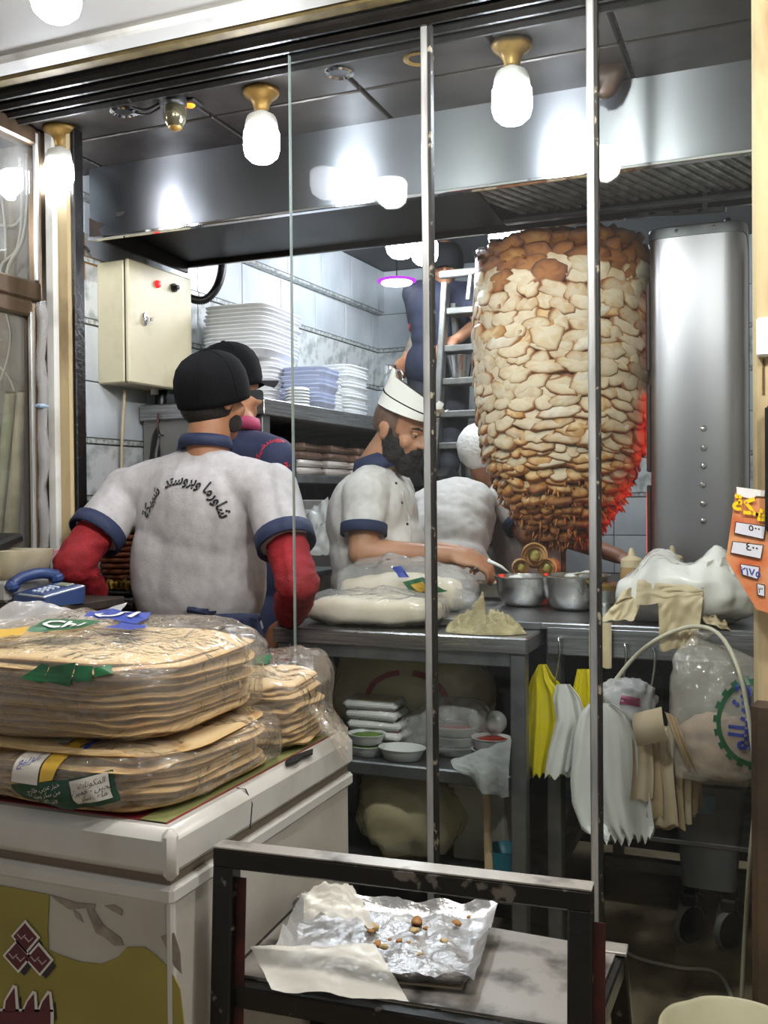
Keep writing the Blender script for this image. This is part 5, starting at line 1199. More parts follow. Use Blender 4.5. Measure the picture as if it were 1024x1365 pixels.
# kraft paper bags draped over the hook
kb = thing('paper_bags', 'bundle of brown kraft paper bags folded over a hook, open end down', 'paper bags', at(885, 1100, Y=2.36))
def kraft(k, xl, xr, ytop, yb, Y, spread):
    # arch over the hook: front flap and back flap
    def fn(u, v):
        a = -1+2*v  # -1 front bottom .. 1 back bottom
        y = ytop+(yb-ytop)*abs(a)**1.15; xx = (xl+(xr-xl)*u)+spread*(u-.5)*abs(a); p = at(xx, y+2*math.sin(u*11+k), Y=Y)
        return Vector((p.x+.004*math.sin(v*9+k), Y+.028*math.copysign(min(1, abs(a)*3), a)+.006*math.sin(u*8+k), p.z))
    part('paper_sheet', MB().grid(fn, 10, 36), 'kraft' if k % 2 else 'kraft_white', kb, smooth=True)
for k, (a, b, c, d_) in enumerate(((846, 868, 955, 1062), (852, 880, 962, 1085), (872, 900, 968, 1096), (880, 912, 975, 1100), (888, 922, 985, 1092), (884, 930, 968, 1080))):
    kraft(k, a, b, c, d_, 2.345+.012*k, 8)
part('paper_flap', MB().grid(lambda u, v: at(842+u*40+8*v, 952+v*44-10*u, Y=2.30)+Vector((0, -.014*math.sin(v*PI), 0)), 10, 10), 'kraft_white', kb, smooth=True)
part('paper_flap', MB().grid(lambda u, v: at(886+u*16+v*28, 948+v*70+8*u, Y=2.305)+Vector((0, -.012*math.sin(v*PI)-.004*math.sin(u*9), 0)), 10, 12), 'kraft', kb, smooth=True)
# big clear bag with the green oval print
p = at(960, 950, Y=2.36); pz = at(960, 1040, Y=2.36).z
gb = thing('plastic_bag', 'big clear bag full of crisps with a green oval print hanging at the right edge', 'plastic bag', (-.13, 2.36, pz))
mg = MB().loft([((-.13, 2.36, pz), .05, .02, 0, .8), ((-.125, 2.36, pz+.012), .10, .05, 0, .75), ((-.118, 2.36, pz+.07), .118, .062, 0, .7), ((-.115, 2.36, pz+.16), .118, .062, 0, .75), ((-.12, 2.37, pz+.23), .112, .05, 0, .8), ((-.14, 2.38, pz+.275), .085, .035, 0, .9), ((-.165, 2.39, pz+.30), .03, .014, 0, 1), ((-.17, 2.395, pz+.315), .012, .01, 0, 1), ((-.165, 2.39, pz+.335), .03, .016, 0, 1)], 48)
tm = to_mesh('x', mg, None); bm = bmesh.new(); bm.from_mesh(tm); bmesh.ops.subdivide_edges(bm, edges=bm.edges, cuts=2, use_grid_fill=True); bm.verts.ensure_lookup_table()
mg = MB(); mg.v = [v.co.copy() for v in bm.verts]; mg.f = [tuple(v.index for v in f.verts) for f in bm.faces]; bm.free()
mg.crinkle(.010, 12, 61).crinkle(.005, 34, 62)
bvG = tree(mg); part('film', mg, film('crisp_bag', 'fbf9f4', haze=.26, hazecol='f0eade', rough=.12, bump=.7, bscale=18, fres=1.45, base=.02), gb, smooth=True)
part('contents', cushion((-.115, 2.36, pz+.006), (.10, .045), .14, 66, .012, 14, .75), mat('crisps', 'c2a48e', .7, col2='a08470', scale=18, bump=.5, bscale=30), gb, smooth=True)
oc = at(1006, 968, Y=2.28); onv = (0, 1, 0)
for k in range(40):
    a0_, a1_ = 2*PI*k/40, 2*PI*(k+1)/40
    e = lambda a, s: Vector((oc.x+.082*s*math.cos(a), 2.26, oc.z+.098*s*math.sin(a)))
    j = 1.06 if k % 2 else .98
    if e(a0_, 1).x < -.0: patch(gb, bvG, [e(a0_, .86), e(a1_, .86), e(a1_, j), e(a0_, j)], onv, 'print_green', 'print_ring', .003, 2)
patch(gb, bvG, [at(1008, 996, Y=2.26), at(1024, 998, Y=2.26), at(1024, 930, Y=2.26), at(1012, 940, Y=2.26)], onv, 'print_green', off=.004, n=6)
rotv = (at(1000, 920, Y=2.28)-at(994, 1000, Y=2.28)).normalized(); rotx = Vector((-rotv.z, 0, rotv.x))
patch_text(gb, bvG, arabic('تشيللو'), at(998, 962, Y=2.27), rotv, rotx, .055, onv, 'print_blue', .005, .002)
patch_text(gb, bvG, 'CHILLO', at(1022, 966, Y=2.27), rotv, rotx, .030, onv, 'white_plastic', .007, .001)
# white knotted bag and wrapping paper on the counter front
wx = at(912, 800, Y=2.56)
mw = cushion((wx.x+.002, 2.56, UZ), (.165, .095), .135, 71, .016, 9, .8, (64, 32)); ktop = at(930, 742, Y=2.56)
mw.warp(lambda q: q+Vector((0, 0, .05*math.exp(-((q.x-at(958, 750, Y=2.56).x)**2)/.0016)*max(0, (q.z-UZ-.07)/.07)+.035*math.exp(-((q.x-at(880, 750, Y=2.56).x)**2)/.002)*max(0, (q.z-UZ-.07)/.07))))
wbg = thing('plastic_bag', 'milky white knotted plastic bag full of bread on the serving counter', 'plastic bag', (wx.x, 2.56, UZ))
part('film', mw, film('milk_bag', 'f8f6f0', haze=.85, hazecol='fffdf6', rough=.18, bump=.55, bscale=14), wbg, smooth=True)
part('contents', cushion((wx.x+.02, 2.57, UZ), (.13, .07), .09, 73, .01, 12), 'dough', wbg, smooth=True)
part('bag_ear', MB().grid(lambda u, v: at(940+u*52, 742+14*abs(u-.5)+v*34, Y=2.50)+Vector((0, -.02*math.sin(u*17+v*3)*(1-v), 0)), 18, 12), 'milk_bag', wbg, smooth=True)
mat('wrap_paper', 'd3c3a0', .6, col2='c4b28c', scale=9, bump=.12, bscale=30)
wp = thing('wrapping_paper', 'creased tan wrapping paper hanging over the serving counter edge', 'paper', at(870, 850, Y=2.41))
def wpf(pts, amp, sd):
    a, b, c, d_ = pts; part('paper_fold', MB().grid(lambda u, v: a.lerp(b, u).lerp(d_.lerp(c, u), v)+Vector((0, -amp*abs(noise.noise(Vector((u*4+sd, v*4, sd))))*2-.008*math.sin(u*6+sd), amp*noise.noise(Vector((u*3, v*3, sd))))), 16, 16), 'wrap_paper', wp, smooth=True)
wpf([at(802, 826, Y=2.44), at(846, 826, Y=2.44), at(866, 776, Y=2.50), at(836, 784, Y=2.50)], .014, 1)
wpf([at(846, 806, Y=2.435), at(936, 800, Y=2.435), at(938, 782, Y=2.46), at(850, 772, Y=2.48)], .010, 4)
wpf([at(880, 866, Y=2.405), at(930, 862, Y=2.405), at(938, 796, Y=2.42), at(878, 796, Y=2.42)], .010, 7)
wpf([at(786, 890, Y=2.412), at(816, 890, Y=2.412), at(816, 830, Y=2.42), at(786, 830, Y=2.42)], .003, 9)
wpf([at(936, 826, Y=2.42), at(976, 844, Y=2.42), at(966, 826, Y=2.44), at(940, 818, Y=2.44)], .012, 11)
# ------------------------------------------------------------------ white flex, bin on castors, bucket
mat('flex', 'c9c2ac', .45)
fxp = [at(806, 930, Y=2.40), at(822, 905, Y=2.395), at(850, 872, Y=2.39), at(884, 848, Y=2.39), at(925, 835, Y=2.385), at(958, 845, Y=2.34), at(982, 885, Y=2.26), at(996, 940, Y=2.24), at(1005, 1010, Y=2.24), at(1006, 1080, Y=2.26), at(999, 1160, Y=2.32), at(993, 1250, Y=2.42), at(989, 1310, Y=2.46)]
fxp[-1].z = .1; fxp += [Vector((fxp[-1].x, 2.5, .01)), at(960, 1300, Z=.008), at(905, 1290, Z=.008), at(850, 1277, Z=.008), at(815, 1255, Z=.008)]
wire(fxp, .0052, 'flex', 'white electric flex looping over the counter and down to the floor', 'cable')
p = at(945, 1238, Z=0.0)
bn = thing('grey_bin', 'grey tapered bin with a pale blue label standing on castors under the counter', 'bin', (-.2, 3.0, 0))
bx_, by_ = at(944, 1110, Y=2.92).x, 3.0
part('tub', MB().loft([((bx_, by_, .17), .075, .07, 0, .3), ((bx_, by_, .45), .098, .085, 0, .3), ((bx_, by_, .46), .104, .09, 0, .3), ((bx_, by_, .47), .104, .09, 0, .3)], 36), mat('bin_grey', '7c7f80', .5, .2, col2='6a6d6f', scale=8), bn, smooth='auto')
part('upper_case', MB().box((bx_+.004, by_, .57), (.19, .16, .19), .006), 'bin_grey', bn)
part('blue_label', MB().box((bx_-.015, by_-.088, .42), (.075, .004, .055), .001), mat('pale_blue', '6d93a6', .6, col2='5d7f90', scale=20), bn)
for sx_, sy_ in ((-1, -1), (1, -1), (-1, 1), (1, 1)):
    c_ = Vector((bx_+sx_*.055, by_+sy_*.05, .055))
    cs = part('castor', MB().lathe([(.0005, -.016), (.04, -.016), (.052, -.012), (.055, 0), (.052, .012), (.04, .016), (.0005, .016)], c_, 28, (.8, -.6, 0)), 'rubber', bn, smooth='auto')
    part('fork', MB().box(c_+Vector((0, 0, .075)), (.045, .045, .035), .006), 'black_plastic', cs)
    part('tread', MB().lathe([(.0548, -.010), (.057, -.006), (.057, .006), (.0548, .010)], c_, 28, (.8, -.6, 0)), mat('grey_tread', '8c8a84', .6) if 'grey_tread' not in MATS else 'grey_tread', cs, smooth='auto')
p = at(962, 1335, Z=.32)
bk = thing('plastic_bucket', 'off-white plastic bucket with a dented rim at the bottom right corner', 'bucket', (p.x+.03, p.y-.10, 0))
part('shell', MB().lathe([(.0005, .004), (.108, 0), (.112, .006), (.13, .285), (.137, .29), (.137, .298), (.133, .301), (.137, .305), (.137, .315), (.131, .318), (.126, .312), (.108, .012), (.0005, .01)], n=56, wob=lambda a, h: 1-(.05*math.exp(-((a-2.35)/.18)**2) if h > .28 else 0)), mat('bucket_white', 'd6d3b6', .4, col2='c9c5a4', scale=6), bk, smooth='auto', world=False)
part('handle', conduit([(-.138, 0, .29), (-.13, -.06, .22), (-.06, -.135, .2), (.06, -.135, .2), (.13, -.06, .22), (.138, 0, .29)], .003, '', ''), 'chrome', bk, smooth=True, world=False)
# ------------------------------------------------------------------ till, phone and bread basket on the left
mat('till_beige', 'b9b098', .5, col2='a59b82', scale=16); mat('phone_blue', '2f4372', .35); mat('lcd', '93a08a', .2); mat('pink_card', 'd9a3b0', .6); mat('key_pale', 'b9c4d8', .4)
p = at(14, 730, Y=1.97)
tl = thing('cash_register', 'beige cash register with a dark screen at the left edge', 'cash register', (p.x-.04, 1.985, 1.0475))
tx, tyv, tzv = p.x-.04, 1.985, 1.0475
part('printer_case', MB().box((tx, tyv, tzv+.028), (.17, .16, .056), .008), mat('till_grey', '9a9a98', .5), tl)
zs0 = at(20, 748, Y=1.93).z
part('housing', MB().loft([((tx-.005, tyv, tzv+.056), .085, .07, 0, .3), ((tx-.005, tyv, tzv+.066), .095, .08, 0, .3), ((tx+.005, tyv, tzv+.115), .105, .085, 0, .3), ((tx+.005, tyv, tzv+.13), .105, .085, 0, .3)], 40), 'till_beige', tl, smooth='auto')
part('screen', MB().box((tx-.02, tyv-.02, tzv+.145), (.12, .12, .03), .008, rx=.25), 'black_plastic', tl)
p = at(68, 738, Y=2.05); solo('card_board', MB().box((p.x, 2.12, 1.0475+.075), (.09, .012, .10), .002, rz=.1), 'pink_card', 'small pink card standing behind the phone', 'card')
p = at(42, 785, Y=1.93)
phn = thing('desk_phone', 'blue desk phone with handset and small display on the dark table', 'phone', (-1.70, 1.95, 1.0475), -.35)
part('base', MB().loft([((0, 0, 0), .085, .062, 0, .3), ((0, .004, .02), .085, .062, 0, .3)], 32).warp(lambda q: Vector((q.x, q.y, q.z*(1+1.1*(q.y+.06)/.12)))), 'phone_blue', phn, smooth='auto', world=False)
part('bezel', MB().box((.018, 0, .032), (.125, .115, .006), .002, rx=.18), mat('phone_silver', 'b3b8bf', .35, .4), phn, world=False)
part('face', MB().box((.018, -.002, .0345), (.112, .10, .006), .002, rx=.18), 'phone_blue', phn, world=False)
part('display', MB().box((.02, .034, .0445), (.06, .022, .004), .001, rx=.18), 'lcd', phn, world=False)
for r_ in range(4):
    for c_ in range(3): part('key', MB().box((.0+c_*.018, -.036+r_*.014, .0325+r_*.0026), (.012, .008, .006), .0015, rx=.18), 'key_pale', phn, world=False)
hs = part('handset', conduit([(-.07, -.06, .045), (-.072, -.03, .062), (-.07, .02, .07), (-.066, .065, .062)], .014, '', ''), 'phone_blue', phn, smooth=True, world=False)
part('earpiece', MB().box((-.07, -.058, .042), (.035, .034, .03), .010, rx=.2), 'phone_blue', hs, world=False)
part('earpiece', MB().box((-.066, .062, .055), (.035, .034, .03), .010, rx=.2), 'phone_blue', hs, world=False)
# basket
mat('wicker', 'a8603c', .6, col2='7d4226', scale=30, bump=.4, bscale=70); mat('crisp_yellow', 'd8b860', .6, col2='c09a3e', scale=14, bump=.3, bscale=30)
p = at(160, 755, Y=2.50)
bs = thing('wicker_basket', 'reddish wicker basket of bread on the side counter behind the cook\'s elbow', 'basket', (p.x, 2.52, 1.02))
for k in range(9):
    z_ = .03+k*.0175; r_ = .062+.002*k
    part('weave_band', MB().lathe([(r_-.006, z_-.008), (r_+.004, z_-.007), (r_+.006, z_), (r_+.004, z_+.007), (r_-.006, z_+.008)], n=40, wob=lambda a, h, k=k: 1+.025*math.cos(a*10+k*PI)), 'wicker', bs, smooth=True, world=False)
part('rim', MB().lathe([(.074, .19), (.082, .195), (.084, .205), (.08, .214), (.072, .212), (.07, .2)], n=40), mat('rim_pale', 'c9b28c', .6), bs, smooth=True, world=False)
part('basket_base', MB().lathe([(.0005, 0), (.066, 0), (.066, .024), (.0005, .026)], n=32), 'wicker', bs, smooth='auto', world=False)
part('bread_fill', MB().ell((0, 0, .205), (.066, .066, .035), 24, 10).crinkle(.01, 30, 4), 'crisp_yellow', bs, smooth=True, world=False)
p = at(158, 788, Y=2.40)
pt = thing('bread_tray', 'dark tray of yellow bread pieces in front of the wicker basket', 'tray', (p.x, 2.40, 1.0205))
part('dish', MB().box((0, 0, .008), (.15, .09, .016), .005), 'black_plastic', pt, world=False)
for k in range(7):
    t_ = MB().grid(lambda u, v, k=k: Vector((-.055+k*.018+.02*u, -.034+.06*v, .02+.022*math.sin(u*PI)+.012*noise.noise(Vector((u*3, v*3, k))))), 6, 8)
    solo('bread_piece', t_.warp(lambda q: q+Vector((p.x, 2.40, 1.0205))), 'crisp_yellow', ('leftmost', 'second', 'third', 'fourth', 'fifth', 'sixth', 'rightmost')[k]+' curled yellow bread piece in the dark tray by the basket', 'bread piece', 'bread pieces in the dark tray', smooth=True)
# ------------------------------------------------------------------ price board and fittings on the right pillar
mat('board_orange', 'c8683c', .5, col2='d99a6a', scale=16, lo=.4, hi=.6); mat('print_gold', 'f0d020', .4); mat('price_card', 'd9dbe4', .5)
mp0 = at(982, 655, Y=2.0); MYF = 1.992
mb_ = thing('price_board', 'orange printed price board with white price cards hanging on the right pillar', 'price board', at(1000, 815, Y=MYF))
def mpoly(pts, t, off, m, nm): return part(nm, MB().prism([(at(x, y, Y=MYF).x, at(x, y, Y=MYF).z) for x, y in pts], (0, MYF-off, 0), (1, 0, 0), (0, 0, 1), t), m, mb_)
mpoly([(981, 655), (1070, 668), (1070, 830), (1009, 812), (968, 745)], .006, 0, 'board_orange', 'board')
mpoly([(982, 649), (1020, 654), (1019, 662), (1008, 661), (1004, 666), (983, 660)], .002, .007, 'white_plastic', 'tape')
for q in ([(982, 696), (1020, 702), (1018, 718), (980, 710)], [(978, 722), (1017, 727), (1014, 744), (975, 736)], [(988, 752), (1012, 756), (1010, 771), (990, 765)], [(1010, 778), (1019, 780), (1019, 794), (1011, 792)]):
    mpoly([(q[0][0]-1, q[0][1]-1), (q[1][0]+1, q[1][1]-1), (q[2][0]+1, q[2][1]+1), (q[3][0]-1, q[3][1]+1)], .002, .0065, 'ink', 'card_frame')
    mpoly(q, .002, .0085, 'price_card', 'price_card')
exm = (at(1018, 702, Y=MYF)-at(984, 696, Y=MYF)).normalized()
def mtext(tx, x, y, size, m, bold=0): part('lettering', lay(glyphs(tx, size, bold), at(x, y, Y=MYF)+Vector((0, -.0105, 0)), exm, (0, 0, 1), 0.0003), m, mb_, fixn=False)
mtext(arabic('شبيكة'), 1017, 688, .044, 'print_gold', .0016)
mtext('٥٠٠', 1006, 708, .020, 'ink', .0003); mtext('٤٠٠', 1003, 734, .022, 'ink', .0003); mtext('٢١٧٥', 1001, 767, .020, 'print_blue', .0004); mtext('٣', 1014, 790, .016, 'ink')
p = at(1017, 450, Y=2.03); sw = thing('wall_switch', 'small white socket box with rust streak on the cream pillar', 'switch', (p.x, 2.03, p.z-.03))
part('box', MB().box((p.x+.006, 2.028, p.z), (.035, .022, .075), .004), 'white_plastic', sw)
part('rust_streak', MB().box((p.x+.001, 2.0385, p.z-.075), (.004, .003, .07), .001), 'rust_stain', sw)
p = at(1020, 625, Y=1.99); solo('black_box', MB().box((p.x+.03, 2.0, p.z), (.06, .06, .235), .004), 'black_plastic', 'black slim speaker box fixed to the pillar above the price board', 'box')

# ------------------------------------------------------------------ step ladder in the back room
lad = thing('step_ladder', 'aluminium step ladder standing in the back room behind the bearded cook', 'ladder', (at(615, 600, Y=4.15).x, 4.2, 0))
mat('ladder_alu', '84847f', .4, .6, col2='6e6e69', scale=20)
lx0, lx1 = at(586, 500, Y=4.15).x, at(668, 500, Y=4.15).x
for x in (lx0, lx1): part('stile', MB().bar((x, 3.80, 0), (x, 4.25, 2.28), .028, .06, .004), 'ladder_alu', lad)
for x in (lx0+.02, lx1-.02): part('rear_leg', MB().bar((x, 4.72, 0), (x, 4.3, 2.2), .025, .03, .003), 'ladder_alu', lad)
for (yp) in (407, 460, 506, 551, 594, 650, 720):
    z_ = at(612, yp, Y=4.1).z; yy = 3.80+.45*z_/2.28
    part('step', MB().box(((lx0+lx1)/2, yy+.03, z_), (lx1-lx0-.03, .10, .03), .004), 'ladder_alu', lad)
zt = at(600, 364, Y=4.2).z
part('hand_rail', MB().bar((lx0-.02, 4.22, zt), (lx0+.16, 4.22, zt), .03, .035, .006), 'ladder_alu', lad)
part('rail_post', MB().bar((lx0+.13, 4.22, zt), (lx0+.12, 4.2, zt-.13), .02, .02, .003), 'ladder_alu', lad)
p = at(603, 482, Y=4.08); zst = at(612, 506, Y=4.1).z
bkt = thing('steel_bucket', 'small steel bucket standing on a ladder step', 'bucket', (p.x, 3.80+.45*zst/2.28+.02, zst+.0155))
part('pail', MB().lathe([(.0005, .002), (.04, 0), (.055, .095), (.058, .1), (.052, .097), (.0005, .02)], n=24), 'steel_bowl', bkt, smooth='auto', world=False)
# ------------------------------------------------------------------ people
mat('skin', 'b58768', .5, col2='a87658', scale=14, sss=.12, bump=.06, bscale=90)
mat('skin_tan', 'a97a5c', .5, col2='976648', scale=14, sss=.12, bump=.06, bscale=90)
mat('shirt_white', 'b4b2b3', .8, col2='a8a5a6', scale=40, bump=.12, bscale=220)
mat('shirt_white2', 'd2cfca', .8, col2='c6c2bc', scale=40, bump=.12, bscale=220)
mat('navy', '1f2a48', .75, bump=.15, bscale=220); mat('navy_polo', '2a3150', .8, col2='222843', scale=10, bump=.15, bscale=200)
mat('red_sleeve', '961420', .8, col2='7e0e18', scale=14, bump=.25, bscale=160)
mat('black_cap', '090a0d', .9, bump=.2, bscale=240, spec=.2); mat('hair', '15110f', .7, bump=.5, bscale=200); mat('beard', '1c1512', .8, bump=.8, bscale=150)
mat('stubble', '6e5443', .7, col2='5a4336', scale=60); mat('dark_trousers', '20222a', .8); mat('hair_net', 'd8d6d0', .6, bump=.5, bscale=80); mat('shoe_black', '121212', .5)
mat('cap_white', 'd9d6cc', .75, bump=.08, bscale=200); mat('pink_collar', 'a83a5c', .7); mat('tattoo', '5f5f58', .7, col2='85725f', scale=22); mat('eye_white', 'd9d4cc', .3); mat('lip', '8f5a4c', .5)
def V(*a): return Vector(a)
def pj(x, y, Y): return at(x, y, Y=Y)
def head(mb, c, f, s=1.0, tilt=None, nose=True):
    """head volumes in the frame of the face direction f"""
    f = Vector(f).normalized(); r_ = f.cross(V(0, 0, 1)).normalized(); u_ = r_.cross(f).normalized(); M = Matrix((r_, f, u_)).transposed(); c = Vector(c)
    P_ = lambda x, y, z: c+M @ V(x*s, y*s, z*s)
    mb.ell(P_(0, -.012, .022), (.074*s, .092*s, .092*s), 24, 16, M)          # skull
    mb.ell(P_(0, .022, -.045), (.058*s, .068*s, .070*s), 20, 14, M)          # face
    mb.ell(P_(0, .055, -.095), (.034*s, .03*s, .026*s), 14, 10, M)          # chin
    mb.ell(P_(0, .074, .012), (.05*s, .018*s, .014*s), 14, 8, M)            # brow
    if nose:
        mb.cone(P_(0, .083, .0), .009*s, P_(0, .104, -.034), .0125*s)       # nose
        for q in (-1, 1): mb.ell(P_(q*.012, .094, -.037), (.009*s, .011*s, .008*s), 8, 6, M)
        mb.ell(P_(0, .083, -.066), (.026*s, .012*s, .008*s), 12, 6, M); mb.ell(P_(0, .081, -.078), (.022*s, .012*s, .008*s), 12, 6, M)
        for q in (-1, 1): mb.ell(P_(q*.042, .06, -.035), (.022*s, .018*s, .022*s), 10, 8, M)  # cheeks
    for q in (-1, 1):
        mb.ell(P_(q*.076, -.012, -.018), (.009*s, .018*s, .032*s), 10, 10, M); mb.ell(P_(q*.079, -.018, -.006), (.008*s, .02*s, .018*s), 8, 8, M)
    return P_, M
def hand(mb, w, d, n, curl=.6, s=1.0, spread=.12, side=1, thumb_in=.5):
    """palm, four unequal bent fingers and a thumb; d along the hand, n out of the back of the hand"""
    d = Vector(d).normalized(); n = (Vector(n)-d*Vector(n).dot(d)).normalized(); l = d.cross(n)*side; w = Vector(w)
    pc = w+d*.045*s; M = Matrix((l, d, n)).transposed()
    mb.ell(pc, (.040*s, .052*s, .017*s), 14, 10, M); mb.cone(w-d*.01*s, .026*s, pc, .024*s)
    for i, (o, L) in enumerate(((-.030, .062), (-.010, .074), (.011, .070), (.030, .055))):
        p = pc+l*o*s+d*.038*s; a = 0; dirn = (d+l*o*4*spread).normalized()
        for k, (fr, r0, r1) in enumerate(((.45, .0098, .009), (.32, .009, .0082), (.26, .0082, .0072))):
            a += curl*(.55, .9, .6)[k]; q = p+(dirn*math.cos(a)-n*math.sin(a))*L*fr*1.15*s; mb.cone(p, r0*s, q, r1*s, 10); p = q
    p = w+d*.02*s-l*.03*s-n*.006*s; q = p+(d*.65-l*.6*(1-thumb_in)-n*.55*thumb_in).normalized()*.042*s; mb.cone(p, .0125*s, q, .011*s, 10)
    q2 = q+(d*.9-n*.35*thumb_in+l*.25*thumb_in).normalized()*.032*s; mb.cone(q, .0105*s, q2, .0085*s, 10)
def torso(mb, nk, ch, wa, pe, f, g=0, w=1.0, dp=1.0):
    """chest, waist and hips as overlapping volumes facing f, grown by g"""
    def fr(a, b):
        u_ = (Vector(a)-Vector(b)).normalized(); ff = Vector(f); ff = (ff-u_*ff.dot(u_)).normalized(); r_ = ff.cross(u_).normalized(); return Matrix((r_, ff, u_)).transposed()
    M1 = fr(nk, ch); M2 = fr(ch, pe); nk, ch, wa, pe = map(Vector, (nk, ch, wa, pe)); H1 = (nk-ch).length
    mb.ell(ch, (.165*w+g, .112*dp+g, H1*.98+g*.3), 28, 18, M1, .85); mb.ell((ch+wa)/2, (.155*w+g, .11*dp+g, (ch-wa).length*.85), 26, 14, M2, .9)
    mb.ell(wa, (.148*w+g, .108*dp+g, (wa-pe).length*.8), 26, 14, M2, .9); mb.ell(pe, (.165*w+g, .118*dp+g, .13+g), 26, 14, M2, .9)
def limb(mb, pts, rs, g=0):
    for a, b, r0, r1 in zip(pts, pts[1:], rs, rs[1:]): mb.cone(a, r0+g, b, r1+g)
def finish(name, t, m, voxel, sm, mt, fold=None, seed=1):
    q = fuse(m, voxel, sm)
    if fold: drape(q, fold[0], fold[1], seed)
    o = part(name, q, mt, t, smooth=True, fixn=False); return o
def band(p0, p1, r0, r1, m, t, name='cuff', n=24):
    p0, p1 = Vector(p0), Vector(p1); d_ = (p1-p0); L = d_.length
    return part(name, MB().lathe([(r0*.9, -.002), (r0, 0), (r1, L), (r1*.93, L+.002), (r1*.9, L*.7)], p0, n, d_), m, t, smooth=True)
def ballcap(t, c, f, up, s=1.0, mt='black_cap', peak=True, clipz=-.02):
    f = Vector(f).normalized(); up = Vector(up).normalized(); r_ = f.cross(up).normalized(); f = up.cross(r_).normalized(); M = Matrix((r_, f, up)).transposed(); c = Vector(c)
    prof = [(.098, -.045), (.1, -.03), (.1, 0), (.096, .03), (.085, .056), (.066, .076), (.04, .089), (.016, .0945), (.0005, .095)]
    q = MB().lathe(prof, (0, 0, 0), 36, sx=.93, sy=1.06); q.v = [c+M @ (p*s) for p in q.v]; d_ = part('crown', q, mt, t, smooth=True)
    b_ = MB().ell((0, 0, 0), (.008, .008, .005), 10, 6); b_.v = [c+M @ ((p+V(0, 0, .096))*s) for p in b_.v]; part('button', b_, mt, d_, smooth=True)
    for k in range(6):
        a = k*PI/3; pts = [c+M @ (V(math.cos(a)*rr*.93, math.sin(a)*rr*1.06, hh)*s*1.006) for rr, hh in prof[1:]]; part('seam', MB().tube(pts, .0012, 5), mt, d_)
    if peak:
        pk_ = MB().grid(lambda u, v: V((u-.5)*.15*(1-.25*v*v), .085+.085*v*(1-(2*u-1)**2*.55), -.035-.012*v-.02*(2*u-1)**2), 16, 10); pk_.v = [c+M @ (p*s) for p in pk_.v]
        part('peak', pk_, mt, d_, smooth=True)
def arc_text(text, c, rad_, a_mid, size, bold=0.0, squash=1.0):
    """bend flat lettering round an arc in the local xy plane"""
    q = glyphs(text, size, bold)
    q.v = [V((rad_+p.y)*math.sin(a_mid+p.x/rad_*squash)+c[0], (rad_+p.y)*math.cos(a_mid+p.x/rad_*squash)+c[1], 0) for p in q.v]; return q

# --- cook seen from behind, black cap, red under-sleeves
Y1 = 2.30; t = thing('person', 'cook seen from behind in black cap, pale lettered shirt and red undersleeves, leaning on counter', 'person', (-1.47, 2.34, 0))
f1 = V(.22, .97, 0); hc = pj(283, 528, 2.31); nk = pj(276, 600, 2.29); ch = pj(266, 690, 2.30); wa = pj(265, 790, 2.31); pe = pj(266, 860, 2.33)
sL, sR = pj(172, 655, 2.29), pj(362, 655, 2.28); eL, eR = pj(97, 752, 2.10), pj(397, 780, 2.16); wL, wR = pj(138, 816, 2.30), pj(382, 834, 2.36)
hpL, hpR = pe+V(-.09, 0, -.06), pe+V(.09, 0, -.06); kL, kR = V(hpL.x-.01, 2.36, .46), V(hpR.x+.01, 2.36, .46); aL, aR = V(kL.x, 2.33, .07), V(kR.x, 2.33, .07)
b = MB(); Ph, Mh = head(b, hc, V(.28, .95, -.03)); b.cone(nk+V(0, 0, -.03), .062, hc+V(0, -.01, -.05), .056)
torso(b, nk, ch, wa, pe, f1, -.022)
for s_, e_, w_ in ((sL, eL, wL), (sR, eR, wR)):
    b.cone(ch+(nk-ch)*.72, .05, s_, .055); limb(b, (s_, e_, w_), (.05, .042, .027))
hand(b, wL, V(.25, .55, -.75), V(-.5, .2, .3), .75, 1.0, side=-1); hand(b, wR, V(-.85, .25, -.45), V(.2, -.5, .8), 1.15, 1.05, side=1)
for h_, k_, a_ in ((hpL, kL, aL), (hpR, kR, aR)): limb(b, (h_, k_, a_), (.08, .052, .036)); b.cone(a_+V(0, -.03, -.03), .036, a_+V(0, .14, -.045), .03)
finish('body', t, b, .0075, 3, 'skin_tan')
sh_ = MB(); torso(sh_, nk+V(0, 0, -.012), ch, wa, pe+V(0, 0, .03), f1, .016, 1.10, 1.02)
sh_.ell(pj(266, 760, 2.30), (.195, .125, .20), 28, 16, None, .8)
for s_, e_, c_ in ((sL, eL, .60), (sR, eR, .56)):
    sh_.cone(ch+(nk-ch)*.66, .082, s_+V(0, 0, -.005), .075); m_ = s_.lerp(e_, c_); sh_.cone(s_, .074, s_.lerp(m_, .45), .070, 20, True); sh_.cone(s_.lerp(m_, .1), .072, m_+(e_-s_).normalized()*.002, .070, 20, False)
so_ = fuse(sh_, .007, 6); drape(so_, .008, (7, 7, 2.6), 3); drape(so_, .004, (16, 16, 9), 8)
zc = pj(266, 838, 2.2).z; so_.v = [V(p.x, p.y, max(p.z, zc-.012+.012*noise.noise(V(p.x*14, p.y*14, 1)))) for p in so_.v]
bvS = tree(so_); part('shirt', so_, 'shirt_white', t, smooth=True, fixn=False)
for s_, e_, c_ in ((sL, eL, .60), (sR, eR, .56)):
    d_ = (e_-s_).normalized(); m_ = s_.lerp(e_, c_); band(m_-d_*.026, m_+d_*.012, .0785, .078, 'navy', t)
    rs = MB(); e2 = (wL if s_ is sL else wR); limb(rs, (m_-d_*.05, e_, e_.lerp(e2, .62)), (.055, .054, .046)); finish('under_sleeve', t, rs, .007, 4, 'red_sleeve', (.006, (18, 18, 30)), 5)
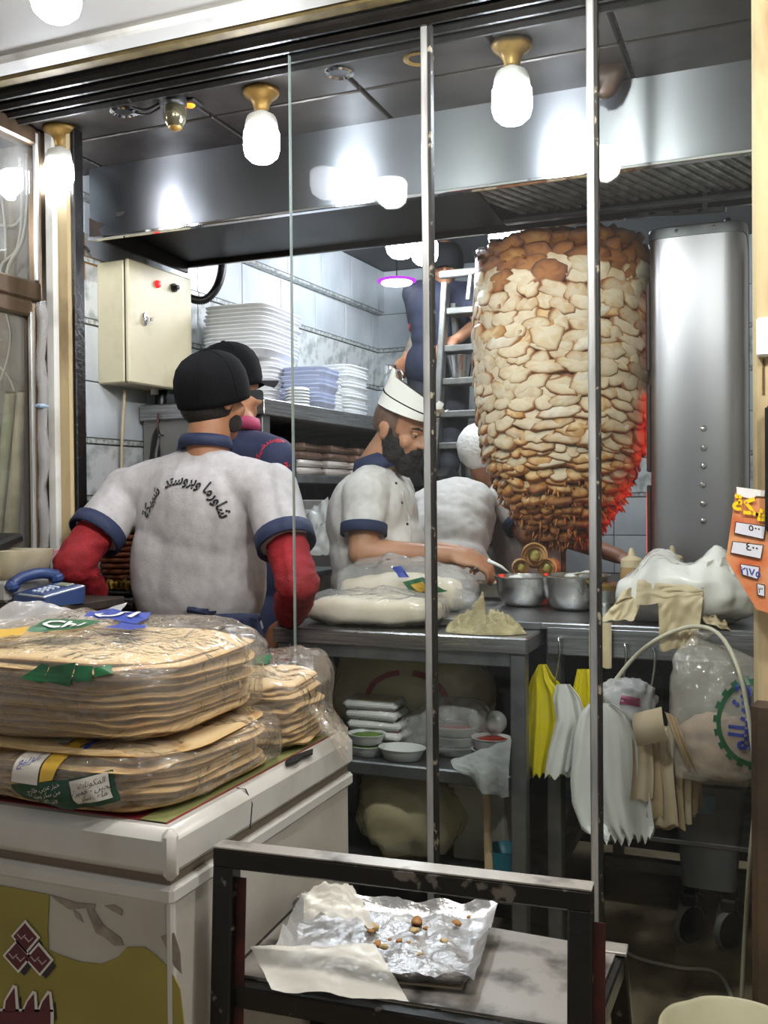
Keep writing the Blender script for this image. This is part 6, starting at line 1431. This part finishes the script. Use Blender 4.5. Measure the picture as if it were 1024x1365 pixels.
nc = pj(274, 586, 2.29); part('collar', MB().lathe([(.072, -.024), (.072, -.006), (.066, .008), (.062, .007), (.06, -.02)], nc, 28, (.0, .12, 1), sx=1.05, sy=.95), 'navy', t, smooth=True)
ballcap(t, pj(282, 514, 2.305), V(.3, .95, .25), V(.0, -.30, .95), 1.02, peak=True)
hr = MB(); hr.ell(Ph(0, -.022, -.025), (.0725, .074, .066), 24, 14, Mh); part('hair', hr, 'hair', t, smooth=True)
hb = MB(); hb.ell(Ph(.046, .036, -.07), (.012, .032, .03), 14, 10, Mh); part('beard', hb, 'beard', t, smooth=True)
# apron strings and tail
ap = pj(305, 836, 2.185)
part('apron_tie', MB().tube([bvS.ray_cast(pj(x, y, 1.95), V(0, 1, 0))[0]+V(0, -.006, 0) if bvS.ray_cast(pj(x, y, 1.95), V(0, 1, 0))[0] else pj(x, y, 2.2) for x, y in ((180, 826), (210, 830), (250, 828), (290, 828), (320, 826), (345, 824))], [.008, .012, .016, .02, .018, .012], 8), 'navy', t, smooth=True)
part('apron_tail', MB().grid(lambda u, v: pj(322+u*26+v*14, 824+v*62, 2.17)+V(0, .012*math.sin(u*5+v*3), 0), 8, 12), 'navy', t, smooth=True)
tr = MB(); tr.ell(pe+V(0, 0, -.02), (.19, .14, .14), 24, 14)
for h_, k_, a_ in ((hpL, kL, aL), (hpR, kR, aR)): limb(tr, (h_, k_, a_+V(0, 0, .03)), (.098, .075, .06))
finish('trousers', t, tr, .012, 4, 'shirt_white', (.006, (9, 9, 4)))
for a_ in (aL, aR): part('shoe', MB().loft([(a_+V(0, .04, -.069), .05, .13, 0, .8), (a_+V(0, .04, -.03), .05, .13, 0, .8), (a_+V(0, .0, .015), .045, .06, 0, .9)], 20), 'shoe_black', t, smooth='auto')
WORDS = ((arabic('شاورما'), .96), (arabic('وبروستد'), .02), (arabic('شبيكة'), -.98))
tc_ = pj(249, 704, 2.2); RA = .128
for tx, am in WORDS:
    q = arc_text(tx, (0, 0), RA*.93, am, .041, .0012, .85)
    q.v = [V(tc_.x+p.x, 1.9, tc_.z+p.y*.98) for p in q.v]; onto(q, bvS, (0, 1, 0), .003); part('shirt_lettering', q, 'black_plastic', t, fixn=False)

# --- second cook behind him, navy polo with pink collar and red arc of print
t = thing('person', 'cook in navy polo with pink collar and red back print behind the black cap', 'person', (-1.50, 2.68, 0))
f2 = V(.45, .89, 0); hc = pj(306, 518, 2.66); nk = pj(318, 566, 2.66); ch = pj(318, 660, 2.66); wa = pj(318, 760, 2.66); pe = pj(318, 830, 2.66)
sL, sR = pj(262, 605, 2.66), pj(366, 612, 2.62); eL, eR = pj(262, 720, 2.72), pj(374, 720, 2.64); wL, wR = V(eL.x+.06, 2.74, 1.06), V(eR.x-.06, 2.72, 1.06)
b = MB(); Ph, Mh = head(b, hc, V(.55, .83, -.02)); b.cone(nk, .055, hc+V(0, 0, -.05), .052); torso(b, nk, ch, wa, pe, f2, -.022)
for s_, e_, w_ in ((sL, eL, wL), (sR, eR, wR)): b.cone(ch+(nk-ch)*.72, .05, s_, .052); limb(b, (s_, e_, w_), (.05, .04, .027)); hand(b, w_, V(.3 if w_ is wL else -.3, .3, -.8), V(0, .6, .4), .6)
for q in (-1, 1):
    h_ = pe+V(q*.085, 0, -.06); k_ = V(h_.x, 2.7, .45); a_ = V(h_.x, 2.67, .07); limb(b, (h_, k_, a_), (.08, .052, .036)); b.cone(a_+V(0, -.03, -.03), .036, a_+V(0, .13, -.045), .03)
finish('body', t, b, .008, 3, 'skin')
sh_ = MB(); torso(sh_, nk+V(0, 0, -.01), ch, wa, pe, f2, .012, 1.05, 1.02)
for s_, e_ in ((sL, eL), (sR, eR)):
    sh_.cone(ch+(nk-ch)*.66, .076, s_, .068); sh_.cone(s_, .068, s_.lerp(e_, .3), .062, 18, True); sh_.cone(s_, .066, s_.lerp(e_, .55), .064, 18, False)
so_ = fuse(sh_, .008, 6); drape(so_, .007, (8, 8, 3), 5); bv2 = tree(so_); part('polo_shirt', so_, 'navy_polo', t, smooth=True, fixn=False)
part('collar', MB().lathe([(.068, -.018), (.07, 0), (.064, .022), (.058, .02), (.056, -.016)], nk+V(0, 0, .0), 28, (.05, .1, 1)), 'pink_collar', t, smooth=True)
ballcap(t, pj(304, 497, 2.655), V(.55, .83, .2), V(-.05, -.2, .97), 1.0)
hr = MB(); hr.ell(Ph(0, -.028, -.035), (.072, .07, .068), 20, 12, Mh); part('hair', hr, 'hair', t, smooth=True)
part('trousers', fuse(MB().ell(pe, (.18, .13, .13)).cone(pe+V(.085, 0, -.06), .09, V(pe.x+.085, 2.68, .1), .06).cone(pe+V(-.085, 0, -.06), .09, V(pe.x-.085, 2.68, .1), .06), .012, 4), 'dark_trousers', t, smooth=True, fixn=False)
for q in (-1, 1): part('shoe', MB().loft([(V(pe.x+q*.085, 2.71, .001), .05, .13, 0, .8), (V(pe.x+q*.085, 2.71, .045), .05, .13, 0, .8), (V(pe.x+q*.085, 2.67, .09), .045, .06, 0, .9)], 20), 'shoe_black', t, smooth='auto')
tc_ = pj(355, 615, 2.5); mat('print_red', 'c22a3c', .6)
for tx, am in ((arabic('شاورما'), .75), (arabic('وبروستد'), -.25), (arabic('شبيكة'), -1.15)):
    q = arc_text(tx, (0, 0), .066, am, .024, .0010, .85); q.v = [V(tc_.x+p.x*.75, 2.3, tc_.z+p.y) for p in q.v]; onto(q, bv2, (0, 1, 0), .003); part('shirt_lettering', q, 'print_red', t, fixn=False)
q = glyphs(arabic('شبيكة'), .032, .0012); q.v = [V(pj(371, 626, 2.5).x+p.x*.6, 2.3, pj(371, 626, 2.5).z+p.y) for p in q.v]; onto(q, bv2, (0, 1, 0), .003); part('shirt_lettering', q, 'print_red', t, fixn=False)

# --- bearded cook in a white side cap, working at the tray
YB3 = 2.93; t = thing('person', 'bearded cook in white side cap and pale short-sleeved shirt, filling bread at the tray', 'person', (pj(495, 800, YB3).x, YB3+.02, 0))
f3 = V(.97, .16, 0).normalized(); fh = V(.90, -.24, -.34).normalized()
hc = pj(536, 570, 2.93); nk = pj(505, 617, 2.94); ch = pj(497, 690, 2.94); wa = pj(500, 775, 2.94); pe = pj(500, 845, 2.95)
sN, sF = pj(487, 660, 2.79), pj(525, 655, 3.10); eN, eF = pj(484, 738, 2.74), pj(520, 735, 3.12); wN, wF = pj(600, 741, 2.84), pj(592, 734, 3.02)
b = MB(); Ph, Mh = head(b, hc, fh, .97); b.cone(nk+V(-.01, 0, -.02), .066, hc+fh*-.02+V(0, 0, -.03), .06)
torso(b, nk, ch, wa, pe, f3, -.02)
for s_, e_, w_ in ((sN, eN, wN), (sF, eF, wF)): b.cone(ch+(nk-ch)*.72, .05, s_, .055); limb(b, (s_, e_, e_.lerp(w_, .3), w_), (.052, .046, .045, .028))
hand(b, wN, V(.90, .22, -.18), V(.25, -.35, .9), .78, 1.08, side=1, thumb_in=.9); hand(b, wF, V(.95, -.1, -.05), V(.1, -.2, 1), 1.0, 1.0, side=-1, thumb_in=.9)
for q in (-1, 1):
    h_ = pe+V(0, q*.085, -.06); k_ = V(h_.x, h_.y, .45); a_ = V(h_.x-.02, h_.y, .07); limb(b, (h_, k_, a_), (.08, .052, .036)); b.cone(a_+V(-.03, 0, -.03), .036, a_+V(.13, 0, -.045), .03)
finish('body', t, b, .0055, 3, 'skin')
bd = MB(); bd.ell(Ph(0, .05, -.088), (.05, .045, .042), 20, 12, Mh); bd.ell(Ph(0, .062, -.112), (.04, .036, .038), 18, 12, Mh); bd.ell(Ph(0, .088, -.058), (.034, .018, .011), 14, 8, Mh)
for q in (-1, 1):
    bd.ell(Ph(q*.052, .02, -.068), (.018, .045, .045), 14, 10, Mh); bd.ell(Ph(q*.066, .004, -.035), (.010, .018, .04), 12, 8, Mh)
bq = fuse(bd, .005, 2); drape(bq, .006, (60, 60, 60), 2); part('beard', bq, 'beard', t, smooth=True, fixn=False)
hr = MB(); hr.ell(Ph(0, -.016, .020), (.0765, .0925, .0925), 28, 18, Mh)
hr.f = [f for f in hr.f if all((Mh.transposed() @ (hr.v[i]-Vector(hc))).z > -.035-.0 and (Mh.transposed() @ (hr.v[i]-Vector(hc))).y < .04 for i in f)]
part('cropped_hair', hr, 'stubble', t, smooth=True)
for q in (-1, 1):
    part('eye', MB().ell(Ph(q*.030, .0785, -.006), (.009, .006, .0035), 12, 8, Mh), 'eye_white', t, smooth=True)
    part('pupil', MB().ell(Ph(q*.030, .0835, -.0075), (.0042, .003, .0032), 10, 6, Mh), 'black_plastic', t, smooth=True)
    part('eyelid', MB().ell(Ph(q*.030, .0795, .0005), (.0135, .0095, .0068), 12, 6, Mh), 'skin', t, smooth=True)
    part('eyebrow', MB().tube([Ph(q*.014, .091, .016), Ph(q*.032, .0885, .021), Ph(q*.05, .074, .016)], [.003, .004, .002], 6), 'beard', t, smooth=True)
# side cap: oval opening up to a narrow ridge
rows = []
cpM = Mh; Pc = lambda x, y, z: Vector(hc)+cpM @ V(x, y, z)
def capf(u, v):
    a = u*2*PI; x0, y0 = math.sin(a), math.cos(a)
    wid = .083*(1-v)**.75+.010; ln = .104+.012*v; zb = .052-.006*y0; zt = .125-.028*y0+.02*(abs(y0) > .8)*v
    return Pc(x0*wid, y0*ln+.004+.01*v, zb+(zt-zb)*v)
cp = part('side_cap', MB().grid(capf, 44, 10), 'cap_white', t, smooth=True, label='white cotton side cap with black piping')
part('piping', MB().tube([capf(k/44, .42)+cpM @ V(math.sin(a)*.001, 0, 0) for k, a in [(k, k*2*PI/44) for k in range(45)]], .0022, 6), 'black_cap', cp, smooth=True)
part('cap_flap', MB().grid(lambda u, v: Pc((u-.5)*.07*(1-.6*v), .098+.045*v, .074+.02*v+.02*abs(u-.5)), 8, 8), 'cap_white', cp, smooth=True)
sh_ = MB(); torso(sh_, nk+V(0, 0, -.02), ch, wa, pe, f3, .016, 1.02, 1.12)
sh_.ell(pj(508, 735, 2.93), (.145, .17, .17), 24, 14)
for s_, e_ in ((sN, eN), (sF, eF)):
    m_ = s_.lerp(e_, .62); sh_.cone(ch+(nk-ch)*.6, .085, s_, .075); sh_.cone(s_, .074, s_.lerp(m_, .45), .066, 20, True); sh_.cone(s_.lerp(m_, .1), .070, m_+(e_-s_).normalized()*.002, .064, 20, False)
so_ = fuse(sh_, .0065, 5); drape(so_, .009, (6, 6, 6), 4); drape(so_, .005, (15, 15, 11), 9); bv3 = tree(so_)
part('shirt', so_, 'shirt_white2', t, smooth=True, fixn=False)
for s_, e_ in ((sN, eN), (sF, eF)): d_ = (e_-s_).normalized(); m_ = s_.lerp(e_, .62); band(m_-d_*.02, m_+d_*.012, .0735, .073, 'navy', t)
part('collar', MB().lathe([(.088, -.032), (.086, -.006), (.074, .022), (.066, .02), (.072, -.02)], nk+V(-.004, 0, .0), 32, (-.30, 0, 1)), 'navy', t, smooth=True)
for (x, y) in ((531, 637), (540, 668), (549, 702)):
    h_ = bv3.ray_cast(pj(x, y, 2.4), cd); p_ = (h_[0] if h_[0] else pj(x, y, 2.9)); part('button', MB().ell(p_, (.005, .004, .005), 10, 6), 'black_plastic', t, smooth=True)
gl = lambda a, b_: [bv3.ray_cast(pj(x, y, 2.4), cd)[0] for x, y in (a, ((a[0]+b_[0])/2+4, (a[1]+b_[1])/2), b_)]
plk = [p for p in gl((541, 650), (556, 735)) if p]
if len(plk) > 1: part('placket', MB().tube([p+V(0, -.002, 0) for p in plk], .003, 6), 'shirt_white2', t, smooth=True)
tr = MB(); tr.ell(pe+V(0, 0, -.02), (.14, .19, .14), 24, 14)
for q in (-1, 1): limb(tr, (pe+V(0, q*.085, -.06), V(pe.x, pe.y+q*.085, .45), V(pe.x-.02, pe.y+q*.085, .1)), (.098, .075, .06))
finish('trousers', t, tr, .012, 4, 'dark_trousers')
for q in (-1, 1): a_ = V(pe.x-.02, pe.y+q*.085, .07); part('shoe', MB().loft([(a_+V(.04, 0, -.069), .13, .05, 0, .8), (a_+V(.04, 0, -.03), .13, .05, 0, .8), (a_+V(0, 0, .015), .06, .045, 0, .9)], 20), 'shoe_black', t, smooth='auto')
ring_p = wN+V(.1, .02, -.005); part('ring', MB().lathe([(.0105, -.002), (.0125, -.002), (.0125, .002), (.0105, .002)], pj(634, 757, 2.83), 16, V(.5, .1, -.85)), 'chrome', t, smooth='auto')

# --- cook bent over behind the bearded one
t = thing('person', 'cook in white with black trim bending down behind the bearded cook', 'person', (pj(600, 760, 3.42).x-.02, 3.42, 0))
pe = pj(592, 770, 3.40); nk = pj(606, 668, 3.72); ch = pj(600, 688, 3.60); wa = pj(594, 722, 3.47); hc = nk+V(.03, .13, -.10); f4 = V(.1, .45, -.9)
sL, sR = pj(572, 672, 3.62), pj(634, 690, 3.62); eL, eR = pj(568, 740, 3.6), pj(632, 738, 3.58); wL, wR = eL+V(.06, .2, -.12), eR+V(-.02, .1, -.16)
b = MB(); Ph, Mh = head(b, hc, V(.1, .6, -.75)); b.cone(nk, .055, hc, .055); torso(b, nk, ch, wa, pe, f4, -.022)
for s_, e_, w_ in ((sL, eL, wL), (sR, eR, wR)): b.cone(ch, .05, s_, .052); limb(b, (s_, e_, w_), (.048, .04, .027)); hand(b, w_, (w_-e_), V(0, -.6, .5), .6)
for q in (-1, 1):
    h_ = pe+V(q*.085, .02, -.06); k_ = V(h_.x, 3.44, .45); a_ = V(h_.x, 3.40, .07); limb(b, (h_, k_, a_), (.08, .052, .036)); b.cone(a_+V(0, -.03, -.03), .036, a_+V(0, .13, -.045), .03)
finish('body', t, b, .009, 3, 'skin_tan')
sh_ = MB(); torso(sh_, nk, ch, wa, pe, f4, .02, 1.0, 1.1)
for s_, e_ in ((sL, eL), (sR, eR)): sh_.cone(ch, .08, s_, .075); sh_.cone(s_, .075, s_.lerp(e_, .3), .07, 18); sh_.cone(s_, .072, s_.lerp(e_, .64), .068, 18, False)
so_ = fuse(sh_, .008, 5); drape(so_, .012, (7, 7, 7), 6); drape(so_, .006, (16, 16, 16), 2); part('shirt', so_, 'shirt_white2', t, smooth=True, fixn=False)
for s_, e_ in ((sL, eL), (sR, eR)): d_ = (e_-s_).normalized(); m_ = s_.lerp(e_, .64); band(m_, m_+d_*.012, .068, .067, 'black_cap', t)
hr = MB(); hr.ell(Ph(0, -.02, .02), (.08, .095, .095), 20, 12, Mh); part('hair', hr, 'hair', t, smooth=True)
tr = MB(); tr.ell(pe+V(0, 0, -.02), (.18, .15, .14))
for q in (-1, 1): limb(tr, (pe+V(q*.085, .02, -.06), V(pe.x+q*.085, 3.44, .45), V(pe.x+q*.085, 3.40, .1)), (.098, .075, .06))
finish('trousers', t, tr, .012, 4, 'dark_trousers')

# --- cook with a white hair net behind the meat cone
t = thing('person', 'cook with white hair net and navy sleeve edge, half hidden behind the meat cone', 'person', (pj(705, 760, 3.86).x, 3.86, 0))
f5 = V(.75, .65, 0); hc = pj(646, 607, 3.84); nk = pj(668, 648, 3.86); ch = pj(692, 705, 3.86); wa = pj(702, 752, 3.87); pe = pj(708, 800, 3.88)
sL, sR = pj(672, 664, 3.72), pj(728, 668, 3.98); eL, eR = pj(702, 712, 3.66), pj(752, 716, 3.92); wL, wR = pj(752, 716, 3.72), pj(826, 742, 3.80)
b = MB(); Ph, Mh = head(b, hc, V(.8, .5, -.3)); b.cone(nk, .055, hc+V(0, 0, -.03), .053); torso(b, nk, ch, wa, pe, f5, -.022)
for s_, e_, w_ in ((sL, eL, wL), (sR, eR, wR)): b.cone(ch+(nk-ch)*.6, .05, s_, .052); limb(b, (s_, e_, w_), (.048, .043, .030)); hand(b, w_, (w_-e_), V(0, -.3, .9), .6)
for q in (-1, 1):
    h_ = pe+V(q*.085, 0, -.06); k_ = V(h_.x, 3.9, .45); a_ = V(h_.x, 3.88, .07); limb(b, (h_, k_, a_), (.08, .052, .036)); b.cone(a_+V(0, -.03, -.03), .036, a_+V(0, .13, -.045), .03)
finish('body', t, b, .008, 3, 'skin_tan')
sh_ = MB(); torso(sh_, nk, ch, wa, pe, f5, .018, 1.02, 1.08)
for s_, e_ in ((sL, eL), (sR, eR)): sh_.cone(ch+(nk-ch)*.6, .08, s_, .074); sh_.cone(s_, .072, s_.lerp(e_, .3), .068, 18); sh_.cone(s_, .07, s_.lerp(e_, .66), .066, 18, False)
so_ = fuse(sh_, .008, 5); drape(so_, .011, (7, 7, 5), 7); part('shirt', so_, 'shirt_white2', t, smooth=True, fixn=False)
for s_, e_ in ((sL, eL), (sR, eR)): d_ = (e_-s_).normalized(); m_ = s_.lerp(e_, .66); band(m_-d_*.01, m_+d_*.025, .068, .067, 'navy', t)
hn = MB(); hn.ell(Ph(0, -.018, .028), (.086, .104, .1), 28, 18, Mh).crinkle(.006, 26, 4); part('hair_net', hn, 'hair_net', t, smooth=True)
tr = MB(); tr.ell(pe+V(0, 0, .0), (.19, .15, .15))
for q in (-1, 1): limb(tr, (pe+V(q*.085, 0, -.06), V(pe.x+q*.085, 3.9, .45), V(pe.x+q*.085, 3.88, .1)), (.098, .075, .06))
finish('trousers', t, tr, .012, 4, 'dark_trousers')

# --- man in dark clothes up on the ladder
YL = 4.42; t = thing('person', 'man in dark clothes up on the step ladder with tattooed arm holding a steel mug', 'person', (pj(588, 560, YL).x, 4.3, 0))
f6 = V(.2, -.97, 0); hc = pj(594, 350, 4.40); nk = pj(592, 378, 4.42); ch = pj(588, 412, YL); wa = pj(586, 452, YL); pe = pj(584, 486, YL)
sL, sR = pj(555, 392, YL), pj(625, 394, YL); eL, eR = pj(560, 446, 4.40), pj(640, 428, 4.36); wL, wR = pj(542, 478, 4.36), pj(610, 452, 4.28)
ft1, ft2 = pj(574, 640, 4.34), pj(604, 640, 4.2)
b = MB(); Ph, Mh = head(b, hc, V(.25, -.9, -.3), .92); b.cone(nk, .05, hc+V(0, 0, -.04), .048); torso(b, nk, ch, wa, pe, f6, -.03, .92, .92)
for s_, e_, w_ in ((sL, eL, wL), (sR, eR, wR)): b.cone(ch+(nk-ch)*.6, .045, s_, .048); limb(b, (s_, e_, w_), (.044, .036, .025))
hand(b, wL, V(-.55, -.15, -.8), V(.3, -.9, -.1), .9, .95, side=1); hand(b, wR, V(-.7, -.4, -.3), V(0, -.3, .9), .7, .95)
kn1, kn2 = pj(568, 562, 4.36), pj(606, 560, 4.24); st_z = at(612, 650, Y=4.1).z+.015
fa1, fa2 = V(kn1.x+.005, 4.14, st_z+.06), V(kn2.x+.01, 4.12, st_z+.06)
for k_, a_, q in ((kn1, fa1, -1), (kn2, fa2, 1)): limb(b, (pe+V(q*.07, 0, -.05), k_, a_), (.072, .05, .035)); b.cone(a_+V(0, .03, -.03), .03, a_+V(0, -.1, -.033), .024)
finish('body', t, b, .008, 3, 'skin_tan')
sh_ = MB(); torso(sh_, nk, ch, wa, pe, f6, .006, .95, 1.0)
for s_, e_ in ((sL, eL), (sR, eR)): sh_.cone(ch+(nk-ch)*.6, .07, s_, .066); sh_.cone(s_, .064, s_.lerp(e_, .4), .058, 18); sh_.cone(s_, .062, s_.lerp(e_, .76), .056, 18, False)
so_ = fuse(sh_, .009, 5); drape(so_, .008, (8, 8, 5), 2); part('shirt', so_, mat('dark_shirt', '1d2338', .8), t, smooth=True, fixn=False)
d_ = (eL-sL).normalized(); m_ = sL.lerp(eL, .74); band(m_, m_+d_*.03, .052, .05, mat('red_band', 'a81e24', .7), t, 'arm_band')
tt = MB(); limb(tt, (eL+(sL-eL)*.1, eL.lerp(wL, .3), eL.lerp(wL, .68)), (.040, .038, .032)); part('tattoo_sleeve', fuse(tt, .006, 2), 'tattoo', t, smooth=True, fixn=False)
tr = MB(); tr.ell(pe+V(0, 0, -.02), (.15, .125, .12))
for k_, a_, q in ((kn1, fa1, -1), (kn2, fa2, 1)): limb(tr, (pe+V(q*.07, 0, -.05), k_, a_+V(0, 0, .02)), (.088, .065, .05))
finish('trousers', t, tr, .011, 4, 'dark_trousers')
for a_ in (fa1, fa2): part('shoe', MB().loft([(a_+V(0, -.03, -.058), .042, .11, 0, .8), (a_+V(0, -.03, -.025), .042, .11, 0, .8), (a_+V(0, 0, .015), .038, .05, 0, .9)], 18), 'shoe_black', t, smooth='auto')
ballcap(t, hc+V(0, 0, .01), V(.25, -.95, -.2), V(0, -.1, 1), .92)
mgp = pj(521, 525, 4.33)
mug = thing('steel_mug', 'shiny steel mug held out by the man on the ladder', 'mug', mgp)
part('mug_body', MB().lathe([(.0005, .002), (.032, 0), (.034, .004), (.034, .132), (.036, .134), (.033, .134), (.031, .01), (.0005, .008)], n=28), 'chrome', mug, smooth='auto', world=False)
part('mug_handle', conduit([(.034, 0, .11), (.055, 0, .105), (.062, 0, .07), (.055, 0, .035), (.034, 0, .03)], .005, '', ''), 'chrome', mug, smooth=True, world=False)
